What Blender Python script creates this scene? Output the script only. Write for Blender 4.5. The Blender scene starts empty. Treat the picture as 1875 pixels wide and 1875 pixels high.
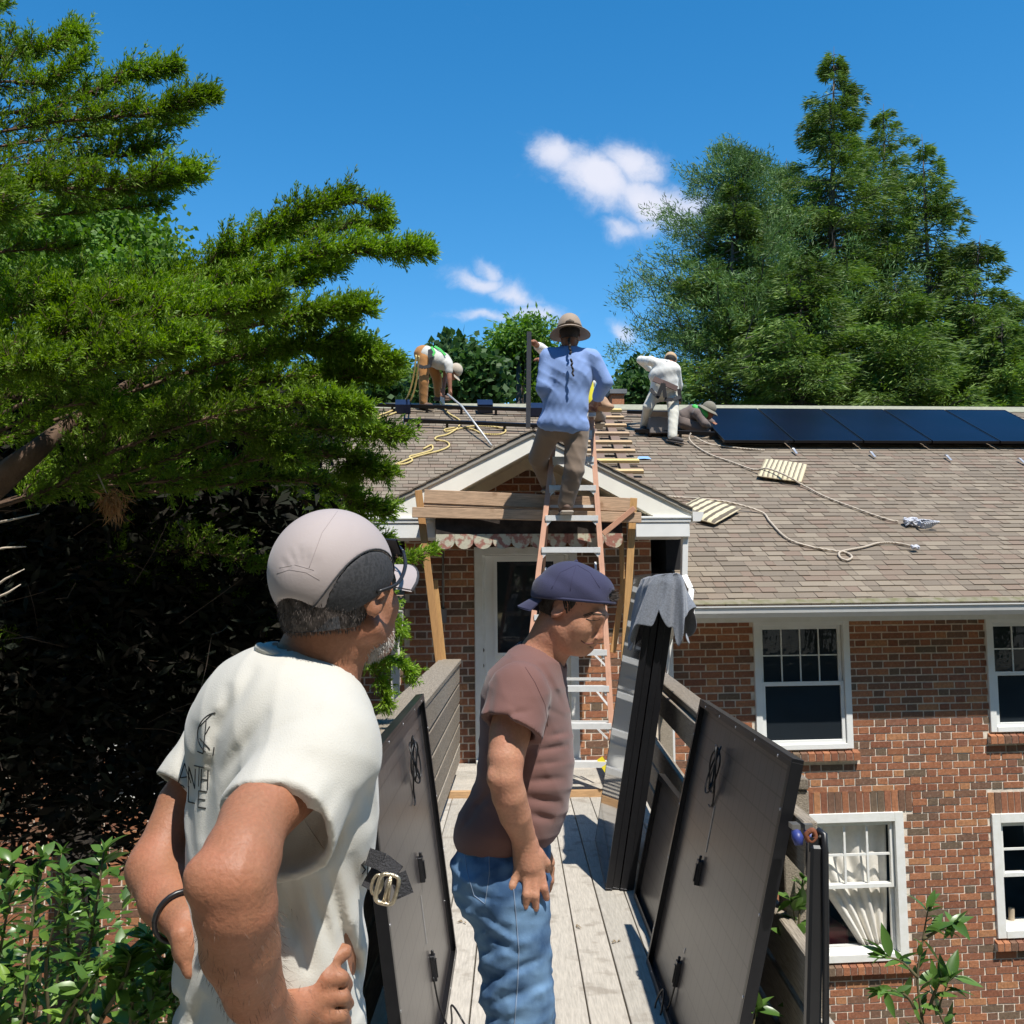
import bpy, bmesh, math, random, time
import numpy as np
from mathutils import Vector, Matrix
from mathutils.bvhtree import BVHTree
T0 = time.time()
random.seed(7)
rng = np.random.default_rng(11)
scene = bpy.context.scene
COL = scene.collection

# ------------------------------------------------------------------ camera, sky, sun, exposure
FPX = 1860.0
PITCH = math.radians(5.15)
ROLL = math.radians(-0.65)
CAM = np.array([0.0, 0.0, 1.6])
cam_data = bpy.data.cameras.new('camera')
cam_data.sensor_width = 36.0
cam_data.lens = 36.0 * FPX / 1875.0
cam_data.clip_start = 0.05
cam_data.clip_end = 3000
cam = bpy.data.objects.new('camera', cam_data)
COL.objects.link(cam)
cam.matrix_world = (Matrix.Translation(Vector(CAM)) @ Matrix.Rotation(math.pi / 2 + PITCH, 4, 'X')
                    @ Matrix.Rotation(ROLL, 4, 'Z'))
scene.camera = cam

SUN = Vector((0.27, -0.47, 1.0)).normalized()
SUN_EL = math.asin(SUN.z)
world = bpy.data.worlds.new('World')
scene.world = world
world.use_nodes = True
wn, wl = world.node_tree.nodes, world.node_tree.links
wn.clear()
w_out = wn.new('ShaderNodeOutputWorld')
w_bg = wn.new('ShaderNodeBackground')
w_bg.inputs[1].default_value = 0.085
sky = wn.new('ShaderNodeTexSky')
sky.sky_type = 'NISHITA'
sky.sun_disc = False
sky.sun_elevation = SUN_EL
sky.sun_rotation = math.atan2(SUN.x, SUN.y)
sky.air_density = 1.0
sky.dust_density = 0.0
sky.ozone_density = 3.0
w_hsv = wn.new('ShaderNodeHueSaturation')
w_hsv.inputs['Saturation'].default_value = 1.36
w_hsv.inputs['Hue'].default_value = 0.494
w_hsv.inputs['Value'].default_value = 1.80
wl.new(sky.outputs[0], w_hsv.inputs['Color'])
# clouds: soft lobes in direction space (x/y, z/y), broken up by noise
geo = wn.new('ShaderNodeTexCoord')
sep = wn.new('ShaderNodeSeparateXYZ')
wl.new(geo.outputs['Generated'], sep.inputs[0])
def wm(op, a, b=None, clamp=False):
    n = wn.new('ShaderNodeMath'); n.operation = op; n.use_clamp = clamp
    for i, v in enumerate((a, b)):
        if v is None: continue
        if isinstance(v, (int, float)): n.inputs[i].default_value = v
        else: wl.new(v, n.inputs[i])
    return n.outputs[0]
ysafe = wm('MAXIMUM', sep.outputs[1], 0.05)
cu = wm('DIVIDE', sep.outputs[0], ysafe)
cv = wm('DIVIDE', sep.outputs[2], ysafe)
comb0 = wn.new('ShaderNodeCombineXYZ')
wl.new(cu, comb0.inputs[0]); wl.new(cv, comb0.inputs[1])
for sc_, am_ in ((9, .060), (26, .026)):      # ragged cloud edges: bend the directions before shaping the lobes
    wz = wn.new('ShaderNodeTexNoise'); wz.inputs['Scale'].default_value = sc_; wz.inputs['Detail'].default_value = 6; wl.new(comb0.outputs[0], wz.inputs['Vector'])
    ws_ = wn.new('ShaderNodeSeparateColor'); wl.new(wz.outputs['Color'], ws_.inputs[0])
    cu = wm('ADD', cu, wm('MULTIPLY', wm('SUBTRACT', ws_.outputs[0], .5), am_)); cv = wm('ADD', cv, wm('MULTIPLY', wm('SUBTRACT', ws_.outputs[1], .5), am_))
comb = wn.new('ShaderNodeCombineXYZ')
wl.new(cu, comb.inputs[0]); wl.new(cv, comb.inputs[1])
def wnoise(scale, detail, rough=0.6, zoff=0.0):
    n = wn.new('ShaderNodeTexNoise'); n.inputs['Scale'].default_value = scale
    n.inputs['Detail'].default_value = detail; n.inputs['Roughness'].default_value = rough
    wl.new(comb.outputs[0], n.inputs['Vector'])
    return n.outputs[0]
n1 = wnoise(11, 8, 0.62)
n2 = wnoise(60, 8, 0.7)
def ray(px, py):
    a = (px - 937.5) / FPX; b = -(py - 937.5) / FPX
    c, s = math.cos(ROLL), math.sin(ROLL)
    x = a * c - b * s; y = a * s + b * c
    return np.array([x, math.cos(PITCH) - y * math.sin(PITCH), math.sin(PITCH) + y * math.cos(PITCH)])
def wisp(total, px, py, rx, ry, ang, dens):
    r = ray(px, py); u0, v0 = r[0] / r[1], r[2] / r[1]
    c, s = math.cos(ang), math.sin(ang)
    du = wm('SUBTRACT', cu, u0); dv = wm('SUBTRACT', cv, v0)
    a = wm('ADD', wm('MULTIPLY', du, c * FPX / rx), wm('MULTIPLY', dv, s * FPX / rx))
    b = wm('ADD', wm('MULTIPLY', du, -s * FPX / ry), wm('MULTIPLY', dv, c * FPX / ry))
    q = wm('ADD', wm('MULTIPLY', a, a), wm('MULTIPLY', b, b))
    e = wm('MULTIPLY', wm('POWER', 2.718, wm('MULTIPLY', q, -1.0)), dens)
    return e if total is None else wm('MAXIMUM', total, e)
tot = None
for (px, py, rx, ry, an, de) in [(1015, 288, 70, 48, -.5, 1.25), (1090, 330, 110, 62, -.35, 1.4), (1160, 300, 75, 55, -.1, 1.3),
                                 (1190, 360, 110, 50, -.3, 1.35), (1260, 385, 90, 45, -.2, 1.1), (1145, 418, 52, 30, .0, 1.0), (1200, 405, 60, 26, .3, .9),
                                 (870, 505, 69, 26.4, -.25, 1.07), (885, 480, 34.5, 24, -.9, 0.95), (940, 535, 80.5, 33.6, -.35, 1.10), (885, 585, 86.25, 20.4, -.1, 1.02),
                                 (985, 575, 69, 28.8, .1, 1.10), (1145, 605, 42, 22, -.6, 0.96), (1840, 610, 60, 18, .0, .6), (40, 350, 60, 25, 0, .5),
                                 (-500, 300, 200, 60, .1, .8), (2500, 350, 260, 80, -.1, .9)]:
    tot = wisp(tot, px, py, rx, ry, an, de)
nz = wm('ADD', wm('MULTIPLY', n1, 0.9), wm('MULTIPLY', n2, 0.5))
dens = wm('MULTIPLY', wm('SUBTRACT', wm('ADD', wm('MULTIPLY', tot, 1.0), wm('MULTIPLY', wm('SUBTRACT', nz, 0.7), 1.7)), 0.24), 1.05, True)
sm = wn.new('ShaderNodeMapRange'); sm.interpolation_type = 'SMOOTHSTEP'
wl.new(dens, sm.inputs[0])
dens2 = wm('MULTIPLY', sm.outputs[0], wm('MINIMUM', wm('ADD', wm('MULTIPLY', tot, 0.62), 0.15), 0.97))
cmix = wn.new('ShaderNodeMix'); cmix.data_type = 'RGBA'
wl.new(dens2, cmix.inputs[0]); wl.new(w_hsv.outputs[0], cmix.inputs[6])
cmix.inputs[7].default_value = (8.0, 8.2, 9.4, 1)
wl.new(cmix.outputs[2], w_bg.inputs[0])
wl.new(w_bg.outputs[0], w_out.inputs[0])

sun_data = bpy.data.lights.new('sun', 'SUN')
sun_data.energy = 5.0
sun_data.angle = math.radians(0.5)
sun_data.color = (1.0, 0.955, 0.88)
sun = bpy.data.objects.new('sun', sun_data)
sun.rotation_euler = SUN.to_track_quat('Z', 'Y').to_euler()
sun.location = (4, -8, 16)
COL.objects.link(sun)

scene.view_settings.view_transform = 'Standard'
scene.view_settings.look = 'None'
scene.view_settings.gamma = 1
scene.view_settings.use_curve_mapping = False
scene.view_settings.exposure = 0.30

# ------------------------------------------------------------------ geometry of the place
HA = math.radians(5.2)
HO = np.array([0.0, 9.46, 0.0])
HU = np.array([math.cos(HA), math.sin(HA), 0.0]); HV = np.array([-math.sin(HA), math.cos(HA), 0.0]); HZ = np.array([0, 0, 1.0])
def W(px, py, Y):
    r = ray(px, py); return CAM + r * (Y / r[1])
def HW(px, py, v=0.0):
    r = ray(px, py); t = (v - np.dot(CAM - HO, HV)) / np.dot(r, HV); p = CAM + r * t - HO
    return np.array([p @ HU, v, p[2]])
def H2W(q):
    return HO + HU * q[0] + HV * q[1] + HZ * q[2]
SLOPE = 0.50
EAVE_V = -0.4
EAVE_Z = HW(1400, 1103, EAVE_V)[2]

def RP(px, py, h=0.0):
    """house-frame point on the main roof plane (raised h vertically) under a line of sight"""
    r = ray(px, py); v0 = (CAM - HO) @ HV
    t = (EAVE_Z + h + SLOPE * (v0 - EAVE_V) - 1.6) / (r[2] - SLOPE * (r @ HV)); q = CAM + r * t - HO
    return np.array([q @ HU, q @ HV, q[2]])
RIDGE_V = RP(1000, 742)[1]
def RW(px, py, h=0.0): return H2W(RP(px, py, h))
def deck_z(y): return 0.018 * y

# ------------------------------------------------------------------ helpers
def tag(o, label=None, cat=None, group=None, kind=None):
    if label: o['label'] = label
    if cat: o['category'] = cat
    if group: o['group'] = group
    if kind: o['kind'] = kind
    return o
def empty(name, loc=(0, 0, 0), rz=0.0, label=None, cat=None, group=None, kind=None):
    o = bpy.data.objects.new(name, None); o.location = loc; o.rotation_euler = (0, 0, rz)
    o.empty_display_size = 0.1
    COL.objects.link(o)
    return tag(o, label, cat, group, kind)
def link(name, me, mat=None, parent=None):
    if mat is not None and len(me.materials) == 0: me.materials.append(mat)
    o = bpy.data.objects.new(name, me); COL.objects.link(o)
    if parent is not None: o.parent = parent
    return o
def np_mesh(name, V, F, smooth=False):
    """V (n,3); F (m,3) or (m,4) arrays"""
    V = np.ascontiguousarray(V, dtype=np.float32); F = np.ascontiguousarray(F, dtype=np.int32)
    me = bpy.data.meshes.new(name)
    k = F.shape[1]
    me.vertices.add(len(V)); me.vertices.foreach_set('co', V.ravel())
    me.loops.add(F.size); me.loops.foreach_set('vertex_index', F.ravel())
    me.polygons.add(len(F)); me.polygons.foreach_set('loop_start', np.arange(0, F.size, k, dtype=np.int32))
    me.polygons.foreach_set('loop_total', np.full(len(F), k, dtype=np.int32))
    me.polygons.foreach_set('use_smooth', np.full(len(F), bool(smooth)))
    me.update(calc_edges=True)
    return me
class MB:
    def __init__(s): s.v = []; s.f = []; s.sm = []
    def add(s, verts, faces, smooth=False):
        b = len(s.v); s.v += [tuple(v) for v in verts]; s.f += [tuple(b + i for i in f) for f in faces]; s.sm += [smooth] * len(faces)
        return s
    def box(s, lo, hi, M=None):
        x0, y0, z0 = lo; x1, y1, z1 = hi
        v = [(x0, y0, z0), (x1, y0, z0), (x1, y1, z0), (x0, y1, z0), (x0, y0, z1), (x1, y0, z1), (x1, y1, z1), (x0, y1, z1)]
        if M is not None: v = [M @ Vector(p) for p in v]
        return s.add(v, [(0, 3, 2, 1), (4, 5, 6, 7), (0, 1, 5, 4), (1, 2, 6, 5), (2, 3, 7, 6), (3, 0, 4, 7)])
    def beam(s, a, b, w, t, up=(0, 0, 1)):
        """rectangular beam from a to b, width w across (perp. to up), thickness t along up"""
        a = Vector(a); b = Vector(b); d = (b - a).normalized(); u = Vector(up); sx = d.cross(u)
        if sx.length < 1e-5: sx = d.cross(Vector((0, 1, 0)))
        sx.normalize(); uu = sx.cross(d).normalized()
        v = []
        for p in (a, b):
            for (i, j) in ((-1, -1), (1, -1), (1, 1), (-1, 1)):
                v.append(p + sx * (i * w / 2) + uu * (j * t / 2))
        return s.add(v, [(0, 1, 2, 3), (7, 6, 5, 4), (0, 4, 5, 1), (1, 5, 6, 2), (2, 6, 7, 3), (3, 7, 4, 0)])
    def tube(s, pts, r, n=8, cap=True):
        pts = [Vector(p) for p in pts]; N = len(pts); rr = r if hasattr(r, '__len__') else [r] * N
        prev = None; v = []
        for i, p in enumerate(pts):
            d = (pts[min(i + 1, N - 1)] - pts[max(i - 1, 0)]).normalized()
            if prev is None:
                a = d.orthogonal().normalized()
            else:
                a = (prev - d * prev.dot(d)); a = a.normalized() if a.length > 1e-6 else d.orthogonal().normalized()
            prev = a; b = d.cross(a)
            for k in range(n):
                t = 2 * math.pi * k / n; v.append(p + (a * math.cos(t) + b * math.sin(t)) * rr[i])
        f = []
        for i in range(N - 1):
            for k in range(n):
                k2 = (k + 1) % n; f.append((i * n + k, i * n + k2, (i + 1) * n + k2, (i + 1) * n + k))
        if cap: f.append(tuple(range(n))[::-1]); f.append(tuple((N - 1) * n + k for k in range(n)))
        return s.add(v, f, True)
    def prism(s, poly, a, b):
        """poly: list of 3D points (one cap), extruded by vector b-a"""
        d = Vector(b) - Vector(a); n = len(poly); v = [Vector(p) for p in poly] + [Vector(p) + d for p in poly]
        f = [tuple(range(n))[::-1], tuple(range(n, 2 * n))] + [(i, (i + 1) % n, n + (i + 1) % n, n + i) for i in range(n)]
        return s.add(v, f)
    def mesh(s, name, bevel=0.0):
        me = bpy.data.meshes.new(name); me.from_pydata(s.v, [], s.f)
        if bevel > 0:
            bm = bmesh.new(); bm.from_mesh(me); bmesh.ops.recalc_face_normals(bm, faces=bm.faces)
            bmesh.ops.bevel(bm, geom=list(bm.edges), offset=bevel, segments=1, affect='EDGES', clamp_overlap=True)
            bm.to_mesh(me); bm.free()
        else:
            me.polygons.foreach_set('use_smooth', s.sm)
            bm = bmesh.new(); bm.from_mesh(me); bmesh.ops.recalc_face_normals(bm, faces=bm.faces); bm.to_mesh(me); bm.free()
        me.update()
        return me
    def build(s, name, mat, parent=None, bevel=0.0): return link(name, s.mesh(name, bevel), mat, parent)
def catmull(pts, n=6):
    P = [Vector(p) for p in pts]; P = [P[0] * 2 - P[1]] + P + [P[-1] * 2 - P[-2]]; out = []
    for i in range(1, len(P) - 2):
        for k in range(n):
            t = k / n; a, b, c, d = P[i - 1], P[i], P[i + 1], P[i + 2]
            out.append(0.5 * ((2 * b) + (c - a) * t + (2 * a - 5 * b + 4 * c - d) * t * t + (3 * b - a - 3 * c + d) * t ** 3))
    out.append(P[-2]); return out

# ------------------------------------------------------------------ materials
MATS = {}
def new_mat(name):
    m = bpy.data.materials.new(name); m.use_nodes = True; nt = m.node_tree
    return m, nt.nodes, nt.links, nt.nodes['Principled BSDF']
def mat(name, col, rough=0.6, metal=0.0, spec=0.5, var=0.12, scale=8.0, detail=4.0, bump=0.0, bscale=None, coord='Object',
        stretch=None, rnd=None, col2=None, c2fac=0.5, coat=0.0, sheen=0.0, sss=0.0, trans=0.0, bdist=0.01, alpha=1.0):
    """principled material with noise-broken colour; rnd: None | 'object' | 'island' brightness/hue variation (amount in var)"""
    if name in MATS: return MATS[name]
    m, n, l, b = new_mat(name)
    tc = n.new('ShaderNodeTexCoord'); vec = tc.outputs[coord]
    if stretch:
        mp = n.new('ShaderNodeMapping'); mp.inputs['Scale'].default_value = stretch; l.new(vec, mp.inputs[0]); vec = mp.outputs[0]
    nz = n.new('ShaderNodeTexNoise'); nz.inputs['Scale'].default_value = scale; nz.inputs['Detail'].default_value = detail
    l.new(vec, nz.inputs['Vector'])
    ramp = n.new('ShaderNodeValToRGB'); l.new(nz.outputs[0], ramp.inputs[0])
    c = np.array(col[:3]); c2 = np.array(col2[:3]) if col2 is not None else c * (1 + var)
    lo = c * (1 - var) if col2 is None else c
    ramp.color_ramp.elements[0].position = 0.5 - 0.22 * (1 if col2 is None else c2fac * 2 * .5 + .2); ramp.color_ramp.elements[1].position = 0.68 if col2 is None else 0.5 + 0.3 * c2fac
    ramp.color_ramp.elements[0].color = (*lo, 1); ramp.color_ramp.elements[1].color = (*np.minimum(c2, 1.0), 1)
    out = ramp.outputs[0]
    if rnd:
        if rnd == 'object': oi = n.new('ShaderNodeObjectInfo'); rv = oi.outputs['Random']
        else: gi = n.new('ShaderNodeNewGeometry'); rv = gi.outputs['Random Per Island']
        hs = n.new('ShaderNodeHueSaturation'); mr = n.new('ShaderNodeMapRange'); mr.inputs[3].default_value = 0.62; mr.inputs[4].default_value = 1.35
        l.new(rv, mr.inputs[0]); l.new(mr.outputs[0], hs.inputs['Value']); l.new(out, hs.inputs['Color']); out = hs.outputs[0]
    l.new(out, b.inputs['Base Color'])
    b.inputs['Roughness'].default_value = rough; b.inputs['Metallic'].default_value = metal
    b.inputs['Specular IOR Level'].default_value = spec
    b.inputs['Coat Weight'].default_value = coat; b.inputs['Sheen Weight'].default_value = sheen
    if sss > 0:
        b.inputs['Subsurface Weight'].default_value = sss; b.inputs['Subsurface Radius'].default_value = (0.9, 0.35, 0.2); b.inputs['Subsurface Scale'].default_value = 0.01
    if trans: b.inputs['Transmission Weight'].default_value = trans
    if bump > 0:
        nb = n.new('ShaderNodeTexNoise'); nb.inputs['Scale'].default_value = bscale or scale * 4; nb.inputs['Detail'].default_value = 6
        l.new(vec, nb.inputs['Vector']); bp = n.new('ShaderNodeBump'); bp.inputs['Strength'].default_value = bump; bp.inputs['Distance'].default_value = bdist
        l.new(nb.outputs[0], bp.inputs['Height']); l.new(bp.outputs[0], b.inputs['Normal'])
    MATS[name] = m
    return m
def palette_mat(name, cols, rnd, rough=0.85, noise=0.25, scale=30.0, bump=0.4, bdist=0.004, streak=None, spec=0.3, wear=None):
    """each piece picks a colour from cols by object / island random, broken by noise"""
    if name in MATS: return MATS[name]
    m, n, l, b = new_mat(name)
    if rnd == 'object': oi = n.new('ShaderNodeObjectInfo'); rv = oi.outputs['Random']
    else: gi = n.new('ShaderNodeNewGeometry'); rv = gi.outputs['Random Per Island']
    ramp = n.new('ShaderNodeValToRGB'); ramp.color_ramp.interpolation = 'CONSTANT'
    els = ramp.color_ramp.elements
    while len(els) < len(cols): els.new(0.5)
    for i, c in enumerate(cols): els[i].position = i / len(cols); els[i].color = (*c, 1)
    l.new(rv, ramp.inputs[0])
    tc = n.new('ShaderNodeTexCoord'); vec = tc.outputs['Object']
    wn_ = n.new('ShaderNodeVectorMath'); wn_.operation = 'ADD'; l.new(vec, wn_.inputs[0])
    cx = n.new('ShaderNodeCombineXYZ'); ml = n.new('ShaderNodeMath'); ml.operation = 'MULTIPLY'; ml.inputs[1].default_value = 57.0
    l.new(rv, ml.inputs[0]); l.new(ml.outputs[0], cx.inputs[0]); l.new(ml.outputs[0], cx.inputs[1]); l.new(cx.outputs[0], wn_.inputs[1]); vec = wn_.outputs[0]
    if streak:
        mp = n.new('ShaderNodeMapping'); mp.inputs['Scale'].default_value = streak; l.new(vec, mp.inputs[0]); vec = mp.outputs[0]
    nz = n.new('ShaderNodeTexNoise'); nz.inputs['Scale'].default_value = scale; nz.inputs['Detail'].default_value = 6; nz.inputs['Roughness'].default_value = .65
    l.new(vec, nz.inputs['Vector'])
    mr = n.new('ShaderNodeMapRange'); mr.inputs[1].default_value = .3; mr.inputs[2].default_value = .7
    mr.inputs[3].default_value = 1 - noise; mr.inputs[4].default_value = 1 + noise
    l.new(nz.outputs[0], mr.inputs[0])
    hs = n.new('ShaderNodeHueSaturation'); l.new(mr.outputs[0], hs.inputs['Value']); l.new(ramp.outputs[0], hs.inputs['Color'])
    out = hs.outputs[0]
    if wear is not None:
        n3 = n.new('ShaderNodeTexNoise'); n3.inputs['Scale'].default_value = wear[1]; n3.inputs['Detail'].default_value = 5
        tc2 = n.new('ShaderNodeTexCoord'); l.new(tc2.outputs['Object'], n3.inputs['Vector'])
        r3 = n.new('ShaderNodeMapRange'); r3.inputs[1].default_value = wear[2]; r3.inputs[2].default_value = wear[2] + .12; l.new(n3.outputs[0], r3.inputs[0])
        mx = n.new('ShaderNodeMix'); mx.data_type = 'RGBA'; m3 = n.new('ShaderNodeMath'); m3.operation = 'MULTIPLY'; m3.inputs[1].default_value = wear[3]
        l.new(r3.outputs[0], m3.inputs[0]); l.new(m3.outputs[0], mx.inputs[0]); l.new(out, mx.inputs[6]); mx.inputs[7].default_value = (*wear[0], 1); out = mx.outputs[2]
    l.new(out, b.inputs['Base Color'])
    b.inputs['Roughness'].default_value = rough; b.inputs['Specular IOR Level'].default_value = spec
    bp = n.new('ShaderNodeBump'); bp.inputs['Strength'].default_value = bump; bp.inputs['Distance'].default_value = bdist
    l.new(nz.outputs[0], bp.inputs['Height']); l.new(bp.outputs[0], b.inputs['Normal'])
    MATS[name] = m
    return m
def zr(v): return EAVE_Z + SLOPE * (v - EAVE_V)
# ------------------------------------------------------------------ house
BR = [(0.286, 0.118, 0.06), (0.36, 0.152, 0.076), (0.233, 0.092, 0.052), (0.403, 0.189, 0.09), (0.318, 0.131, 0.067), (0.201, 0.105, 0.065), (0.265, 0.11, 0.062), (0.382, 0.163, 0.082), (0.307, 0.126, 0.069), (0.159, 0.11, 0.073), (0.339, 0.137, 0.069), (0.244, 0.11, 0.069), (0.18, 0.1, 0.065)]
m_brick_o = palette_mat('brick_face', BR, 'object', 0.9, 0.3, 45, 0.6, 0.004, wear=((.50, .36, .27), 22, .62, .28))
m_brick_i = palette_mat('brick_field_face', BR, 'island', 0.9, 0.3, 45, 0.6, 0.004, wear=((.50, .36, .27), 22, .62, .28))
m_mortar = mat('mortar', (.70, .61, .50), .95, var=.18, scale=25, bump=.6, bscale=120, bdist=.004)
SH = [(0.218, 0.175, 0.131), (0.236, 0.193, 0.145), (0.199, 0.162, 0.123), (0.258, 0.212, 0.159), (0.223, 0.171, 0.129), (0.211, 0.173, 0.131), (0.24, 0.189, 0.142), (0.225, 0.167, 0.126), (0.202, 0.165, 0.126), (0.274, 0.225, 0.169), (0.22, 0.178, 0.136)]
m_shingle_o = palette_mat('shingle_face', SH, 'object', .95, .16, 140, .5, .003, spec=.15)
m_shingle_i = palette_mat('shingle_field_face', SH, 'island', .95, .16, 140, .5, .003, spec=.15)
m_felt = mat('roof_felt', (.10, .082, .072), .95, var=.2)
m_white = mat('white_paint', (.80, .80, .77), .45, var=.05, scale=5, bump=.12, bscale=60, bdist=.002)
m_oldwhite = mat('weathered_white_paint', (.74, .73, .67), .6, scale=14, detail=8, col2=(.80, .79, .75), bump=.3, bscale=40, bdist=.003)
m_cream = mat('cream_boards', (.80, .73, .56), .6, var=.06, scale=10, bump=.15, bscale=50, bdist=.002)
m_shade = mat('shade_black', (.012, .012, .014), .9, var=.3)  # near-black colour stands in for shade in the recess and rooms
m_gutter = mat('gutter_white', (.74, .73, .70), .4, var=.07, scale=4, stretch=(1, 1, .3))
def glass(name, tint=(.02, .025, .03), rough=.03):
    m, n, l, b = new_mat(name); b.inputs['Base Color'].default_value = (*tint, 1); b.inputs['Roughness'].default_value = rough
    b.inputs['Specular IOR Level'].default_value = .5; b.inputs['Transmission Weight'].default_value = .0
    nz = n.new('ShaderNodeTexNoise'); nz.inputs['Scale'].default_value = 2.2; bp = n.new('ShaderNodeBump'); bp.inputs['Strength'].default_value = .05; bp.inputs['Distance'].default_value = .02
    l.new(nz.outputs[0], bp.inputs['Height']); l.new(bp.outputs[0], b.inputs['Normal'])
    return m
m_glass = glass('window_glass')
m_screen = mat('insect_screen_glass', (.035, .045, .06), .25, var=.2, scale=6)
def clear_glass(name):
    m, n, l, b = new_mat(name)
    tr = n.new('ShaderNodeBsdfTransparent'); gl = n.new('ShaderNodeBsdfGlossy'); gl.inputs['Roughness'].default_value = .02
    mx = n.new('ShaderNodeMixShader'); mx.inputs[0].default_value = .09; l.new(tr.outputs[0], mx.inputs[1]); l.new(gl.outputs[0], mx.inputs[2])
    l.new(mx.outputs[0], n['Material Output'].inputs[0]); n.remove(b)
    return m
m_clear = clear_glass('clear_glass')

house = empty('brick_house', HO, HA, 'red brick house with brown shingle roof and a white glazed door under a gable', 'house')
hw = lambda px, py, v=0.0: HW(px, py, v)
# wall layout in the house frame (u along, v inward, z up)
uGL = hw(741, 1100)[0]; uGR = hw(1193, 1060)[0]; uR0 = hw(1232, 1200)[0]
zsof = hw(1400, 1128)[2]
U_MIN, U_MAX = -7.5, 9.0
Z_BOT = -2.9
win = {}
def rect(px0, py0, px1, py1, v=0): a = hw(px0, py0, v); b = hw(px1, py1, v); return (a[0], b[0], b[2], a[2])
win['u1'] = rect(1378, 1134, 1562, 1370)
win['u2'] = rect(1803, 1143, 1988, 1342); win['u2'] = (win['u2'][0], win['u2'][1], win['u1'][2] + .12, win['u1'][3])
win['l1'] = rect(1440, 1492, 1664, 1756)
win['l2'] = rect(1814, 1490, 1960, 1712)
door = rect(868, 1002, 1062, 1388)
# ---- wall slabs with openings
def wall_cells(u0, u1, z0, z1, holes):
    us = sorted({u0, u1, *[h for H in holes for h in H[:2] if u0 < h < u1]}); zs = sorted({z0, z1, *[h for H in holes for h in H[2:] if z0 < h < z1]})
    for i in range(len(us) - 1):
        for j in range(len(zs) - 1):
            cu_, cz = (us[i] + us[i + 1]) / 2, (zs[j] + zs[j + 1]) / 2
            if any(H[0] < cu_ < H[1] and H[2] < cz < H[3] for H in holes): continue
            yield us[i], us[i + 1], zs[j], zs[j + 1]
allwin = list(win.values())
BRV = []   # (part, box)
def lay_bricks(u0, u1, z0, z1, holes, clip=None):
    out = []
    z = math.floor(z0 / .068) * .068; row = 0
    row0 = int(math.floor(z0 / .068))
    while z < z1:
        row = row0 + int(round((z - row0 * .068) / .068))
        u = math.floor(u0 / .3195) * .3195 - (.16 if row % 2 else 0); k = 0
        while u < u1:
            L = .203 if k % 2 == 0 else .0955
            a, b_, c, d = u, u + L - .001, z, z + .0556
            u += L + .0125; k += 1
            segs = [(max(a, u0), min(b_, u1))]
            for H in holes:
                if d - .02 > H[2] and c + .02 < H[3]:
                    ns = []
                    for (s0, s1) in segs:
                        if s1 <= H[0] or s0 >= H[1]: ns.append((s0, s1)); continue
                        if s0 < H[0]: ns.append((s0, H[0] - .004))
                        if s1 > H[1]: ns.append((H[1] + .004, s1))
                    segs = ns
            for (s0, s1) in segs:
                if s1 - s0 < .03: continue
                if clip and not clip((s0 + s1) / 2, d): continue
                if d > z1 + .03: continue
                out.append((s0, s1, c, d))
        z += .068
    return out
# lintels (soldier courses) and sills
lint = {'l1': (hw(1437, 1452)[0], hw(1670, 1452)[0], win['l1'][3] + .0, win['l1'][3] + .20), 'l2': (hw(1808, 1452)[0], hw(1990, 1452)[0], win['l2'][3] + .0, win['l2'][3] + .20)}
sills = {}
for k, w_ in win.items(): sills[k] = (w_[0] - .03, w_[1] + .05, w_[2] - .105, w_[2])
holes_main = allwin + list(lint.values()) + list(sills.values())
wall = MB()
for (a, b_, c, d) in wall_cells(uR0, U_MAX, Z_BOT, zsof, allwin): wall.box((a, .006, c), (b_, .24, d))
main_wall = wall.build('wall', m_mortar, house)
main_wall['label'] = 'main brick wall with four windows'
gz_e = hw(1215, 965)[2]      # underside of gable eave
pk = hw(976, 792, -.35); gPk_u, gPk_z = (hw(690, 930, -.35)[0] + hw(1255, 950, -.35)[0]) / 2, pk[2] - .02
gL = gPk_u - (hw(1264, 955, -.35)[0] - gPk_u); gR = 2 * gPk_u - gL
gE_z = (hw(672, 925, -.35)[2] + hw(1264, 958, -.35)[2]) / 2
gs = (gPk_z - gE_z) / (gPk_u - gL)
def gable_under(u): return gPk_z - gs * abs(u - gPk_u) - .10
gw = MB()
for (a, b_, c, d) in wall_cells(uGL, uGR, Z_BOT, gE_z - .1, [door]): gw.box((a, .006, c), (b_, .24, d))
gw.add([(uGL, .006, gE_z - .1), (uGR, .006, gE_z - .1), (uGR, .006, gable_under(uGR)), (gPk_u, .006, gable_under(gPk_u)), (uGL, .006, gable_under(uGL))], [(0, 1, 2, 3, 4)])
gable_wall = gw.build('wall', m_mortar, house); gable_wall['label'] = 'gabled entrance wall round the white door'
lw = MB()
for (a, b_, c, d) in wall_cells(U_MIN, uGL, Z_BOT, zsof, [(-3.6, -2.7, -.1, 1.2), (-5.9, -4.9, -.1, 1.2), (-2.9, -1.9, -2.3, -.9)]): lw.box((a, .006, c), (b_ - .001, .24, d))
left_wall = lw.build('wall', m_mortar, house); left_wall['label'] = 'left brick wall behind the juniper'

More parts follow.
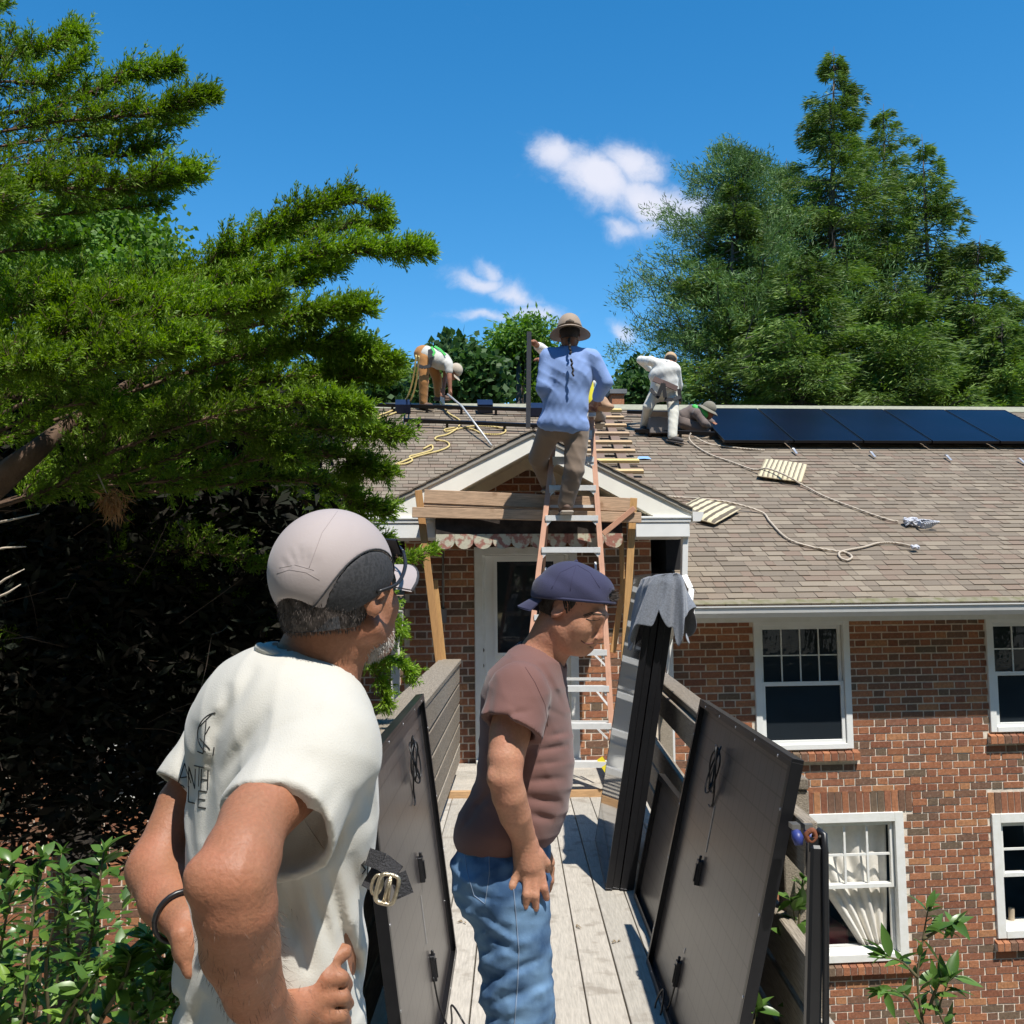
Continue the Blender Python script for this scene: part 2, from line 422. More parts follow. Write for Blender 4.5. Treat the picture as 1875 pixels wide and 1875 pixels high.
def brick_mesh(L, Hh=.0556, D=.012):
    b = MB(); r = random.Random(int(L * 1e4))
    b.box((0, 0, 0), (L, D + .012, Hh)); me = b.mesh('brick')
    for v in me.vertices:
        v.co.x += r.uniform(-.0015, .0015); v.co.z += r.uniform(-.0015, .0015); v.co.y += r.uniform(-.001, .001) if v.co.y < .005 else 0
    me.materials.append(m_brick_o); return me
_bm_cache = {}
def brick_obj(parent, u0, u1, z0, z1, r=None, name='brick'):
    key = (round(u1 - u0, 2), round(z1 - z0, 3))
    if key not in _bm_cache: _bm_cache[key] = brick_mesh(key[0], key[1])
    o = bpy.data.objects.new(name, _bm_cache[key]); COL.objects.link(o); o.parent = parent; o.location = (u0, .001 - random.random() * .0035, z0)
    o.scale.x = (u1 - u0) / key[0]
    return o
def boxes_mesh(name, B, v0=.0015, v1=.012, jit=.0015):
    B = np.array(B); n = len(B)
    Vv = np.zeros((n, 8, 3)); u0, u1, z0, z1 = B.T
    dv = -np.random.default_rng(3).random(n) * .003
    for i, (a, b_, c) in enumerate([(0, 0, 0), (1, 0, 0), (1, 1, 0), (0, 1, 0), (0, 0, 1), (1, 0, 1), (1, 1, 1), (0, 1, 1)]):
        Vv[:, i, 0] = u1 if a else u0; Vv[:, i, 1] = v1 if b_ else v0 + dv; Vv[:, i, 2] = z1 if c else z0
    Vv += np.random.default_rng(5).normal(0, jit, Vv.shape) * np.array([1, .3, 1])
    q = np.array([(0, 3, 2, 1), (4, 5, 6, 7), (0, 1, 5, 4), (1, 2, 6, 5), (2, 3, 7, 6), (3, 0, 4, 7)])
    Fv = (np.arange(n)[:, None, None] * 8 + q[None]).reshape(-1, 4)
    return np_mesh(name, Vv.reshape(-1, 3), Fv)
def camdist(q): return np.linalg.norm(H2W(q) - CAM)
def inview(q):
    d = H2W(q) - CAM
    c, s = math.cos(PITCH), math.sin(PITCH); zc = d[1] * c + d[2] * s; y = -d[1] * s + d[2] * c; x = d[0]
    if zc < .1: return None
    x /= zc; y /= zc; c, s = math.cos(-ROLL), math.sin(-ROLL)
    return 937.5 + FPX * (x * c - y * s), 937.5 - FPX * (x * s + y * c)
bricks = lay_bricks(uR0 + .002, U_MAX, Z_BOT, zsof, holes_main)
vis, rest = [], []
for b_ in bricks:
    p = inview(((b_[0] + b_[1]) / 2, 0, (b_[2] + b_[3]) / 2))
    ok = p and p[0] < 1875 and p[1] < 1875 and (p[0] > 1440 or p[1] < 1290) and (b_[1] - b_[0]) > .15
    (vis if ok else rest).append(b_)
vis.sort(key=lambda b_: abs((b_[0] + b_[1]) / 2 - 3.3) + abs((b_[2] + b_[3]) / 2 + .2) * 0.6)
rest += vis[215:]; vis = vis[:215]
for b_ in vis: brick_obj(main_wall, *b_)
tag(link('brick_field', boxes_mesh('brick_field', rest), m_brick_i, main_wall), kind='stuff')
# soldier lintels and sill bricks
for k, (a, b_, c, d) in lint.items():
    n = int(round((b_ - a) / .068)); s = (b_ - a) / n
    for i in range(n):
        uu0 = a + i * s + .004
        p = inview((uu0, 0, c))
        if p and p[0] < 1885: brick_obj(main_wall, uu0, uu0 + s - .009, c + .002, d - .004)
for k, (a, b_, c, d) in sills.items():
    p0 = inview((a, 0, c)); n = int(round((b_ - a) / .07)); s = (b_ - a) / n; sm_ = MB()
    for i in range(n):
        u0_ = a + i * s + .004; u1_ = u0_ + s - .009
        sm_.add([(u0_, -.055, c), (u1_, -.055, c), (u1_, .03, c), (u0_, .03, c), (u0_, -.055, d - .035), (u1_, -.055, d - .035), (u1_, .03, d - .002), (u0_, .03, d - .002)],
                [(0, 3, 2, 1), (4, 5, 6, 7), (0, 1, 5, 4), (1, 2, 6, 5), (2, 3, 7, 6), (3, 0, 4, 7)])
    so = sm_.build('brick_sill', m_brick_i, main_wall)
    MB().box((a + .003, -.047, c + .003), (b_ - .003, .006, d - .045)).build('sill_mortar', m_mortar, main_wall)
gb = lay_bricks(uGL + .002, uGR - .002, Z_BOT, gPk_z, [door], clip=lambda u, z: z < gable_under(u) - .01)
gv, gr = [], []
for b_ in gb:
    p = inview(((b_[0] + b_[1]) / 2, 0, (b_[2] + b_[3]) / 2))
    ok = p and (740 < p[0] < 868 or 1070 < p[0] < 1200) and 960 < p[1] < 1400 and (b_[1] - b_[0]) > .13
    (gv if ok else gr).append(b_)
gr += gv[75:]; gv = gv[:75]
for b_ in gv: brick_obj(gable_wall, *b_)
tag(link('brick_field', boxes_mesh('brick_field', gr), m_brick_i, gable_wall), kind='stuff')
lb = lay_bricks(U_MIN, uGL - .004, -2.6, zsof, [(-3.6, -2.7, -.1, 1.2), (-5.9, -4.9, -.1, 1.2), (-2.9, -1.9, -2.3, -.9)])
tag(link('brick_field', boxes_mesh('brick_field', lb), m_brick_i, left_wall), kind='stuff')
# recess between entrance gable and main wall; near-black colour stands in for shade here and indoors
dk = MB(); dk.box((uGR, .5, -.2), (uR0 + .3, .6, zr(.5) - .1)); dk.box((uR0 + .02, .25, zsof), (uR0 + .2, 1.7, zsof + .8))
dk.build('recess_wall', m_shade, house)
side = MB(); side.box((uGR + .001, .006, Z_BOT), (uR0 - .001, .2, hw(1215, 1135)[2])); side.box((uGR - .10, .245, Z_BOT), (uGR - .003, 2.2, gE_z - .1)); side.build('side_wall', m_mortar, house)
MB().box((U_MIN, 1.6, Z_BOT), (U_MAX, 1.7, zsof)).box((uR0 + .05, .26, zsof - .02), (U_MAX, 1.6, zsof)).build('interior_partition', m_shade, house)
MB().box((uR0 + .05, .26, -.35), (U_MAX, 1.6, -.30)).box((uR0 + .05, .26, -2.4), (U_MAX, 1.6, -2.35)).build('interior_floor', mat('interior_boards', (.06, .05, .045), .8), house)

# ---- windows
def sash_window(key, kind):
    a, b_, c, d = win[key]
    W_ = MB()
    t = .062 if kind == 'upper' else .085
    # casing proud of the brick
    W_.box((a, -.022, c), (a + t, .10, d)); W_.box((b_ - t, -.022, c), (b_, .10, d)); W_.box((a + t, -.022, d - t), (b_ - t, .10, d))
    W_.box((a + t, -.028, c), (b_ - t, .10, c + t * .8))
    w = W_.build('window', m_oldwhite if kind == 'lower' else m_white, house, bevel=.003)
    w['label'] = {'u1': 'upper sash window nearest the entrance', 'u2': 'upper window at the right edge', 'l1': 'lower window with a drawn cream curtain', 'l2': 'lower window at the right edge with rolls on its sill'}[key]
    ia, ib, ic, id_ = a + t, b_ - t, c + t * .8, d - t
    mid = ic + (id_ - ic) * (.505)
    fr = .038
    def sash(z0, z1, v, cols, rows, gm):
        s = MB(); s.box((ia + .004, v, z0), (ia + fr, v + .035, z1)); s.box((ib - fr, v, z0), (ib - .004, v + .035, z1))
        s.box((ia + fr, v, z0), (ib - fr, v + .035, z0 + fr)); s.box((ia + fr, v, z1 - fr), (ib - fr, v + .035, z1))
        so = s.build('sash', m_oldwhite if kind == 'lower' else m_white, w, bevel=.002)
        mu = MB(); x0, x1, y0, y1 = ia + fr, ib - fr, z0 + fr, z1 - fr
        mw = .012 if kind == 'upper' else .02
        for i in range(1, cols): x = x0 + (x1 - x0) * i / cols; mu.box((x - mw / 2, v + .006, y0), (x + mw / 2, v + .03, y1))
        for j in range(1, rows): y = y0 + (y1 - y0) * j / rows; mu.box((x0, v + .008, y - mw / 2), (x1, v + .028, y + mw / 2))
        if mu.v: mu.build('glazing_bar', m_oldwhite if kind == 'lower' else m_white, w)
        for i in range(cols):
            for j in range(rows):
                g0, g1 = x0 + (x1 - x0) * i / cols, x0 + (x1 - x0) * (i + 1) / cols; h0, h1 = y0 + (y1 - y0) * j / rows, y0 + (y1 - y0) * (j + 1) / rows
                (MB().add([(g0, v + .017, h0), (g1, v + .017, h0), (g1, v + .017, h1), (g0, v + .017, h1)], [(0, 1, 2, 3)]) if gm is m_clear else MB().box((g0, v + .016, h0), (g1, v + .019, h1))).build('pane', gm, w)
    if kind == 'upper':
        sash(mid - .02, id_, .03, 4, 2, m_glass); sash(ic, mid + .02, .066 - .07, 1, 1, m_glass)
        MB().box((ia + fr + .01, .03, ic + .05), (ib - fr - .01, .033, ic + .05 + (mid - ic) * .58)).build('lower_blind', m_screen, w)
    elif key == 'l1':
        sash(mid - .02, id_, .02, 4, 2, m_clear); sash(ic, mid + .02, .056, 1, 1, m_clear)
    else:
        sash(mid - .02, id_, .02, 2, 2, m_glass if False else m_clear); sash(ic, mid + .02, .056, 1, 1, m_clear)
    return (ia, ib, ic, id_)
for k in ('u1', 'u2'): sash_window(k, 'upper')
L1 = sash_window('l1', 'lower'); L2 = sash_window('l2', 'lower')
for (a, b_, c, d) in [(-3.6, -2.7, -.1, 1.2), (-5.9, -4.9, -.1, 1.2), (-2.9, -1.9, -2.3, -.9)]:
    w = MB().box((a, -.02, c), (a + .07, .1, d)).box((b_ - .07, -.02, c), (b_, .1, d)).box((a + .07, -.02, d - .07), (b_ - .07, .1, d)).box((a + .07, -.02, c), (b_ - .07, .1, c + .06)).box((a + .07, .0, (c + d) / 2 - .02), (b_ - .07, .08, (c + d) / 2 + .02)).build('window', m_white, house)
    w['label'] = 'white window half hidden by the juniper'
    MB().box((a + .07, .03, c + .06), (b_ - .07, .035, d - .07)).build('pane', m_glass, w)
# curtain, red sill, paper rolls
m_curt = mat('curtain_cloth', (.82, .78, .70), .9, var=.05, scale=30)
def curtain():
    ia, ib, ic, id_ = L1; n = 60; m_ = 24; V_, F_ = [], []
    for j in range(m_ + 1):
        t = j / m_; z = id_ + .02 - (id_ - ic - .02) * t
        left = ia + (ib - ia) * (.02 + .64 * min(1, max(0, (t - .28) / .72)) ** .85); right = ib - .01 - (ib - ia) * .06 * t
        for i in range(n + 1):
            s = i / n; u = left + (right - left) * s
            v = .135 + .022 * math.sin(s * 34 + 1.2 * math.sin(t * 3)) * (.5 + .5 * t) + .018 * math.sin(s * 15 + t * 2)
            V_.append((u, v, z))
    for j in range(m_):
        for i in range(n): F_.append((j * (n + 1) + i, j * (n + 1) + i + 1, (j + 1) * (n + 1) + i + 1, (j + 1) * (n + 1) + i))
    me = np_mesh('curtain', np.array([H2W(p) for p in V_]), np.array(F_), True)
    o = link('curtain', me, m_curt); o.modifiers.new('thick', 'SOLIDIFY').thickness = .004
    tag(o, 'cream curtain drawn to the right inside the lower window', 'curtain')
curtain()
o = MB().box((L1[0], .13, L1[2]), (L1[1], .19, L1[2] + .03)).build('window_stool', m_oldwhite, house)
rb = MB(); a = [H2W((L1[0] + .15, .35, L1[2] - .3)), H2W((L1[1] - .5, 1.2, L1[2] + .10))]
rb = MB().box((L1[0] + .05, .30, L1[2] - .35), (L1[1] - .35, 1.2, L1[2] + .14))
o = link('sofa', None or rb.mesh('sofa', .03), mat('red_cloth', (.20, .03, .035), .9)); o.location = HO; o.rotation_euler = (0, 0, HA)
tag(o, 'dark red upholstered seat inside the room below the cream curtain', 'sofa')
m_card = mat('cardboard', (.52, .42, .30), .85)
for i, (px, py, h_, ln, lb_) in enumerate([(1834, 1668, .09, 0, 'short'), (1851, 1664, .115, .25, 'tall')]):
    p = H2W((hw(px, py, .22)[0], .22, L2[2] + .02))
    b = MB(); b.tube([(0, 0, 0), (.02 * ln, 0, h_)], .028, 14, False); b.tube([(0, 0, .0), (.02 * ln, 0, h_)], .021, 14, False)
    o = b.build('paper_roll', m_card); o.location = p
    tag(o, lb_ + ' cardboard tube on the sill of the lower right window', 'tube', 'cardboard tubes on the window sill')
MB().box((L2[0], .11, L2[2] - .01), (L2[1], .3, L2[2] + .02)).build('window_stool', m_oldwhite, house)

# ---- entrance door
da, db, dc, dd = door
cs = MB(); cw = .075
cs.box((da, -.03, dc), (da + cw, .12, dd)); cs.box((db - cw, -.03, dc), (db, .12, dd)); cs.box((da + cw, -.03, dd - cw), (db - cw, .12, dd))
cs.box((da + cw, .02, dc), (da + cw + .03, .16, dd - cw)); cs.box((db - cw - .03, .02, dc), (db - cw, .16, dd - cw)); cs.box((da, -.10, dc - .05), (db, .12, dc + .012))
cs.build('door_frame', m_oldwhite, house, bevel=.003)
x0, x1 = da + cw + .032, db - cw - .032; z0, z1 = dc + .014, dd - cw - .004
gl = hw(908, 1028, .05)[0]; gr_ = 2 * (x0 + x1) / 2 - gl; gz1 = hw(908, 1027, .05)[2]; gz0 = hw(908, 1197, .05)[2] - .0
dr = MB(); 
for bb in [((x0, .05, z0), (gl, .09, z1)), ((gr_, .05, z0), (x1, .09, z1)), ((gl, .05, gz1), (gr_, .09, z1)), ((gl, .05, z0), (gr_, .09, gz0))]: dr.box(*bb)
doorp = dr.build('door', m_white, house)
MB().box((gl, .066, gz0), (gr_, .07, gz1)).build('pane', m_glass, doorp)
fm = MB(); e = .022
fm.box((gl - e, .038, gz0 - e), (gl + .008, .05, gz1 + e)); fm.box((gr_ - .008, .038, gz0 - e), (gr_ + e, .05, gz1 + e)); fm.box((gl + .008, .038, gz1 - .008), (gr_ - .008, .05, gz1 + e)); fm.box((gl + .008, .038, gz0 - e), (gr_ - .008, .05, gz0 + .008))
for (q0, q1, q2, q3) in [(gl - .02, (gl + gr_) / 2 - .03, z0 + .2, gz0 - .12), ((gl + gr_) / 2 + .03, gr_ + .02, z0 + .2, gz0 - .12)]:
    for bb in [((q0, .04, q2), (q0 + .02, .05, q3)), ((q1 - .02, .04, q2), (q1, .05, q3)), ((q0 + .02, .04, q2), (q1 - .02, .05, q2 + .02)), ((q0 + .02, .04, q3 - .02), (q1 - .02, .05, q3))]: fm.box(*bb)
fm.build('moulding', m_white, doorp)
m_brass = mat('dark_bronze', (.10, .075, .05), .35, metal=.9)
for (px, py, r_) in ((882, 1190, .027), (881, 1218, .030)):
    q = hw(px, py, .05); k = MB(); k.tube([(q[0], .05, q[2]), (q[0], .043, q[2])], r_ * 1.15, 16); k.tube([(q[0], .043, q[2]), (q[0], .02, q[2]), (q[0], .0, q[2]), (q[0], -.012, q[2])], [.012, .014, r_ * .85, r_ * .6], 14)
    k.build('door_knob' if py > 1200 else 'deadbolt', m_brass, doorp)

# ---- roofs
uRake = hw(1263, 1060, EAVE_V)[0]
# underlay sheets (main roof right, left, and behind gable)
th = .02
def roof_sheet(u0, u1, v0, v1, name, m=m_felt, dz=-.03):
    b = MB(); b.add([(u0, v0, zr(v0) + dz), (u1, v0, zr(v0) + dz), (u1, v1, zr(v1) + dz), (u0, v1, zr(v1) + dz), (u0, v0, zr(v0) + dz - .1), (u1, v0, zr(v0) + dz - .1), (u1, v1, zr(v1) + dz - .1), (u0, v1, zr(v1) + dz - .1)],
                    [(0, 1, 2, 3), (7, 6, 5, 4), (0, 4, 5, 1), (1, 5, 6, 2), (2, 6, 7, 3), (3, 7, 4, 0)])
    return b
V_CUT = EAVE_V + (gE_z - EAVE_Z) / SLOPE - .1
rs = roof_sheet(uRake, U_MAX + 1, EAVE_V, RIDGE_V, 'r'); r2 = roof_sheet(U_MIN, uGL, EAVE_V, RIDGE_V, 'l'); r3 = roof_sheet(uGL, uRake, V_CUT, RIDGE_V, 'm')
rs.add(r2.v, r2.f); rs.add(r3.v, r3.f)
# back slope
rs.add([(U_MIN, RIDGE_V, zr(RIDGE_V) - .03), (U_MAX + 1, RIDGE_V, zr(RIDGE_V) - .03), (U_MAX + 1, 2 * RIDGE_V, zr(0)), (U_MIN, 2 * RIDGE_V, zr(0))], [(0, 1, 2, 3)])
roof = rs.build('roof', m_felt, house)
# shingle tabs
EXPO = .127 * math.cos(math.atan(SLOPE)) * .94
tabs = []
rr = random.Random(21)
v = EAVE_V - .02; row = 0
while v < RIDGE_V - .05:
    u = U_MIN + rr.random() * .2
    while u < U_MAX + .4:
        w_ = rr.choice([.09, .11, .13, .15, .18, .21, .25])
        u1_ = u + w_
        if not (u1_ > uGL and u < uRake and v < V_CUT):
            tabs.append((u, u1_ - .004, v, v + EXPO * 1.04, rr.random() < .45))
        elif u < uGL and u1_ > uGL: tabs.append((u, uGL - .002, v, v + EXPO * 1.04, False))
        elif u < uRake and u1_ > uRake: tabs.append((uRake + .002, u1_ - .004, v, v + EXPO * 1.04, False))
        u = u1_
    v += EXPO; row += 1
def tab_verts(u0, u1, v0, v1, thick):
    h = .007 + (.005 if thick else 0)
    n = np.array([0, -SLOPE, 1.0]); n /= np.linalg.norm(n)
    P = []
    for (uu, vv, k) in ((u0, v0, h), (u1, v0, h), (u1, v1, .001), (u0, v1, .001), (u0, v0, -.02), (u1, v0, -.02)):
        P.append((uu, vv + n[1] * k, zr(vv) + n[2] * k - .01))
    return P
TQ = [(0, 1, 2, 3), (4, 5, 1, 0)]
TT = [(4, 0, 3), (5, 2, 1)]
def tabs_mesh(name, T, origin=None):
    V_ = np.array([tab_verts(*t) for t in T]).reshape(-1, 3)
    n = len(T); q = np.array(TQ + [(4, 0, 3, 3), (5, 2, 1, 1)])
    F_ = (np.arange(n)[:, None, None] * 6 + np.array(TQ)[None]).reshape(-1, 4)
    return np_mesh(name, V_, F_)
visT, restT = [], []
for t in tabs:
    p = inview(((t[0] + t[1]) / 2, t[2], zr(t[2])))
    if p and 1262 < p[0] < 1875 and 985 < p[1] < 1100 and t[1] - t[0] > .12: visT.append(t)
    else: restT.append(t)
visT.sort(key=lambda t: t[2]); restT += visT[300:]; visT = visT[:300]
tc_ = {}
for t in visT:
    key = (round(t[1] - t[0], 2), t[4])
    if key not in tc_:
        V_ = np.array(tab_verts(0, key[0] , t[2], t[3], t[4])); V_ -= np.array([0, t[2], zr(t[2])]); b = MB(); b.add(V_, TQ + TT); me = b.mesh('shingle'); me.materials.append(m_shingle_o); tc_[key] = me
    o = bpy.data.objects.new('shingle', tc_[key]); COL.objects.link(o); o.parent = roof; o.location = (t[0], t[2], zr(t[2])); o.scale.x = (t[1] - t[0]) / key[0]
tag(link('shingle_field', tabs_mesh('shingle_field', restT), m_shingle_i, roof), kind='stuff')
# ridge cap
m_ridge = mat('ridge_cap_shingle', (.30, .29, .21), .95, var=.15, scale=20)
rc = MB()
rc.add([(U_MIN, RIDGE_V - .22, zr(RIDGE_V - .22) + .012), (U_MAX + 1, RIDGE_V - .22, zr(RIDGE_V - .22) + .012), (U_MAX + 1, RIDGE_V, zr(RIDGE_V) + .02), (U_MIN, RIDGE_V, zr(RIDGE_V) + .02), (U_MAX + 1, RIDGE_V + .2, zr(RIDGE_V - .2)), (U_MIN, RIDGE_V + .2, zr(RIDGE_V - .2)),
        (U_MIN, RIDGE_V - .22, zr(RIDGE_V - .22) - .02), (U_MAX + 1, RIDGE_V - .22, zr(RIDGE_V - .22) - .02)], [(0, 1, 2, 3), (3, 2, 4, 5), (6, 7, 1, 0)])
rc.build('ridge_cap', m_ridge, roof)
# soffit, fascia board and gutter of the main eave
def eave(u0, u1, lab):
    f = MB(); f.box((u0, EAVE_V + .0, EAVE_Z - .18), (u1, EAVE_V + .022, EAVE_Z - .045)); f.box((u0, EAVE_V + .022, zsof), (u1, -.002, zsof + .015)); f.box((u0, -.05, zsof - .03), (u1, -.012, zsof - .001))
    f.build('fascia', m_oldwhite, roof)
    g = MB(); prof = [(-.002, .0), (-.002, -.10), (-.075, -.10), (-.10, -.06), (-.11, -.012), (-.12, -.006), (-.12, .004), (-.105, .004), (-.098, -.055), (-.072, -.092), (-.012, -.092), (-.012, .0)]
    P = [(u0, EAVE_V + a, EAVE_Z - .035 + b_) for a, b_ in prof]; g.prism(P, (u0, 0, 0), (u1, 0, 0)); g.build('gutter', m_gutter, roof)
eave(uRake + .01, U_MAX + .5, 'r'); eave(U_MIN, uGL - .01, 'l')
m_moss = mat('moss_grime', (.16, .15, .07), .95, scale=12, col2=(.25, .22, .16))
MB().add([(uRake, EAVE_V - .035, EAVE_Z - .012), (U_MAX + .5, EAVE_V - .035, EAVE_Z - .012), (U_MAX + .5, EAVE_V + .04, zr(EAVE_V + .04) + .006), (uRake, EAVE_V + .04, zr(EAVE_V + .04) + .006)], [(0, 1, 2, 3)]).build('drip_edge', m_moss, roof)
# rake edge of right roof (dark felt colour puts shade on its entrance side)
MB().add([(uRake - .004, EAVE_V, EAVE_Z - .16), (uRake - .004, EAVE_V, EAVE_Z + .005), (uRake - .004, V_CUT, zr(V_CUT) + .005), (uRake - .004, V_CUT, zr(V_CUT) - .16),
          (uRake + .02, EAVE_V, EAVE_Z - .16), (uRake + .02, EAVE_V, EAVE_Z - .02), (uRake + .02, V_CUT, zr(V_CUT) - .02), (uRake + .02, V_CUT, zr(V_CUT) - .16)], [(0, 1, 2, 3), (0, 4, 5, 1), (7, 6, 5, 4), (3, 7, 4, 0)]).build('rake_board', m_felt, roof)
MB().box((uGR + .001, .9, EAVE_Z - .3), (uRake + .25, .95, zr(.9) - .1)).build('cheek_wall', m_shade, roof)

# ---- gabled entrance roof
g_v0 = -.42
def g_top(u): return gPk_z - gs * abs(u - gPk_u)
gb_v1 = EAVE_V + (gPk_z - EAVE_Z) / SLOPE + .3
gt = MB()
for sgn, ue in ((-1, gL), (1, gR)):
    gt.add([(gPk_u, g_v0, gPk_z + .035), (ue, g_v0, gE_z + .035), (ue, gb_v1, gE_z + .035), (gPk_u, gb_v1, gPk_z + .035), (gPk_u, g_v0, gPk_z), (ue, g_v0, gE_z), (ue, gb_v1, gE_z), (gPk_u, gb_v1, gPk_z)],
           [(0, 1, 2, 3), (7, 6, 5, 4), (0, 4, 5, 1), (1, 5, 6, 2), (2, 6, 7, 3), (3, 7, 4, 0)])
gable = gt.build('gable_roof', m_felt, house)
gtabs = []
for sgn, ue in ((-1, gL), (1, gR)):
    n_ = 12
    for i in range(n_):
        s0 = i / n_; ua = ue + (gPk_u - ue) * s0; ub = ue + (gPk_u - ue) * (i + 1.05) / n_
        vv = g_v0 - .03
        while vv < gb_v1:
            wv = random.choice([.16, .22, .3]); gtabs.append((ua, ub, vv, vv + wv - .004)); vv += wv
V_ = []; F_ = []
for (ua, ub, va, vb) in gtabs:
    za, zb = g_top(ua) + .05, g_top(ub) + .042; b0 = len(V_)
    sg = -1 if ua < gPk_u else 1
    V_ += [(ua, va, za), (ua, vb, za), (ub, vb, zb), (ub, va, zb), (ua, va, za - .014), (ua, vb, za - .014), (ub, va, zb - .012)]
    F_ += [(b0, b0 + 3, b0 + 2, b0 + 1) if sg < 0 else (b0, b0 + 1, b0 + 2, b0 + 3), (b0, b0 + 1, b0 + 5, b0 + 4), (b0, b0 + 4, b0 + 6, b0 + 3)]
tag(link('shingle_field', np_mesh('shingle_field', np.array(V_), np.array(F_)), m_shingle_i, gable), kind='stuff')
# barge boards: outer white fascia, cream soffit/inner board
def sl(u, dz): return (u, g_top(u) + dz)
zh = hw(1215, 950, -.42)[2] + .024
bb_ = MB()
gs2 = gs * 1.09
for ue in (gL, gR):
    s_ = 1 if ue > gPk_u else -1
    ui = (gPk_z - .155 - zh) / gs2
    P = [(gPk_u, g_v0, gPk_z - .004), (ue, g_v0, gE_z - .004), (ue, g_v0, zh), (gPk_u + s_ * ui, g_v0, zh), (gPk_u, g_v0, gPk_z - .155)]
    bb_.prism(P, (0, 0, 0), (0, .024, 0))
bb_.build('barge_board', mat('warm_white_paint', (.84, .81, .71), .5, var=.04, scale=6, bump=.12, bscale=60, bdist=.002), gable)
tr = MB()
for ue in (gL, gR):
    s_ = 1 if ue > gPk_u else -1
    P = [(gPk_u, g_v0 - .018, gPk_z + .02), (ue + s_ * .03, g_v0 - .018, gE_z + .02), (ue + s_ * .03, g_v0 - .018, gE_z - .018), (gPk_u, g_v0 - .018, gPk_z - .018)]
    tr.prism(P, (0, 0, 0), (0, .017, 0))
tr.build('drip_moulding', mat('grey_drip_edge', (.33, .30, .25), .6), gable)
sf = MB()
for ue in (gL, gR):
    s_ = 1 if ue > gPk_u else -1
    ui = (gPk_z - .155 - zh) / gs2
    P = [(gPk_u, g_v0 + .03, gPk_z - .145), (gPk_u + s_ * ui, g_v0 + .03, gPk_z - .145 - gs2 * ui), (gPk_u + s_ * ui, g_v0 + .03, gPk_z - .165 - gs2 * ui), (gPk_u, g_v0 + .03, gPk_z - .165)]
    sf.prism(P, (0, 0, 0), (0, .385, 0))
    P = [(gPk_u, -.03, gPk_z - .16), (gPk_u + s_ * ui, -.03, gPk_z - .16 - gs2 * ui), (gPk_u + s_ * ui, -.03, gPk_z - .27 - gs2 * ui), (gPk_u, -.03, gPk_z - .27)]
    sf.prism(P, (0, 0, 0), (0, .02, 0))
sf.build('gable_soffit', m_cream, gable)
# eave returns (boxed white corners)
zr0, zr1 = hw(1215, 983, -.42)[2], hw(1215, 950, -.42)[2] 
for (pa, pb, lab) in ((682, 800, 'l'), (1164, 1262, 'r')):
    ua, ub = hw(pa, 960, g_v0)[0], hw(pb, 960, g_v0)[0]
    b = MB(); b.box((ua, g_v0 - .01, zr0), (ub, -.012, zr1)); b.box((ua - .015, g_v0 - .03, zr1 + .001), (ub + .015, -.012, zr1 + .022)); b.box((ua - .01, g_v0 - .02, zr1 - .03), (ub + .01, g_v0 - .011, zr1 - .001))
    b.build('eave_return', m_white, gable, bevel=.003)
# small gutters on gable sides with outlet
for s_, ue in ((-1, gL), (1, gR)):
    g = MB(); P = [(ue + s_ * x, g_v0 - .02, gE_z + z) for x, z in ((0, .01), (.10, .01), (.10, -.02), (.07, -.075), (0, -.075))]
    g.prism(P, (0, 0, 0), (0, 1.6, 0)); g.build('gutter', m_gutter, gable)
# downspouts
def spout(pts, w=.052, t=.07):
    b = MB(); 
    for i in range(len(pts) - 1): b.beam(pts[i], pts[i + 1], w, t, (0, 1, 0))
    return b
P = [hw(1254, 968, -.36), hw(1252, 1055, -.36), hw(1264, 1080, -.44), hw(1262, 1102, -.50)]
spout(P).build('downspout', m_gutter, house, bevel=.004)
P = [hw(1228, 1142, -.30), hw(1224, 1165, -.06), hw(1226, 1420, -.06)]; P[2][2] = Z_BOT; spout(P, .07, .07).build('downspout', m_gutter, house, bevel=.004)
P = [hw(724, 1118, -.3), hw(724, 1150, -.06), hw(724, 1400, -.06)]; P[2][2] = Z_BOT; spout(P, .08, .08).build('downspout', m_gutter, house, bevel=.004)
# conduit and box left of the door
q = hw(811, 1010, -.02); q2 = hw(811, 1115, -.02)
cb = MB(); cb.tube([(q[0], -.022, q[2]), (q[0], -.022, q2[2])], .010, 8); cb.box((q[0] - .03, -.07, q2[2] - .13), (q[0] + .03, -.012, q2[2])); cb.build('cable_box', mat('grey_conduit', (.22, .20, .18), .6), house)
# awning over the door
m_awn = mat('flaking_awning_paint', (.33, .15, .115), .9, scale=16, detail=14, col2=(.50, .47, .36), c2fac=.10, bump=.3, bscale=60)
m_awd = mat('dark_awning_sheet', (.030, .022, .018), .95, var=.5, scale=18)
ua, ub = hw(798, 990, -.75)[0], hw(1140, 990, -.75)[0]
za = hw(900, 978, -.75)[2]; zt = hw(900, 928, -.30)[2] + .10
aw = MB(); aw.add([(ua, -.75, za), (ub, -.75, za), (ub, -.02, zt), (ua, -.02, zt), (ua, -.75, za - .01), (ub, -.75, za - .01), (ub, -.02, zt - .01), (ua, -.02, zt - .01)], [(0, 1, 2, 3), (7, 6, 5, 4), (0, 4, 5, 1), (1, 5, 6, 2), (2, 6, 7, 3), (3, 7, 4, 0)])
aw.add([(ua, -.745, za), (ua, -.02, zt), (ua, -.02, za)], [(0, 1, 2)]); aw.add([(ub, -.745, za), (ub, -.02, zt), (ub, -.02, za)], [(0, 1, 2)])
aw.box((ua, -.752, za), (ub, -.742, hw(900, 938, -.75)[2]))
awn = aw.build('awning', m_awd, house)
nsc = 10; sw = (ub - ua) / nsc; drop = .075
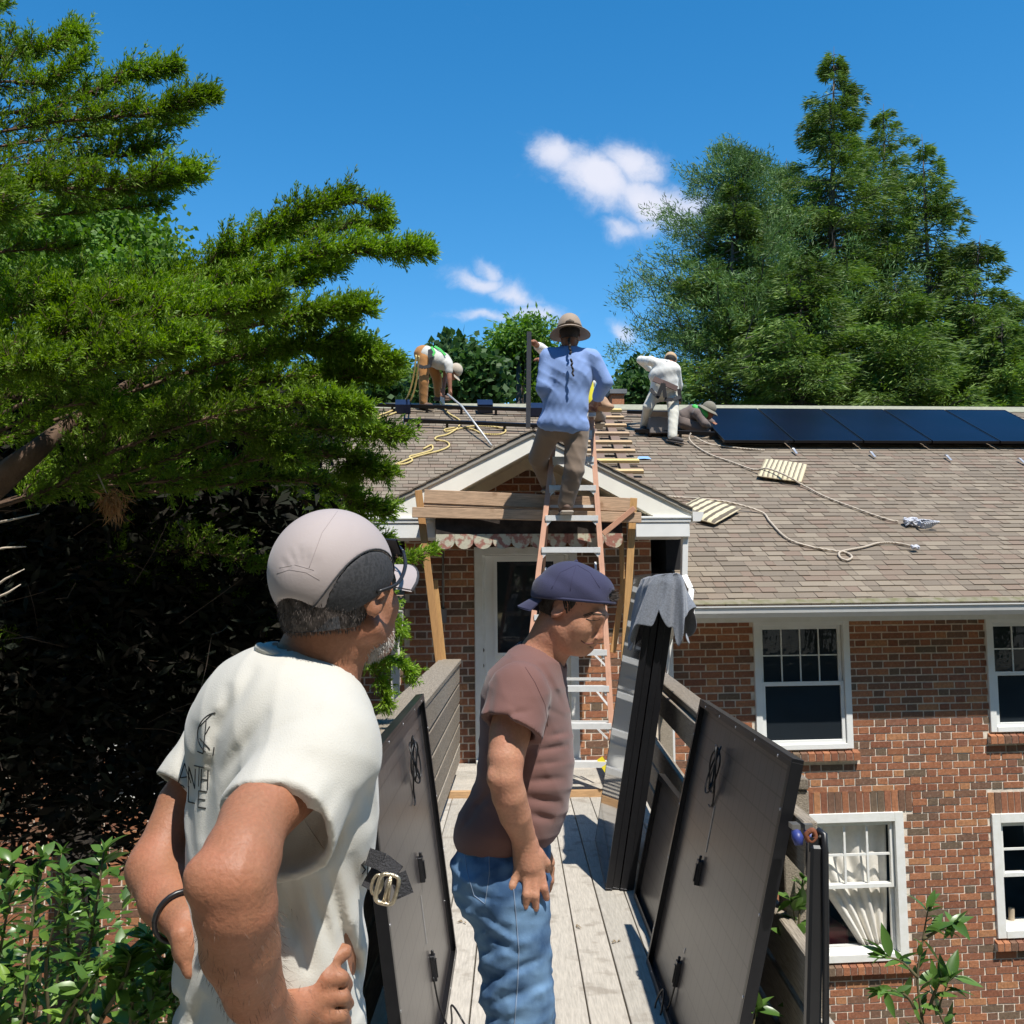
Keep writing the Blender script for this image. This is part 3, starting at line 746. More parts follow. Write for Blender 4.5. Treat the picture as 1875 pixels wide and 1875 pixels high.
for i in range(nsc):
    c = ua + sw * (i + .5); P = [(ua + sw * i + .001, -.76, za + .012), (ua + sw * (i + 1) - .001, -.76, za + .012)]
    zz = za - .055
    P = [(ua + sw * i + .001, -.762, za), (ua + sw * (i + 1) - .001, -.762, za)] + [(c + (sw / 2 - .001) * math.cos(t), -.762, zz - (sw * .45) * math.sin(t)) for t in np.linspace(0, math.pi, 11)]
    MB().prism(P, (0, 0, 0), (0, .006, 0)).build('valance_scallop', m_awn, awn)

# ---- chimney behind the ridge
cq = RP(1133, 740); cu0, cu1 = RP(1118, 745)[0] - .05, RP(1145, 745)[0]
cvv = RIDGE_V + .5; cs_ = (H2W((0, cvv, 0))[1]) / (H2W(cq)[1])
ca, cbx = hw(1121, 745, cvv)[0], hw(1143, 745, cvv)[0]; cz = hw(1130, 713, cvv)[2]
ch = MB().box((ca, cvv, 3.5), (cbx, cvv + .5, cz - .07)).build('chimney', m_brick_i, roof)
MB().box((ca - .04, cvv - .04, cz - .07), (cbx + .04, cvv + .54, cz)).build('chimney_cap', mat('grey_flashing', (.18, .18, .18), .5, metal=.3), ch)
ch2 = hw(1112, 745, cvv + .3)
MB().box((hw(1107, 745, cvv)[0], cvv + .3, 3.5), (hw(1117, 745, cvv)[0], cvv + .5, hw(1130, 690, cvv)[2])).build('vent_pipe', mat('vent_metal', (.25, .26, .27), .4, metal=.5), roof)
# ------------------------------------------------------------------ bridge: deck, railings
m_deck = palette_mat('grey_deck_boards', [(.42, .385, .33), (.45, .41, .35), (.39, .36, .31), (.47, .43, .37)], 'object', .8, .20, 9, .5, .002, streak=(14, 1.2, 14), wear=((.24, .205, .165), 9, .56, .6))
m_rail = palette_mat('weathered_grey_wood', [(.30, .255, .20), (.26, .22, .17), (.34, .295, .235), (.22, .185, .145)], 'object', .9, .42, 12, .9, .004, streak=(18, 1.0, 18))
m_pine = palette_mat('new_pine_wood', [(.56, .36, .19), (.60, .40, .22), (.50, .31, .16)], 'object', .7, .22, 10, .4, .002, streak=(1.5, 12, 12))
m_pinev = palette_mat('tan_stud_wood', [(.52, .30, .12), (.46, .25, .10)], 'object', .7, .2, 10, .4, .002, streak=(14, 14, 1.0))
m_plank = palette_mat('scaffold_plank_wood', [(.50, .34, .22), (.46, .30, .19)], 'object', .8, .3, 8, .5, .003, streak=(1.2, 12, 16), wear=((.24, .13, .07), 9, .63, .7))
deck = empty('deck', (0, 0, 0), 0, kind='structure')
x = -.62
i = 0
while x < 1.12:
    w_ = .148
    b = MB(); y0 = -3.0; y1 = 7.82
    pts = []
    b.add([(x, y0, deck_z(y0)), (x + w_ - .006, y0, deck_z(y0)), (x + w_ - .006, y1, deck_z(y1)), (x, y1, deck_z(y1)), (x, y0, deck_z(y0) - .035), (x + w_ - .006, y0, deck_z(y0) - .035), (x + w_ - .006, y1, deck_z(y1) - .035), (x, y1, deck_z(y1) - .035)],
          [(0, 1, 2, 3), (7, 6, 5, 4), (0, 4, 5, 1), (1, 5, 6, 2), (2, 6, 7, 3), (3, 7, 4, 0)])
    o = b.build('plank', m_deck, deck, bevel=.002); o.location.z = random.uniform(-.0015, .0015)
    x += w_; i += 1
# landing boards by the door run across
y = 7.87
while y < 9.38:
    b = MB().box((-.62, y, deck_z(8) - .02), (1.12, y + .134, deck_z(8) + .014)); b.build('plank', m_deck, deck, bevel=.002); y += .14
MB().box((-.55, 7.822, deck_z(8) - .02), (1.05, 7.868, deck_z(8) + .05)).build('edge_board', m_pine, deck, bevel=.003)
js = MB()
for xx in (-.58, .25, 1.06): js.beam((xx, -1, -.13), (xx, 9.3, .04), .045, .18)
js.build('joist', m_rail, deck)
for yy in (3.1, 5.9, 8.7):
    for xx in (-.56, 1.02): MB().box((xx - .06, yy - .06, -3.2), (xx + .06, yy + .06, deck_z(yy) - .04)).build('support_post', m_rail, deck)

railL = empty('bridge_railing', (-.5, 3.0, 0), 0, 'weathered grey board railing along the left side of the bridge', 'railing')
railR = empty('bridge_railing', (.9, 3.0, 0), 0, 'dark weathered board railing behind the leaning panels on the right', 'railing')
def bm_child(parent, name, a, b, w, t, m, up=(0, 0, 1), bevel=.004):
    c = (Vector(a) + Vector(b)) / 2
    mb = MB().beam(Vector(a) - c, Vector(b) - c, w, t, up); o = mb.build(name, m, parent, bevel=bevel)
    o.location = c - parent.location; return o
L0, L1_ = (-.60, 2.95), (-.545, 8.8)
bm_child(railL, 'cap_board', (L0[0], L0[1], deck_z(L0[1]) + .955), (L1_[0], L1_[1], deck_z(L1_[1]) + .955), .19, .036, m_rail)
for k in range(5):
    zz = .86 - k * .165
    bm_child(railL, 'rail_board', (-.515, 2.98, deck_z(3) + zz), (-.475, 8.72, deck_z(8.7) + zz), .028, .145, m_rail)
for yy in (3.1, 4.9, 6.7, 8.6):
    bm_child(railL, 'post', (-.575, yy, deck_z(yy) - .1), (-.575, yy, deck_z(yy) + .935), .085, .085, m_rail, (0, 1, 0))
R0, R1 = (.855, 2.9), (1.05, 8.8)
bm_child(railR, 'cap_board', (.865, 3.25, deck_z(3.2) + .968), (1.06, 8.8, deck_z(8.8) + .968), .11, .036, m_rail)
for zz, y0 in ((.865, 2.86), (.50, 2.84), (.33, 2.86), (.15, 2.9)):
    bm_child(railR, 'rail_board', (.80 + .01, y0, deck_z(3) + zz), (.985, 8.72, deck_z(8.7) + zz), .04, .15, m_rail)
for yy in (3.3, 5.0, 6.8, 8.6):
    xx = .87 + (yy - 3) * .033
    bm_child(railR, 'post', (xx, yy, deck_z(yy) - .1), (xx, yy, deck_z(yy) + .945), .085, .085, m_rail, (0, 1, 0))

# ------------------------------------------------------------------ solar panels
m_frame = mat('black_anodised_frame', (.022, .022, .025), .32, metal=.6, var=.1, scale=30)
def backsheet():
    m, n, l, b = new_mat('panel_backsheet')
    tc = n.new('ShaderNodeTexCoord'); mp = n.new('ShaderNodeMapping'); mp.inputs['Rotation'].default_value = (math.radians(90), 0, 0); l.new(tc.outputs['Object'], mp.inputs[0])
    br = n.new('ShaderNodeTexBrick'); br.offset = 0; br.inputs['Scale'].default_value = 1.0; br.inputs['Brick Width'].default_value = .083; br.inputs['Row Height'].default_value = .083
    br.inputs['Mortar Size'].default_value = .0030; br.inputs['Mortar Smooth'].default_value = .3
    br.inputs['Color1'].default_value = (.098, .086, .082, 1); br.inputs['Color2'].default_value = (.106, .094, .089, 1); br.inputs['Mortar'].default_value = (.030, .027, .028, 1)
    l.new(mp.outputs[0], br.inputs['Vector'])
    wv = n.new('ShaderNodeTexWave'); wv.inputs['Scale'].default_value = 38; wv.bands_direction = 'X'; l.new(tc.outputs['Object'], wv.inputs['Vector'])
    mx = n.new('ShaderNodeMix'); mx.data_type = 'RGBA'; mx.blend_type = 'MULTIPLY'; mx.inputs[0].default_value = .35; l.new(br.outputs[0], mx.inputs[6]); l.new(wv.outputs[0], mx.inputs[7])
    l.new(mx.outputs[2], b.inputs['Base Color']); b.inputs['Roughness'].default_value = .3; b.inputs['Specular IOR Level'].default_value = .55
    return m
m_back = backsheet()
m_pvglass = mat('panel_front_glass', (.008, .010, .022), .06, var=.2, scale=3, spec=.6)
m_cable = mat('black_cable', (.012, .012, .013), .4)
m_plastic = mat('black_plastic', (.014, .014, .016), .35)
m_silver = mat('silver_strip', (.55, .55, .56), .35, metal=.6)
def solar_panel(o_, ax, az, L, Hh, label, group, back=True, cables=True, T=.035):
    """o_: world corner (bottom, start); ax unit along L, az unit along H; normal = ax x az is the BACK side"""
    ax = Vector(ax).normalized(); az = Vector(az); az = (az - ax * az.dot(ax)).normalized(); ay = az.cross(ax)  # front is +y local, back -y
    root = bpy.data.objects.new('solar_panel', None); COL.objects.link(root); root.empty_display_size = .1
    root.matrix_world = Matrix(((ax.x, ay.x, az.x, o_[0]), (ax.y, ay.y, az.y, o_[1]), (ax.z, ay.z, az.z, o_[2]), (0, 0, 0, 1)))
    tag(root, label, 'solar panel', group)
    f = MB(); w = .011; lip = .028
    f.box((0, 0, 0), (L, T, w)).box((0, 0, Hh - w), (L, T, Hh)).box((0, 0, w), (w, T, Hh - w)).box((L - w, 0, w), (L, T, Hh - w))
    f.box((w, 0, w), (L - w, .002, lip)).box((w, 0, Hh - lip), (L - w, .002, Hh - w)).box((w, 0, lip), (lip, .002, Hh - lip)).box((L - lip, 0, lip), (L - w, .002, Hh - lip))
    f.build('frame', m_frame, root, bevel=.0008)
    MB().box((w, T - .010, w), (L - w, T - .0045, Hh - w)).build('backsheet', m_back, root)
    MB().box((w, T - .0042, w), (L - w, T - .001, Hh - w)).build('glass', m_pvglass, root)
    if cables:
        holes = MB()
        for hx in (.15, .45, L / 2, L - .45, L - .15):
            for hz in (.018, Hh - .018): holes.tube([(hx, -.0012, hz), (hx, .0005, hz)], .0045, 8)
        for hz in (.15, .45, Hh - .45, Hh - .15):
            for hx in (.018, L - .018): holes.tube([(hx, -.0012, hz), (hx, .0005, hz)], .0045, 8)
        holes.build('mounting_hole', m_silver, root)
    return root
def jbox(root, x, z, T=.035, s=1.0):
    v = T - .010; b = MB(); b.box((x - .018 * s, v - .018, z - .045 * s), (x + .018 * s, v, z + .045 * s)).box((x - .012 * s, v - .022, z - .035 * s), (x + .012 * s, v - .018, z + .03 * s)); b.tube([(x, v - .01, z + .045 * s), (x, v - .01, z + .062 * s)], .006, 8)
    b.build('junction_box', m_plastic, root, bevel=.002)
def coil(root, cx, cz, rx, rz, turns, T=.035, tail=None, seed=0):
    r = random.Random(seed); pts = []
    for i in range(turns * 12 + 1):
        a = 2 * math.pi * i / 12 + 1.5; k = 1 + .12 * math.sin(i * .37 + seed)
        pts.append((cx + rx * k * math.cos(a), T - .022 - .025 * (.5 + .5 * math.sin(i * .7)) - r.random() * .004, cz + rz * k * math.sin(a)))
    if tail: pts += tail
    MB().tube(catmull(pts, 3), .0032, 6).build('cable', m_cable, root)

# left foreground panel (back towards the bridge): long edge runs from far to near
def panelYZ(xb, zb, xt, zt, yfar, L, Hh, side, label, group, yaw=0.0, cables=True):
    ax = Vector((yaw, 1, .018)) if side < 0 else Vector((yaw, -1, -.018))
    az = Vector((xt - xb, 0, zt - zb))
    if side < 0: o_ = (xb, yfar - L, deck_z(yfar - L) + (zb - deck_z(yfar)))
    else: o_ = (xb, yfar, zb)
    return solar_panel(o_, ax, az, L, Hh, label, group, cables=cables)
G_P = 'black solar panels leaning on the bridge'
pl = panelYZ(-.262, deck_z(4.6) + .002, -.402, 1.205, 4.6, 1.74, 1.13, -1, 'black solar panel leaning left beside the man in the white t-shirt, its back showing', G_P)
# is the back facing +x ? local -y = -(az x ax)
def pl_xy(root, px, py):
    """local coordinates where the view ray meets the panel's back plane"""
    M = root.matrix_world.inverted(); o_ = M @ Vector(CAM); d = (M.to_3x3() @ Vector(ray(px, py))); t = (.025 - o_.y) / d.y; q = o_ + d * t; return q.x, q.z
bpy.context.view_layer.update()
for (px, py) in ((768, 1592), (790, 1772)):
    x_, z_ = pl_xy(pl, px, py); jbox(pl, x_, z_)
x_, z_ = pl_xy(pl, 748, 1395); coil(pl, x_, z_, .05, .075, 3, tail=[(x_ + .02, .02, z_ - .09), (x_ + .01, .02, z_ - .15), (x_ - .04, .018, z_ - .155)], seed=1)
x_, z_ = pl_xy(pl, 790, 1790); MB().tube(catmull([(x_, .018, z_), (x_ + .02, .01, z_ - .12), (x_ - .02, -.03, z_ - .20), (x_ - .2, -.10, z_ - .13), (x_ - .3, -.10, z_ - .05), (x_ - .22, -.06, z_ - .02), (x_ - .1, -.04, z_ - .12), (x_ - .02, -.02, z_ - .2), (x_ - .12, -.08, z_ - .21), (x_ - .28, -.12, z_ - .12)], 6), .0035, 6).build('cable', m_cable, pl)
a_ = pl_xy(pl, 770, 1640); b_ = pl_xy(pl, 781, 1728)
MB().beam((a_[0], .0235, a_[1]), (b_[0], .0235, b_[1]), .005, .002, (0, 1, 0)).build('silver_strip', m_silver, pl)
a_ = pl_xy(pl, 812, 1620); b_ = pl_xy(pl, 814, 1650); MB().beam((a_[0], .0235, a_[1]), (b_[0], .0235, b_[1]), .004, .002, (0, 1, 0)).build('silver_strip', m_silver, pl)

pr = panelYZ(.545, deck_z(4.45) + .002, .80, 1.180, 4.45, 1.50, 1.13, 1, 'large black solar panel leaning right at the bridge end with coiled cables', G_P, yaw=-.01)
bpy.context.view_layer.update()
for (px, py) in ((1282, 1598), (1243, 1783)):
    x_, z_ = pl_xy(pr, px, py); jbox(pr, x_, z_)
x_, z_ = pl_xy(pr, 1319, 1412); coil(pr, x_, z_, .035, .085, 3, tail=[(x_ + .0, .02, z_ - .10), (x_ - .02, .02, z_ - .14), (x_ - .05, .018, z_ - .14)], seed=4)
x_, z_ = pl_xy(pr, 1241, 1800); MB().tube(catmull([(x_, .018, z_), (x_ - .01, .01, z_ - .1), (x_ - .03, -.02, z_ - .2), (x_ - .09, -.02, z_ - .12), (x_ - .05, -.01, z_ - .05), (x_ - .02, -.01, z_ - .14), (x_ - .05, -.03, z_ - .24)], 6), .0035, 6).build('cable', m_cable, pr)
a_ = pl_xy(pr, 1309, 1476); b_ = pl_xy(pr, 1293, 1560); MB().beam((a_[0], .0235, a_[1]), (b_[0], .0235, b_[1]), .006, .002, (0, 1, 0)).build('silver_strip', m_silver, pr)
a_ = pl_xy(pr, 1255, 1737); b_ = pl_xy(pr, 1253, 1745); MB().beam((a_[0], .0235, a_[1]), (b_[0], .0235, b_[1]), .006, .002, (0, 1, 0)).build('silver_strip', m_silver, pr)

# stack of panels standing upright under the towel
G_S = 'solar panels standing in the upright stack'
for k in range(4):
    x0 = .500 + k * .038; yj = [0, .012, -.008, .006][k]
    az = Vector((.275, 0, 1.64)); 
    solar_panel((x0, 5.46 + yj, deck_z(5.46)), (0.028, 1, .018), az, 1.04, 1.67,
                ['leftmost solar panel of the upright stack, its glass side lit', 'second solar panel from the left in the upright stack', 'third solar panel from the left in the upright stack', 'rightmost solar panel of the upright stack against the railing'][k], G_S, cables=False)
# the glass of the first faces the bridge: give it a mirror-black skin on its outer side
q_ = panelYZ(.60, deck_z(5.3) + .002, .74, .72, 5.36, .72, .64, 1, 'dark solar panel half hidden between the upright stack and the near panel', G_P, cables=False)

# ------------------------------------------------------------------ towel over the stack
m_towel = mat('grey_terry_cloth', (.17, .185, .215), .95, var=.25, scale=120, bump=.9, bscale=260, bdist=.004, sheen=.4)
def towel():
    top = Vector((.815, 5.42, 1.738))
    ring = [(-.065, .50), (-.08, .20), (-.075, -.02), (-.01, -.045), (.04, -.05), (.08, -.03), (.092, .2), (.09, .5)]   # dx, dy
    hem = [.38, .36, .30, .20, .34, .17, .35, .28]
    flare = [.08, .08, .09, .03, .04, .055, .05, .05]
    C_ = catmull([(a, b, h) for (a, b), h in zip(ring, hem)], 9); FL = catmull([(f, 0, 0) for f in flare], 9)
    n = len(C_); rows = 26; V_, F_ = [], []
    for j in range(-4, rows + 1):
        for i, c in enumerate(C_):
            if j < 0:
                t = (-j) / 4; dx = c.x * (1 - t * .75) + .045 * t * .75; dy = c.y; z = .010 + .004 * math.sin(i * .8 + j)
                V_.append((top.x + dx, top.y + dy, top.z + z - .008 * (1 - t)))
            else:
                t = j / rows; nx = -1 if c.x < -.03 else (1 if c.x > .15 else c.x * 6); d = Vector((c.x - .045, (c.y if c.y < .05 else 0) * 1.2, 0)); d = d.normalized() if d.length > 1e-4 else Vector((0, -1, 0))
                h = c.z * (1 + .12 * math.sin(i * .9)); fl = FL[min(i, len(FL) - 1)].x * t ** 1.2
                wob = .020 * math.sin(i * .62 + 2.2 * t + .8) * t ** .7 + .008 * math.sin(i * 1.7 + 5 * t) * t
                sag = (0.0 if i < n * .62 else .05 * t)
                p = Vector((c.x, c.y, 0)) + d * (fl + wob + .012 * min(1, t * 6))
                V_.append((top.x + p.x - .02 * t * 0, top.y + p.y, top.z - h * t ** 1.05 + .004 * math.sin(i * 2.1 + j)))
    R = rows + 5
    for j in range(R - 1):
        for i in range(n - 1): F_.append((j * n + i, j * n + i + 1, (j + 1) * n + i + 1, (j + 1) * n + i))
    me = np_mesh('towel', np.array(V_), np.array(F_), True); o = link('towel', me, m_towel)
    s = o.modifiers.new('t', 'SOLIDIFY'); s.thickness = .006; s.offset = 1
    ss = o.modifiers.new('s', 'SUBSURF'); ss.levels = 1; ss.render_levels = 1
    tag(o, 'grey terry towel draped over the top of the upright panel stack', 'towel')
towel()

# ------------------------------------------------------------------ ladder
m_fib = mat('orange_fibreglass', (.54, .285, .18), .5, var=.08, scale=15)
m_alu = mat('white_aluminium', (.74, .74, .72), .4, metal=.15, var=.06, scale=20)
m_yel = mat('yellow_label', (.75, .62, .03), .5)
lad = empty('step_ladder', tuple(W(1035, 1455, 7.75)), 0, 'tall orange fibreglass step ladder with white treads carrying the man in the blue shirt', 'ladder')
bpy.context.view_layer.update()
LB = Vector(lad.location)
def Lp(px, py, Y): return Vector(W(px, py, Y)) - LB
def ladY(py): return 7.75 + .80 * (1455 - py) / (1455 - 765)
def rail_pts(side):
    P = [(1014, 765), (1010, 830), (984, 1046), (940, 1455)] if side < 0 else [(1084, 765), (1090, 850), (1104, 1046), (1129, 1455)]
    return [Lp(px, py, ladY(py)) for px, py in P]
for s_ in (-1, 1):
    P = rail_pts(s_); b = MB()
    for i in range(3): b.beam(P[i], P[i + 1], .024, .075, (0, 1, 0)); 
    for i in range(3): b.beam(P[i] + Vector((s_ * -.012, -.033, 0)), P[i + 1] + Vector((s_ * -.012, -.033, 0)), .036, .009, (0, 1, 0))
    b.build('side_rail', m_fib, lad)
def rail_x(side, py):
    P = [(1014, 765), (1010, 830), (984, 1046), (940, 1455)] if side < 0 else [(1084, 765), (1090, 850), (1104, 1046), (1129, 1455)]
    for i in range(3):
        if py <= P[i + 1][1]: t = (py - P[i][1]) / (P[i + 1][1] - P[i][1]); return P[i][0] + t * (P[i + 1][0] - P[i][0])
    return P[-1][0]
for py in (790, 838, 890, 945, 1003, 1063, 1126, 1190, 1256, 1324, 1394):
    a = Lp(rail_x(-1, py), py, ladY(py) - .02); c = Lp(rail_x(1, py), py, ladY(py) - .02)
    t = MB().beam(a + Vector((.01, 0, 0)), c - Vector((.01, 0, 0)), .085, .006, (0, 0, 1)).beam(a + Vector((.01, -.042, -.02)), c + Vector((-.01, -.042, -.02)), .004, .042, (0, 0, 1)).beam(a + Vector((.01, .042, -.012)), c + Vector((-.01, .042, -.012)), .004, .026, (0, 0, 1))
    for s2, p in ((1, a), (-1, c)):
        t.prism([p + Vector((s2 * .012, -.035, -.04)), p + Vector((s2 * .065, -.035, -.04)), p + Vector((s2 * .012, -.035, -.095))], (0, 0, 0), (0, .004, 0))
    t.build('tread', m_alu, lad)
# rear frame
top_y = ladY(765)
for s_, (pt, pb) in ((-1, ((1016, 768), (968, 1418))), (1, ((1082, 768), (1128, 1418)))):
    a = Lp(pt[0], pt[1], top_y + .05); c = Lp(pb[0], pb[1], 8.95); c.z = deck_z(8) + .012 - LB.z
    MB().beam(a, c, .022, .05, (0, 1, 0)).build('rear_rail', m_fib, lad)
for k in range(1, 8):
    t_ = k / 8.0
    a = Lp(1016, 768, top_y + .05).lerp(Lp(968, 1400, 8.95), t_); c = Lp(1082, 768, top_y + .05).lerp(Lp(1128, 1400, 8.95), t_)
    MB().beam(a, c, .012, .024, (0, 0, 1)).build('rear_brace', m_alu, lad)
for (p0, p1) in (((1085, 1195), (1113, 1223)), ((1088, 1260), (1114, 1292)), ((1090, 1330), (1112, 1352)), ((1000, 1040), (996, 1070)), ((1090, 1030), (1092, 1060))):
    MB().beam(Lp(*p0, 8.45), Lp(*p1, 8.15), .016, .012, (0, 1, 0)).build('brace', m_alu, lad)
MB().beam(Lp(1008, 762, top_y), Lp(1090, 762, top_y), .17, .03).build('top_cap', m_alu, lad)
MB().beam(Lp(1098, 1388, 7.77), Lp(1113, 1412, 7.75), .05, .004, (0, 1, 0)).build('warning_label', m_yel, lad)

# ------------------------------------------------------------------ scaffold: two planks on studs
def thing_beam(name, pts, Y, w, t, m, label, cat, group=None, up=(0, 1, 0), Y2=None, bevel=.003):
    a = Vector(W(*pts[0], Y)); c = Vector(W(*pts[1], Y2 or Y)); mid = (a + c) / 2
    b = MB(); b.beam(a - mid, c - mid, w, t, up); o = b.build(name, m, None, bevel=bevel); o.location = mid; return tag(o, label, cat, group)
thing_beam('scaffold_plank', ((777, 909), (1160, 925)), 8.72, .036, .118, m_plank, 'knotty scaffold plank standing on edge below the gable, the upper board', 'plank', 'scaffold boards', up=(0, 0, 1))
thing_beam('scaffold_plank', ((755, 938), (1174, 948)), 8.62, .040, .088, m_plank, 'lower scaffold board nailed across the two leaning studs', 'plank', 'scaffold boards', up=(0, 0, 1))
MB_ = MB()
thing_beam('scaffold_plank', ((775, 926), (1162, 936)), 8.82, .22, .036, m_plank, 'flat scaffold board behind the two edge boards where the left boot stands', 'plank', 'scaffold boards', up=(0, 0, 1))
thing_beam('stud', ((766, 898), (806, 1228)), 8.72, .062, .038, m_pinev, 'tan wooden stud leaning from the left railing cap up to the planks', 'stud', 'scaffold studs')
thing_beam('stud', ((796, 1062), (813, 1222)), 8.82, .05, .038, m_pinev, 'short stud with a pale end behind the left leaning stud', 'stud', 'scaffold studs')
thing_beam('stud', ((1160, 912), (1143, 1210)), 8.72, .062, .038, m_pinev, 'upright stud on the right carrying the plank ends', 'stud', 'scaffold studs')
thing_beam('stud', ((1138, 985), (1140, 1095)), 8.9, .04, .03, m_pinev, 'thin upright batten just left of the right stud', 'stud', 'scaffold studs')
thing_beam('stud', ((1143, 1060), (1122, 1195)), 8.86, .05, .038, m_pinev, 'slanting stud behind the right upright at face height', 'stud', 'scaffold studs')
thing_beam('brace', ((1162, 930), (1104, 978)), 8.58, .045, .02, m_fib, 'orange diagonal brace between the ladder and the right stud', 'brace')
# plank clamps at railing end
m_blue = mat('blue_clamp_paint', (.03, .045, .20), .45); m_rust = mat('rusty_iron', (.20, .07, .035), .85, metal=.2, var=.4, scale=50)
cl0 = W(1462, 1522, 2.85)
for k, (dx, lb_) in enumerate(((-.008, 'left blue-jawed clamp on the cut end of the railing board'), (.026, 'right blue-jawed clamp on the cut end of the railing board, black handle hanging'))):
    r = empty('clamp', (cl0[0] + dx, cl0[1], cl0[2]), 0, lb_, 'clamp', 'clamps on the railing end')
    MB().tube([(0, 0, .0), (0, -.02, -.012), (0, -.028, -.03)], [.013, .016, .011], 10).build('jaw', m_blue, r)
    MB().box((-.011, -.012, .006), (.011, .03, .02)).build('bar', mat('clamp_steel', (.28, .27, .25), .4, metal=.7), r)
    if k: MB().tube([(0, -.022, -.02), (-.004, -.03, -.06), (-.012, -.034, -.11)], [.012, .013, .008], 10).build('handle', m_plastic, r)
# black padded poles at the right
pb = empty('pole_stand', tuple(W(1494, 1875, 2.3)), 0, 'pair of black poles with a hooked top rising beside the railing end', 'pole')
o0 = Vector(pb.location)
def Q(px, py, Y=2.3): return Vector(W(px, py, Y)) - o0
MB().beam(Q(1495, 1546), Q(1477, 2300), .032, .032, (0, 1, 0)).build('pole', m_plastic, pb, bevel=.006)
MB().tube([Q(1492, 1552, 2.31), Q(1492, 1530, 2.31), Q(1500, 1521, 2.3), Q(1509, 1528, 2.29), Q(1511, 1560, 2.28), Q(1512, 1700, 2.28), Q(1512, 2300, 2.28)], .0075, 12).build('hooked_rod', m_plastic, pb)
MB().tube(catmull([Q(1482, 1522), Q(1476, 1530), Q(1485, 1541), Q(1494, 1532), Q(1488, 1520), Q(1480, 1524)], 5), .006, 8).build('link', m_rust, pb)
MB().beam(Q(1480, 1546), Q(1511, 1546), .03, .010, (0, 1, 0)).build('collar', m_plastic, pb)
# small dry leaves on the deck
m_leafd = mat('dry_leaf', (.20, .14, .07), .9, var=.3)
for i, (px, py, lb_) in enumerate(((850, 1665, 'curled dry leaf on the deck by the left panel'), (848, 1690, 'small dry sprig on the deck near the jeans'), (1055, 1699, 'dry leaf on the deck boards in the middle'), (1130, 1727, 'tiny twig on the deck near the right panel'))):
    r = ray(px, py); t = -1.6 / (r[2] - .018 * r[1]); p = CAM + r * t
    b = MB()
    for k in range(3):
        a = random.random() * 6; c, s = math.cos(a) * .018, math.sin(a) * .018; b.add([(0, 0, .001), (c - s * .3, s + c * .3, .008), (c * 1.8, s * 1.8, .003), (c + s * .3, s - c * .3, .009)], [(0, 1, 2, 3)])
    o = b.build('dry_leaf', m_leafd); o.location = (p[0], p[1], p[2] + .002); tag(o, lb_, 'leaf', 'dry leaves on the deck')
# ------------------------------------------------------------------ things on the roof
m_black = mat('black_rail', (.016, .016, .018), .4, metal=.5)
def roof_dir(): return Vector(H2W((0, 1, SLOPE)) - H2W((0, 0, 0))).normalized()
RD = roof_dir(); RU = Vector(HU); RN = RU.cross(RD).normalized()
# solar array
m_pvblue = mat('roof_panel_glass', (.004, .005, .014), .2, var=.25, scale=1.5, spec=.12)
h_ = .13
uA = RP(1325, 806, h_)[0]; vA = RP(1325, 806, h_)[1]; uB = RP(1740, 828, h_)[0]
pw = (uB - uA) / 3; 
vT = min(RIDGE_V - .12, RP(1418, 748, h_)[1]); pLn = (vT - vA) * math.sqrt(1 + SLOPE ** 2)
names = ['leftmost panel of the roof array, beside the kneeling worker', 'second panel from the left in the roof array', 'third panel from the left in the roof array', 'fourth panel from the left in the roof array', 'roof array panel cut by the right edge of the photo']
print('roof panel', pw, pLn, uA, vA)
for k in range(5):
    o_ = H2W((uA + k * pw + .01, vA, zr(vA) + h_))
    M = Matrix(((RU.x, RD.x, RN.x, o_[0]), (RU.y, RD.y, RN.y, o_[1]), (RU.z, RD.z, RN.z, o_[2]), (0, 0, 0, 1)))
    r = bpy.data.objects.new('solar_panel', None); COL.objects.link(r); r.matrix_world = M; r.empty_display_size = .1
    tag(r, names[k], 'solar panel', 'solar panels mounted on the roof')
    w = pw - .02; f = MB(); t = .012
    f.box((0, 0, -.035), (w, t, .001)).box((0, pLn - t, -.035), (w, pLn, .001)).box((0, t, -.035), (t, pLn - t, .001)).box((w - t, t, -.035), (w, pLn - t, .001)); f.build('frame', m_frame, r)
    MB().box((t, t, -.008), (w - t, pLn - t, -.002)).build('glass', m_pvblue, r)
    MB().box((t, t, -.016), (w - t, pLn - t, -.009)).build('backsheet', m_back, r)
def roof_beam(name, pa, pb, h, w, t, m, label, cat, group=None, feet=0):
    a = Vector(RW(*pa, h)); c = Vector(RW(*pb, h))
    r = empty(name, tuple(a), 0, label, cat, group)
    MB().beam((0, 0, 0), c - a, w, t, RN).build('rail', m, r)
    for i in range(feet):
        p = (c - a) * ((i + .5) / feet); 
        b = MB(); b.beam(p - RN * h + RD * -.05, p - RN * h + RD * .06, .05, .012, RN); b.beam(p - RN * (h - .01), p - RN * .01, .035, .045, RD)
        b.build('foot', m, r)
    return r
G_R = 'black mounting rails on the roof'
roof_beam('mounting_rail', (560, 737), (1003, 751), .10, .045, .05, m_black, 'upper mounting rail just below the ridge, left of the blue-shirted man', 'rail', G_R, 7)
roof_beam('mounting_rail', (740, 769), (1003, 780), .10, .045, .05, m_black, 'lower mounting rail running left under the yellow rope', 'rail', G_R, 5)
roof_beam('mounting_rail', (1148, 754), (1325, 758), .08, .045, .05, m_black, 'short upper rail stub behind the worker in white', 'rail', G_R, 3)
roof_beam('mounting_rail', (1162, 788), (1330, 795), .08, .045, .05, m_black, 'lower rail under the feet of the worker in white', 'rail', G_R, 3)
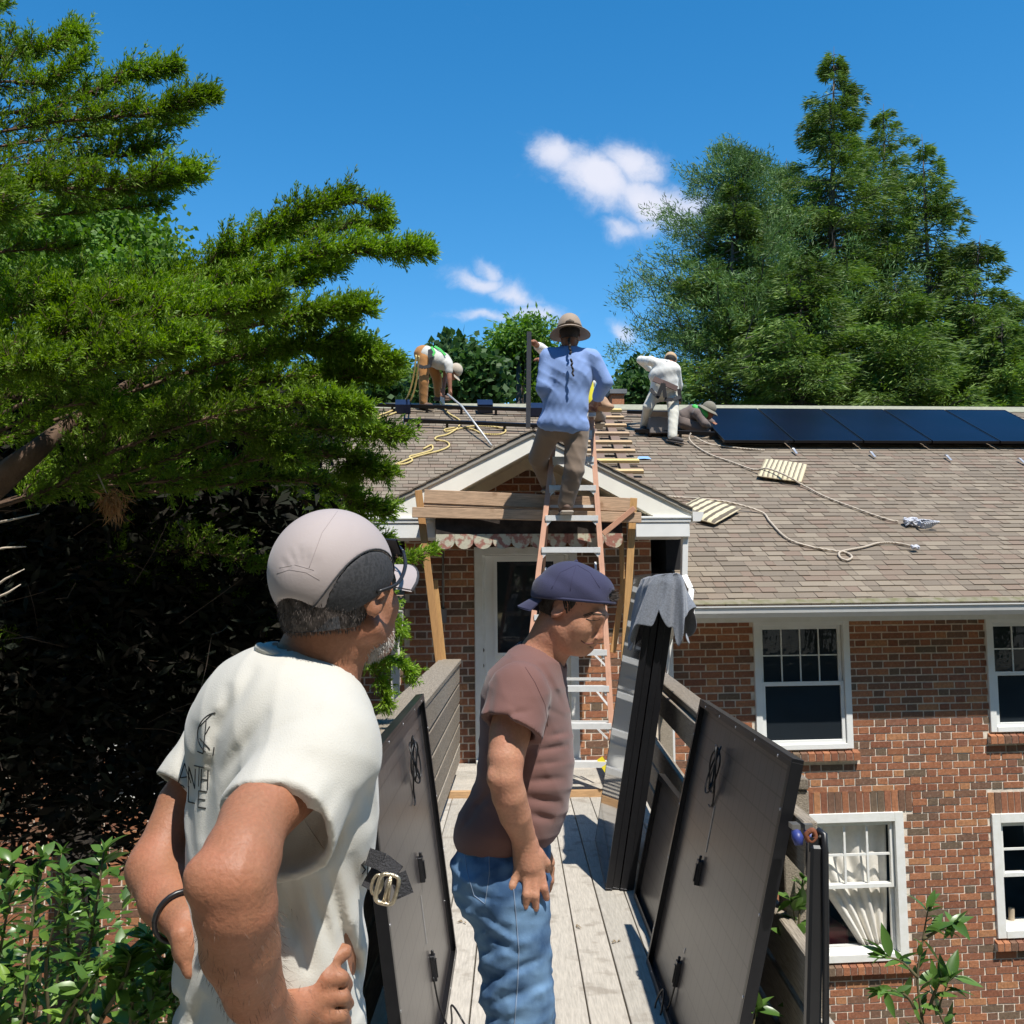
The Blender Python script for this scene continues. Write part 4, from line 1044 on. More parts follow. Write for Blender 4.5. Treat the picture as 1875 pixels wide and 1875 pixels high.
# roof array feet showing below the panels
bpy.context.view_layer.update()
pan_root = [o for o in bpy.data.objects if o.get('group') == 'solar panels mounted on the roof']
for i, px in enumerate((1452, 1594, 1732, 1866)):
    a = Vector(RW(px, 820 + i * 6, .06)); b = MB(); b.beam((0, 0, 0), -RD * .16 - RN * .03, .03, .008, RN); b.box((-.015, -.02, -.02), (.015, .02, .0)); r = pan_root[i + 1]
    o = b.build('mounting_foot', m_silver, r); o.matrix_world = Matrix.Translation(a)
# blue-black clamps on the upper left rail
for i, (px, py) in enumerate(((738, 741), (888, 741), (985, 747))):
    a = Vector(RW(px, py, .12)); b = MB(); b.add([tuple(RU * x + RD * y + RN * z) for x, y, z in ((-.11, -.10, -.1), (.11, -.10, -.1), (.11, -.10, .03), (-.11, -.10, .03), (-.11, .10, .05), (.11, .10, .05), (.11, .1, -.1), (-.11, .1, -.1))], [(0, 1, 2, 3), (3, 2, 5, 4), (1, 6, 5, 2), (0, 3, 4, 7), (4, 5, 6, 7), (0, 7, 6, 1)])
    o = b.build('microinverter', mat('blue_black_case', (.02, .03, .07), .35, metal=.4)); o.location = a
    tag(o, ['leftmost dark box on the upper rail, beside the bending worker', 'middle dark box on the upper rail, right of the bending worker', 'dark box on the upper rail touching the blue-shirted man'][i], 'inverter', 'dark boxes on the upper rail')
# small blue tarp scrap
a = Vector(RW(1178, 839, .012)); o = MB().add([tuple(RU * x + RD * y + RN * z) for x, y, z in ((-.09, -.03, 0), (.0, -.05, .012), (.10, -.03, 0), (.07, .05, .01), (-.05, .06, .006))], [(0, 1, 2, 3, 4)]).build('tarp_scrap', mat('pale_blue_sheet', (.25, .42, .62), .6)); o.location = a
tag(o, 'pale blue scrap lying on the shingles right of the roof ladder', 'scrap')
# roof ladder
rl0 = RP(1168, 876, 0); root_l = empty('roof_ladder', tuple(H2W(rl0)), 0, 'home-made wooden roof ladder of nailed slats reaching to the ridge', 'ladder')
m_slat = palette_mat('slat_wood', [(.62, .44, .22), (.52, .36, .20), (.46, .32, .20), (.66, .50, .20)], 'object', .75, .2, 12, .3, .002, streak=(1.5, 12, 12))
m_brw = palette_mat('brown_board', [(.24, .17, .13), (.20, .14, .11)], 'object', .85, .25, 12, .4, .002, streak=(12, 1.5, 12))
B0 = Vector(H2W(rl0))
ys = [753, 766.5, 781, 796, 812, 828, 846, 865]
vr = RP(1150, 750, .05)[1]
for k in range(11):
    pass
ub0 = RP(1178, 865, .06)[0]; ub1 = RP(1138, 752, .06)[0]; print('roof ladder right ends u', ub0, ub1)
uRt = (ub0 + ub1) / 2
vlo = RP(1178, 865, .06)[1]; vhi = RP(1138, 752, .06)[1]; ns = 8
for i in range(ns):
    v_ = RP(1150, ys[i], .06)[1]; ur = RP([1138, 1142, 1147, 1152, 1157, 1163, 1170, 1178][i], ys[i], .06)[0]
    c = Vector(H2W((ur - .32, v_, zr(v_) + .075))) - B0
    sm = MB().beam(-RU * .32, RU * .32, .075, .038, RN); o = sm.build('slat', m_slat, root_l, bevel=.003); o.location = c
for du in (.22, .50):
    a = Vector(H2W((ub0 - du, vlo - .25, zr(vlo - .25) + .035))) - B0; c = Vector(H2W((ub1 - du, vhi + .1, zr(vhi + .1) + .035))) - B0
    MB().beam(a, c, .12, .035, RN).build('side_board', m_brw, root_l)
# cushions
def cushion(corners, label, nstripe, along, lit=(.60, .53, .34)):
    P = [Vector(RW(px, py, .05)) for px, py in corners]   # 4 corners: top-left, top-right, bottom-right, bottom-left
    c = sum(P, Vector()) / 4; ax = ((P[1] - P[0]) + (P[2] - P[3])) / 2; ay = ((P[0] - P[3]) + (P[1] - P[2])) / 2
    Lx, Ly = ax.length, ay.length; ax.normalize(); ay = (ay - ax * ay.dot(ax)).normalized(); az = ax.cross(ay)
    if az.z < 0: az = -az
    n = 26; V_, F_ = [], []
    for side in (1, -1):
        for j in range(n + 1):
            for i in range(n + 1):
                s, t = i / n * 2 - 1, j / n * 2 - 1; e = max(0, (1 - abs(s) ** 5) * (1 - abs(t) ** 5)) ** .32
                bulge = .028 * e + .010 * (1 - s * s) * (1 - t * t) + .003 * math.sin(i * 1.3) * math.cos(j * 1.1) * e
                q = ax * (s * Lx / 2 * (1 - .02 * t * t)) + ay * (t * Ly / 2 * (1 - .02 * s * s)) + az * (side * bulge)
                V_.append(tuple(q))
        o = (0 if side == 1 else (n + 1) ** 2)
        for j in range(n):
            for i in range(n):
                f = (o + j * (n + 1) + i, o + j * (n + 1) + i + 1, o + (j + 1) * (n + 1) + i + 1, o + (j + 1) * (n + 1) + i); F_.append(f if side == 1 else f[::-1])
    nm = 'striped_cloth_%d' % nstripe
    m, nn, l, b = new_mat(nm)
    tc = nn.new('ShaderNodeTexCoord'); dp = nn.new('ShaderNodeVectorMath'); dp.operation = 'DOT_PRODUCT'; d = ax if along == 'x' else ay; Ld = Lx if along == 'x' else Ly
    l.new(tc.outputs['Object'], dp.inputs[0]); dp.inputs[1].default_value = tuple(d * (nstripe / Ld))
    nz = nn.new('ShaderNodeTexNoise'); nz.inputs['Scale'].default_value = 9
    ad = nn.new('ShaderNodeMath'); ad.operation = 'MULTIPLY_ADD'; l.new(nz.outputs[0], ad.inputs[0]); ad.inputs[1].default_value = .25; l.new(dp.outputs['Value'], ad.inputs[2])
    fr = nn.new('ShaderNodeMath'); fr.operation = 'FRACT'; l.new(ad.outputs[0], fr.inputs[0])
    rp = nn.new('ShaderNodeValToRGB'); rp.color_ramp.interpolation = 'CONSTANT'; e = rp.color_ramp.elements
    e[0].position = 0; e[0].color = (*lit, 1); e[1].position = .55; e[1].color = (.13, .105, .075, 1); x_ = e.new(.75 if nstripe > 6 else .98); x_.color = (.34, .28, .19, 1)
    l.new(fr.outputs[0], rp.inputs[0]); l.new(rp.outputs[0], b.inputs['Base Color']); b.inputs['Roughness'].default_value = .95
    me = np_mesh('cushion', np.array(V_), np.array(F_), True); o = link('cushion', me, m); o.location = c + az * .0
    # piping round the edge
    pr_ = []
    for (s, t) in [(-1, -1), (-.5, -1), (0, -1), (.5, -1), (1, -1), (1, 0), (1, 1), (.5, 1), (0, 1), (-.5, 1), (-1, 1), (-1, 0), (-1, -1)]: pr_.append(ax * (s * Lx / 2 * .98) + ay * (t * Ly / 2 * .98))
    MB().tube(pr_, .006, 6).build('piping', mat('cushion_piping', (.42, .34, .22), .9), o)
    return tag(o, label, 'cushion', 'striped cushions on the roof')
cushion([(1399, 841), (1478, 850), (1468, 884), (1388, 871)], 'narrow-striped seat cushion lying higher on the roof below the panel array', 9, 'x')
cushion([(1272, 910), (1357, 931), (1309, 961), (1238, 938)], 'wide-striped seat cushion beside the gable eave', 6, 'x')
# ropes
def rope(pts, r, m, label, h=.018, group=None, name='rope', closed=False):
    P = [Vector(RW(p[0], p[1], h if len(p) < 3 else p[2])) for p in pts]; c = P[0]
    o = MB().tube(catmull([p - c for p in P], 6), r, 7).build(name, m); o.location = c; return tag(o, label, 'rope', group)
def rope_mat(name, c1, c2):
    m, n, l, b = new_mat(name); tc = n.new('ShaderNodeTexCoord'); w = n.new('ShaderNodeTexWave'); w.inputs['Scale'].default_value = 22; w.bands_direction = 'DIAGONAL'; w.inputs['Distortion'].default_value = 2
    l.new(tc.outputs['Object'], w.inputs[0]); r = n.new('ShaderNodeValToRGB'); r.color_ramp.elements[0].color = (*c1, 1); r.color_ramp.elements[1].color = (*c2, 1); l.new(w.outputs[0], r.inputs[0]); l.new(r.outputs[0], b.inputs['Base Color']); b.inputs['Roughness'].default_value = .9
    bp = n.new('ShaderNodeBump'); bp.inputs['Strength'].default_value = .8; bp.inputs['Distance'].default_value = .004; l.new(w.outputs[0], bp.inputs['Height']); l.new(bp.outputs[0], b.inputs['Normal']); return m
m_ropey = rope_mat('yellow_rope', (.58, .42, .14), (.72, .58, .26)); m_ropeb = rope_mat('beige_rope', (.42, .34, .25), (.60, .52, .42)); m_ropeg = rope_mat('grey_white_rope', (.35, .36, .40), (.75, .75, .78))
rope([(1265, 793, .12), (1262, 803, .05), (1272, 815), (1300, 832), (1340, 846), (1380, 860, .03), (1405, 858, .12), (1440, 871, .12), (1470, 888, .03), (1510, 909), (1570, 932), (1625, 951), (1645, 955)], .011, m_ropeb, 'pale rope running from the kneeling worker over the upper cushion')
rope([(1272, 800, .06), (1300, 813), (1350, 820), (1400, 824)], .010, m_ropeb, 'short pale rope end crossing in front of the roof array')
rope([(1210, 908), (1250, 911), (1300, 915, .08), (1345, 922, .08), (1395, 938), (1410, 955), (1440, 985), (1480, 1000), (1530, 1009), (1550, 1012), (1560, 1020), (1550, 1026), (1538, 1020), (1540, 1010), (1580, 1002), (1610, 994), (1640, 994), (1668, 1000)], .012, m_ropeb, 'beige rope with one loop lying low on the roof right of the lower cushion')
def knot(px, py, s, label, m, seed):
    r = random.Random(seed); c = Vector(RW(px, py, .05)); pts = []
    for i in range(60):
        a = i * .9; rad = .055 * s * (.7 + .5 * r.random()); pts.append(RU * rad * math.cos(a) * 1.25 + RD * rad * math.sin(a * 1.13) + RN * (.03 * s * math.sin(i * 1.7)))
    if s > .8:
        for i in range(5):
            for t in range(6): a = t / 5 * math.pi; pts.append(RU * (.06 + .17 * math.sin(a) * (.7 + .1 * i)) + RD * (-.05 - .10 * math.sin(a * .5 + .05 * i)) + RN * (.015 * i - .01))
    o = MB().tube(catmull(pts, 3), .0085, 6).build('rope_coil', m); o.location = c; tag(o, label, 'rope')
knot(1668, 955, 1.0, 'bundled knot of grey-white rope lying on the right part of the roof', m_ropeg, 3)
knot(1676, 1002, .45, 'small taped end of the beige looped rope', m_ropeg, 5)
rope([(762, 650, 1.2), (757, 690, .85), (748, 722, .30), (735, 742, .06), (715, 753), (690, 762), (665, 775), (650, 790)], .012, m_ropey, 'yellow rope hanging from the bending worker down the roof to the left')
rope([(767, 652, 1.2), (762, 700, .75), (754, 728, .25), (742, 747, .06), (720, 757), (690, 768), (668, 782)], .012, m_ropey, 'second strand of yellow rope beside the bending worker')
rope([(806, 735, .10), (812, 745, .06), (822, 757), (842, 770), (838, 783), (820, 795), (800, 800), (798, 805), (818, 809), (822, 817), (805, 825), (780, 831), (755, 838), (738, 845), (725, 850), (742, 849), (755, 843), (750, 836), (765, 832), (790, 824), (790, 815), (775, 822)], .012, m_ropey, 'yellow rope snaking in loops down the left part of the roof')
rope([(840, 782), (815, 786), (818, 790), (835, 786), (870, 780), (910, 782), (926, 788), (915, 795), (885, 794), (866, 786), (850, 782)], .011, m_ropey, 'yellow rope loop lying under the lower left rail')
# grey pole leaning down the roof
a = Vector(RW(820, 722, .30)); b_ = Vector(RW(900, 816, .03)); mid = Vector(RW(846, 744, .28))
o = MB().tube([a - b_, mid - b_, Vector((0, 0, 0))], .014, 8).build('roof_hook', mat('pale_metal', (.50, .50, .48), .45, metal=.3)); o.location = b_; tag(o, 'pale bent bar lying from the bending worker to the gable peak', 'bar')
b = MB(); b.box((-.03, -.03, 0), (.03, .03, .14)); o = b.build('rope_grab', m_white, bevel=.005); o.location = RW(810, 742, .02); tag(o, 'small white rope grab on the yellow rope near the ridge', 'clip')
# upright dark bar held by the hidden worker
a = Vector(W(969, 608, 9.25)); c = Vector(W(967, 783, 9.25)); o = MB().beam((0, 0, 0), a - c, .042, .042, (0, 1, 0)).build('upright_bar', mat('dark_grey_bar', (.07, .07, .075), .45, metal=.4)); o.location = c; tag(o, 'dark grey bar held upright left of the man in the blue shirt', 'bar')
# cardboard and box between the legs of the white worker
bx = empty('tool_box', tuple(RW(1208, 795, .02)), HA, 'grey-brown open box between the legs of the worker in white', 'box')
b = MB(); b.box((-.16, -.1, 0), (.16, .1, .22)); b.build('box_body', mat('box_brown', (.20, .17, .15), .8), bx, bevel=.006)
MB().add([(-.16, -.1, .221), (.16, -.1, .221), (.20, -.2, .28), (-.14, -.2, .28)], [(0, 1, 2, 3)]).build('flap', mat('box_brown', (.20, .17, .15), .8), bx)
# ------------------------------------------------------------------ ground
def leaf_mat(name, cols, trans=.35, rough=.55, noise=.2, var=1.0, spec=.35):
    m, n, l, b = new_mat(name)
    gi = n.new('ShaderNodeNewGeometry'); ramp = n.new('ShaderNodeValToRGB'); els = ramp.color_ramp.elements
    while len(els) < len(cols): els.new(.5)
    for i, c in enumerate(cols): els[i].position = i / (len(cols) - 1); els[i].color = (*c, 1)
    l.new(gi.outputs['Random Per Island'], ramp.inputs[0])
    tc = n.new('ShaderNodeTexCoord'); nz = n.new('ShaderNodeTexNoise'); nz.inputs['Scale'].default_value = 1.6 * var; nz.inputs['Detail'].default_value = 3
    l.new(tc.outputs['Object'], nz.inputs['Vector']); mr = n.new('ShaderNodeMapRange'); mr.inputs[1].default_value = .35; mr.inputs[2].default_value = .65; mr.inputs[3].default_value = 1 - noise; mr.inputs[4].default_value = 1 + noise
    l.new(nz.outputs[0], mr.inputs[0]); hs = n.new('ShaderNodeHueSaturation'); l.new(mr.outputs[0], hs.inputs['Value']); l.new(ramp.outputs[0], hs.inputs['Color'])
    l.new(hs.outputs[0], b.inputs['Base Color']); b.inputs['Roughness'].default_value = rough; b.inputs['Specular IOR Level'].default_value = spec
    if trans > 0:
        t = n.new('ShaderNodeBsdfTranslucent'); h2 = n.new('ShaderNodeHueSaturation'); h2.inputs['Saturation'].default_value = 1.15; h2.inputs['Value'].default_value = 1.25
        l.new(hs.outputs[0], h2.inputs['Color']); l.new(h2.outputs[0], t.inputs[0]); mx = n.new('ShaderNodeMixShader'); mx.inputs[0].default_value = trans
        l.new(b.outputs[0], mx.inputs[1]); l.new(t.outputs[0], mx.inputs[2]); l.new(mx.outputs[0], n['Material Output'].inputs[0])
    return m
m_ground = mat('patio_and_soil', (.07, .065, .04), .95, scale=.9, detail=8, col2=(.26, .24, .19), c2fac=.35, bump=.3, bscale=20)
gx = np.concatenate([np.linspace(-120, -14, 10), np.linspace(-13, 13, 53), np.linspace(14, 120, 10)]); gy = np.concatenate([np.linspace(-90, -9, 9), np.linspace(-8, 12, 41), np.linspace(13, 260, 14)])
GX, GY = np.meshgrid(gx, gy)
def gz(x, y):
    t = np.clip((y - 1.0) / 4.0, 0, 1); t = t * t * (3 - 2 * t)
    return -.16 - 2.75 * t + .05 * np.sin(x * 1.7) * np.sin(y * 1.3)
GZ = gz(GX, GY)
nv, nu = GX.shape
Fg = np.array([(j * nu + i, j * nu + i + 1, (j + 1) * nu + i + 1, (j + 1) * nu + i) for j in range(nv - 1) for i in range(nu - 1)])
tag(link('ground', np_mesh('ground', np.stack([GX.ravel(), GY.ravel(), GZ.ravel()], 1), Fg, True), m_ground), kind='structure')

# ------------------------------------------------------------------ foliage helpers
def unit(a): return a / np.maximum(np.linalg.norm(a, axis=-1, keepdims=True), 1e-9)
def leaf_quads(C, D, L, Wd, r, k=.45):
    """rhombic blades: C (n,3) base, D (n,3) unit direction, L, Wd arrays"""
    n = len(C); S = unit(np.cross(D, r.normal(size=(n, 3)))); L = np.broadcast_to(L, n)[:, None]; Wd = np.broadcast_to(Wd, n)[:, None]
    V_ = np.stack([C, C + D * L * k + S * Wd / 2, C + D * L, C + D * L * k - S * Wd / 2], 1).reshape(-1, 3)
    return V_, np.arange(4 * n).reshape(n, 4)
def join_mesh(name, parts, smooth=False):
    vs, fs, b = [], [], 0
    for V_, F_ in parts: vs.append(V_); fs.append(F_ + b); b += len(V_)
    return np_mesh(name, np.concatenate(vs), np.concatenate(fs), smooth)
def tubes(segs, n=4):
    """segs: arrays a,b (m,3), ra, rb (m)"""
    A, B, ra, rb = segs; d = unit(B - A); x = unit(np.cross(d, np.array([.3, .5, .81]))); y = np.cross(d, x); m = len(A); V_ = np.zeros((m, 2 * n, 3))
    for k in range(n):
        t = 2 * math.pi * k / n; o = x * math.cos(t) + y * math.sin(t)
        V_[:, k] = A + o * ra[:, None]; V_[:, n + k] = B + o * rb[:, None]
    q = np.array([(k, (k + 1) % n, n + (k + 1) % n, n + k) for k in range(n)])
    return V_.reshape(-1, 3), (np.arange(m)[:, None, None] * 2 * n + q[None]).reshape(-1, 4)

# ------------------------------------------------------------------ near juniper on the left
m_jun = leaf_mat('juniper_scale_leaves', [(.105, .195, .020), (.195, .315, .028), (.145, .250, .024), (.29, .42, .048)], trans=.38, noise=.3)
m_jbark = mat('juniper_bark', (.075, .045, .030), .95, scale=9, detail=8, stretch=(1, 1, .25), col2=(.19, .12, .08), bump=1.0, bscale=22, bdist=.02)
m_jshade = leaf_mat('shade_dark_blades', [(.010, .012, .006), (.008, .014, .005), (.016, .012, .008), (.008, .010, .005), (.022, .016, .010)], trans=.0, rough=.9)  # near-black leaf colours stand in for the crown's inner shade
def juniper():
    r = np.random.default_rng(5); rp = random.Random(8)
    limbs = [  # pts (px,py,Y), foliage length px, count
        ([(-160, 130, 4.6), (-20, 110, 4.5), (60, 95, 4.4), (125, 68, 4.4)], 75, 60),
        ([(-160, 60, 4.9), (-60, 20, 4.8), (-10, 5, 4.8)], 60, 30),
        ([(-180, 170, 4.3), (0, 150, 4.3), (80, 150, 4.2), (140, 110, 4.2)], 80, 50),
        ([(-160, 240, 4.5), (100, 190, 4.4), (210, 152, 4.3), (290, 132, 4.3)], 62, 70),
        ([(-160, 270, 4.3), (100, 225, 4.2), (260, 210, 4.1), (350, 186, 4.1)], 72, 95),
        ([(-160, 290, 4.8), (60, 260, 4.7), (200, 245, 4.6), (330, 225, 4.6)], 62, 60),
        ([(-160, 350, 4.0), (60, 345, 4.0), (220, 345, 3.9), (328, 330, 3.9)], 92, 110),
        ([(-160, 310, 4.3), (60, 300, 4.2), (180, 290, 4.2), (270, 275, 4.2)], 70, 60),
        ([(-160, 420, 4.4), (50, 400, 4.3), (180, 385, 4.3), (300, 375, 4.3)], 50, 45),
        ([(-160, 480, 4.4), (20, 460, 4.4), (120, 455, 4.4)], 60, 30),
        ([(-150, 760, 4.2), (150, 620, 4.1), (350, 510, 4.0), (500, 425, 3.9), (610, 376, 3.9)], 75, 150),
        ([(-100, 740, 4.0), (200, 600, 3.9), (420, 520, 3.8), (600, 468, 3.8), (745, 462, 3.8)], 70, 170),
        ([(0, 650, 4.4), (250, 560, 4.3), (450, 470, 4.2), (545, 432, 4.2), (690, 412, 4.2)], 60, 110),
        ([(-150, 640, 4.3), (100, 560, 4.2), (300, 540, 4.1), (520, 520, 4.0), (600, 495, 4.0)], 75, 120),
        ([(-150, 620, 3.6), (50, 560, 3.5), (200, 560, 3.4), (330, 550, 3.4)], 85, 120),
        ([(-150, 700, 3.5), (80, 620, 3.4), (240, 590, 3.3), (400, 575, 3.3), (480, 560, 3.3)], 85, 150),
        ([(-100, 780, 3.4), (120, 690, 3.3), (260, 650, 3.2), (330, 640, 3.2)], 80, 110),
        ([(-150, 740, 3.2), (-20, 690, 3.2), (90, 670, 3.1)], 90, 80),
        ([(0, 760, 3.8), (250, 640, 3.7), (450, 600, 3.6), (550, 582, 3.6), (625, 574, 3.6)], 60, 140),
        ([(100, 770, 3.9), (350, 680, 3.8), (520, 640, 3.7), (600, 640, 3.7), (665, 655, 3.7)], 70, 150),
        ([(150, 800, 4.0), (380, 720, 3.9), (560, 690, 3.9), (630, 692, 3.8), (700, 688, 3.8)], 62, 140),
        ([(-120, 960, 3.7), (80, 900, 3.7), (200, 830, 3.7), (400, 760, 3.6), (540, 740, 3.6), (590, 745, 3.6), (650, 755, 3.6)], 62, 120),
        ([(-120, 960, 4.0), (80, 900, 4.0), (250, 860, 4.0), (450, 790, 3.9), (600, 785, 3.9), (650, 790, 3.8), (715, 800, 3.8)], 62, 130),
        ([(-120, 960, 4.1), (80, 900, 4.1), (300, 880, 4.1), (480, 840, 4.0), (620, 835, 4.0), (640, 850, 4.0), (690, 866, 4.0)], 65, 120),
        ([(-120, 960, 4.2), (80, 900, 4.2), (320, 900, 4.2), (480, 880, 4.1), (600, 890, 4.1), (650, 922, 4.1), (695, 938, 4.1)], 52, 90),
        ([(0, 850, 3.9), (200, 780, 3.8), (360, 770, 3.7), (470, 800, 3.7), (520, 830, 3.7)], 70, 80),
        ([(-100, 850, 3.6), (60, 760, 3.5), (170, 740, 3.5), (225, 770, 3.4)], 60, 50),
        ([(560, 960, 4.6), (640, 1040, 4.6), (700, 1110, 4.6), (725, 1150, 4.6)], 34, 26),
        ([(560, 1020, 4.7), (650, 1120, 4.7), (700, 1190, 4.7), (748, 1232, 4.7)], 36, 34),
        ([(590, 1080, 4.7), (650, 1180, 4.7), (690, 1240, 4.7), (705, 1290, 4.7)], 32, 26),
        ([(600, 960, 4.2), (700, 985, 4.2), (740, 1030, 4.2), (795, 1003, 4.2)], 10, 10),
        ([(300, 1120, 4.9), (400, 1130, 4.9), (470, 1140, 4.9), (520, 1150, 4.9)], 50, 14),
        ([(-160, 700, 4.9), (100, 600, 4.8), (300, 560, 4.7), (450, 540, 4.7)], 95, 110),
        ([(-160, 800, 4.7), (100, 700, 4.6), (350, 640, 4.5), (520, 650, 4.5)], 95, 120),
        ([(-160, 850, 4.3), (100, 780, 4.2), (300, 740, 4.2), (420, 720, 4.2)], 85, 90),
        ([(-160, 800, 5.3), (200, 720, 5.3), (450, 700, 5.2), (620, 760, 5.2)], 95, 110),
        ([(-160, 560, 5.0), (50, 520, 5.0), (250, 560, 4.9)], 80, 60),
        ([(100, 900, 4.7), (300, 860, 4.7), (500, 900, 4.7), (640, 960, 4.7)], 80, 70),
        ([(-100, 1000, 4.9), (60, 960, 4.9), (220, 940, 4.8), (380, 960, 4.8)], 90, 60),
        ([(-100, 1120, 4.9), (80, 1080, 4.9), (240, 1060, 4.8), (400, 1090, 4.8)], 90, 60),
        ([(100, 1050, 4.7), (260, 1010, 4.7), (420, 1020, 4.6), (540, 1060, 4.6)], 90, 60),
        ([(-100, 1240, 5.0), (60, 1210, 4.9), (200, 1200, 4.9), (360, 1230, 4.9)], 90, 50),
        ([(200, 980, 5.2), (380, 930, 5.2), (540, 930, 5.2), (660, 980, 5.2)], 90, 60),
        # thin leading sprigs
        ([(600, 378, 3.9), (640, 372, 3.9), (668, 374, 3.9), (690, 380, 3.9)], 12, 14), ([(735, 462, 3.8), (760, 465, 3.8), (780, 460, 3.8)], 8, 10), ([(340, 188, 4.1), (370, 182, 4.1), (388, 178, 4.1)], 8, 10),
        ([(285, 133, 4.3), (322, 125, 4.3)], 11, 10), ([(655, 655, 3.7), (690, 660, 3.7), (722, 664, 3.7)], 12, 12), ([(680, 414, 4.2), (705, 407, 4.2)], 9, 8),
        ([(615, 575, 3.6), (645, 572, 3.6), (668, 566, 3.6)], 12, 12), ([(320, 330, 3.9), (345, 318, 3.9)], 12, 10), ([(120, 70, 4.4), (140, 66, 4.4)], 12, 10),
        # unseen limbs added above and beside the frame to shade the inside
        ([(-900, 400, 3.4), (-500, 250, 3.4), (-200, 150, 3.6), (-60, 60, 3.8)], 200, 120),
        ([(-900, 700, 3.0), (-500, 520, 3.0), (-200, 420, 3.1), (-60, 400, 3.2)], 200, 120),
    ]
    blades, segs = [], []
    Cs, Ds, Ls, Ws = [], [], [], []
    SA, SB, RA, RB = [], [], [], []
    for pts, flen, cnt in limbs:
        P = np.array([W(*p) for p in pts]); m = len(P)
        cm = np.array([tuple(v) for v in catmull([tuple(p) for p in P], 10)]); nseg = len(cm)
        Ym = np.mean([p[2] for p in pts]); fm = flen * Ym / FPX
        rad = np.linspace(.009, .002, nseg) * (1 if flen > 40 else .4)
        SA.append(cm[:-1]); SB.append(cm[1:]); RA.append(rad[:-1]); RB.append(rad[1:])
        # sub-limbs give pointed, feathery sprays instead of an even brush
        nsub = max(4, int(cnt / 1.9)); subs = []
        for k in range(nsub):
            t = .12 + .88 * (k + r.random()) / nsub; i = min(int(t * (nseg - 1)), nseg - 2); base = cm[i] + (cm[i + 1] - cm[i]) * ((t * (nseg - 1)) % 1)
            fwd = unit(cm[i + 1] - cm[max(i - 1, 0)]); rd = unit(r.normal(size=3)); rd[2] = rd[2] * .6 + .22
            d = unit(fwd * (.75 + .55 * t) + rd * (.85 - .35 * t)); Ls_ = fm * (1.15 - .62 * t) * (.45 + .95 * r.random() ** 1.3)
            subs.append((base, d, Ls_))
        subs.append((cm[-4], unit(cm[-1] - cm[-4]), fm * .55))
        for base0, d0, Ls_ in subs:
            ns_ = 9; ss_ = np.linspace(0, 1, ns_)[:, None]; Pn = base0 + d0 * Ls_ * ss_ + np.array([0, 0, .20 * Ls_]) * ss_ ** 2 + r.normal(size=(ns_, 3)) * .012 * ss_
            SA.append(Pn[:-1]); SB.append(Pn[1:]); RA.append(np.linspace(.0055, .0015, ns_ - 1)); RB.append(np.linspace(.005, .001, ns_ - 1))
            nb = max(6, int(Ls_ / .021))
            for k in range(nb):
                t = (k + r.random()) / nb; i = min(int(t * (ns_ - 1)), ns_ - 2); base = Pn[i] + (Pn[i + 1] - Pn[i]) * ((t * (ns_ - 1)) % 1)
                rd = unit(r.normal(size=3)); d = unit(d0 * (.8 + .5 * t) + rd * .8 + np.array([0, 0, .12])); Lb = (.35 * Ls_ * (1 - t) ** .8 + .03) * (.5 + .8 * r.random()); Lb = min(Lb, .16)
                nst = max(2, int(Lb / .020)); s = np.linspace(.1, 1, nst)[:, None]; Q_ = base + d * Lb * s + np.array([0, 0, .12 * Lb]) * s ** 2
                SA.append(base[None]); SB.append(Q_[-1:]); RA.append(np.array([.0018])); RB.append(np.array([.0007]))
                tw = 5; QQ = np.repeat(Q_, tw, 0); ss = np.repeat(s, tw, 0)
                D_ = unit(d * (.9 + .4 * ss) + unit(r.normal(size=QQ.shape)) * .72 + np.array([0, 0, .08])); tl = (.036 * (1 - .4 * ss[:, 0]) + .010) * (.6 + .7 * r.random(len(QQ)))
                for q in range(4):
                    Cs.append(QQ + D_ * tl[:, None] * (q / 4.0)); Ds.append(unit(D_ + unit(r.normal(size=QQ.shape)) * (.2 if q == 0 else .6))); Ls.append(tl * (.7 if q == 0 else .5)); Ws.append(np.full(len(QQ), .0052))
    C = np.concatenate(Cs); D = np.concatenate(Ds); L = np.concatenate(Ls); Wd = np.concatenate(Ws)
    print('juniper blades', len(C), 'segs', sum(len(a) for a in SA))
    root = empty('juniper_tree', tuple(W(-150, 1500, 4.4)), 0, 'big green juniper with long feathery branches filling the left side of the photo', 'tree')
    off = np.array(root.location)
    V_, F_ = leaf_quads(C - off, D, L, Wd, r)
    link('crown', np_mesh('crown', V_, F_), m_jun, root)['kind'] = 'stuff'
    A, B, ra, rb = [np.concatenate(x) for x in (SA, SB, RA, RB)]
    V_, F_ = tubes((A - off, B - off, ra, rb), 3); link('branches', np_mesh('branches', V_, F_, True), m_jbark, root)['kind'] = 'stuff'
    tb = MB()
    tb.tube(catmull([Vector(W(*p)) - root.location for p in ((-260, 1700, 4.4), (-200, 1250, 4.3), (-120, 1000, 4.0), (0, 880, 3.75), (60, 830, 3.7), (130, 775, 3.8), (260, 690, 3.9), (420, 610, 3.9))], 5), list(np.linspace(.085, .006, 36)), 10)
    tb.tube(catmull([Vector(W(*p)) - root.location for p in ((-200, 1250, 4.3), (-250, 700, 4.5), (-230, 200, 4.7), (-200, -300, 4.9))], 5), list(np.linspace(.13, .05, 16)), 10)
    tb.build('trunk', m_jbark, root)
    # inside of the crown: foliage blades with shade put into their colour, dead twigs
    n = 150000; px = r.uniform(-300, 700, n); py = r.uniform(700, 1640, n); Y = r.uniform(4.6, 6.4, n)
    edge = 640 + 30 * np.sin(py * .05) - np.maximum(0, py - 1150) * .25
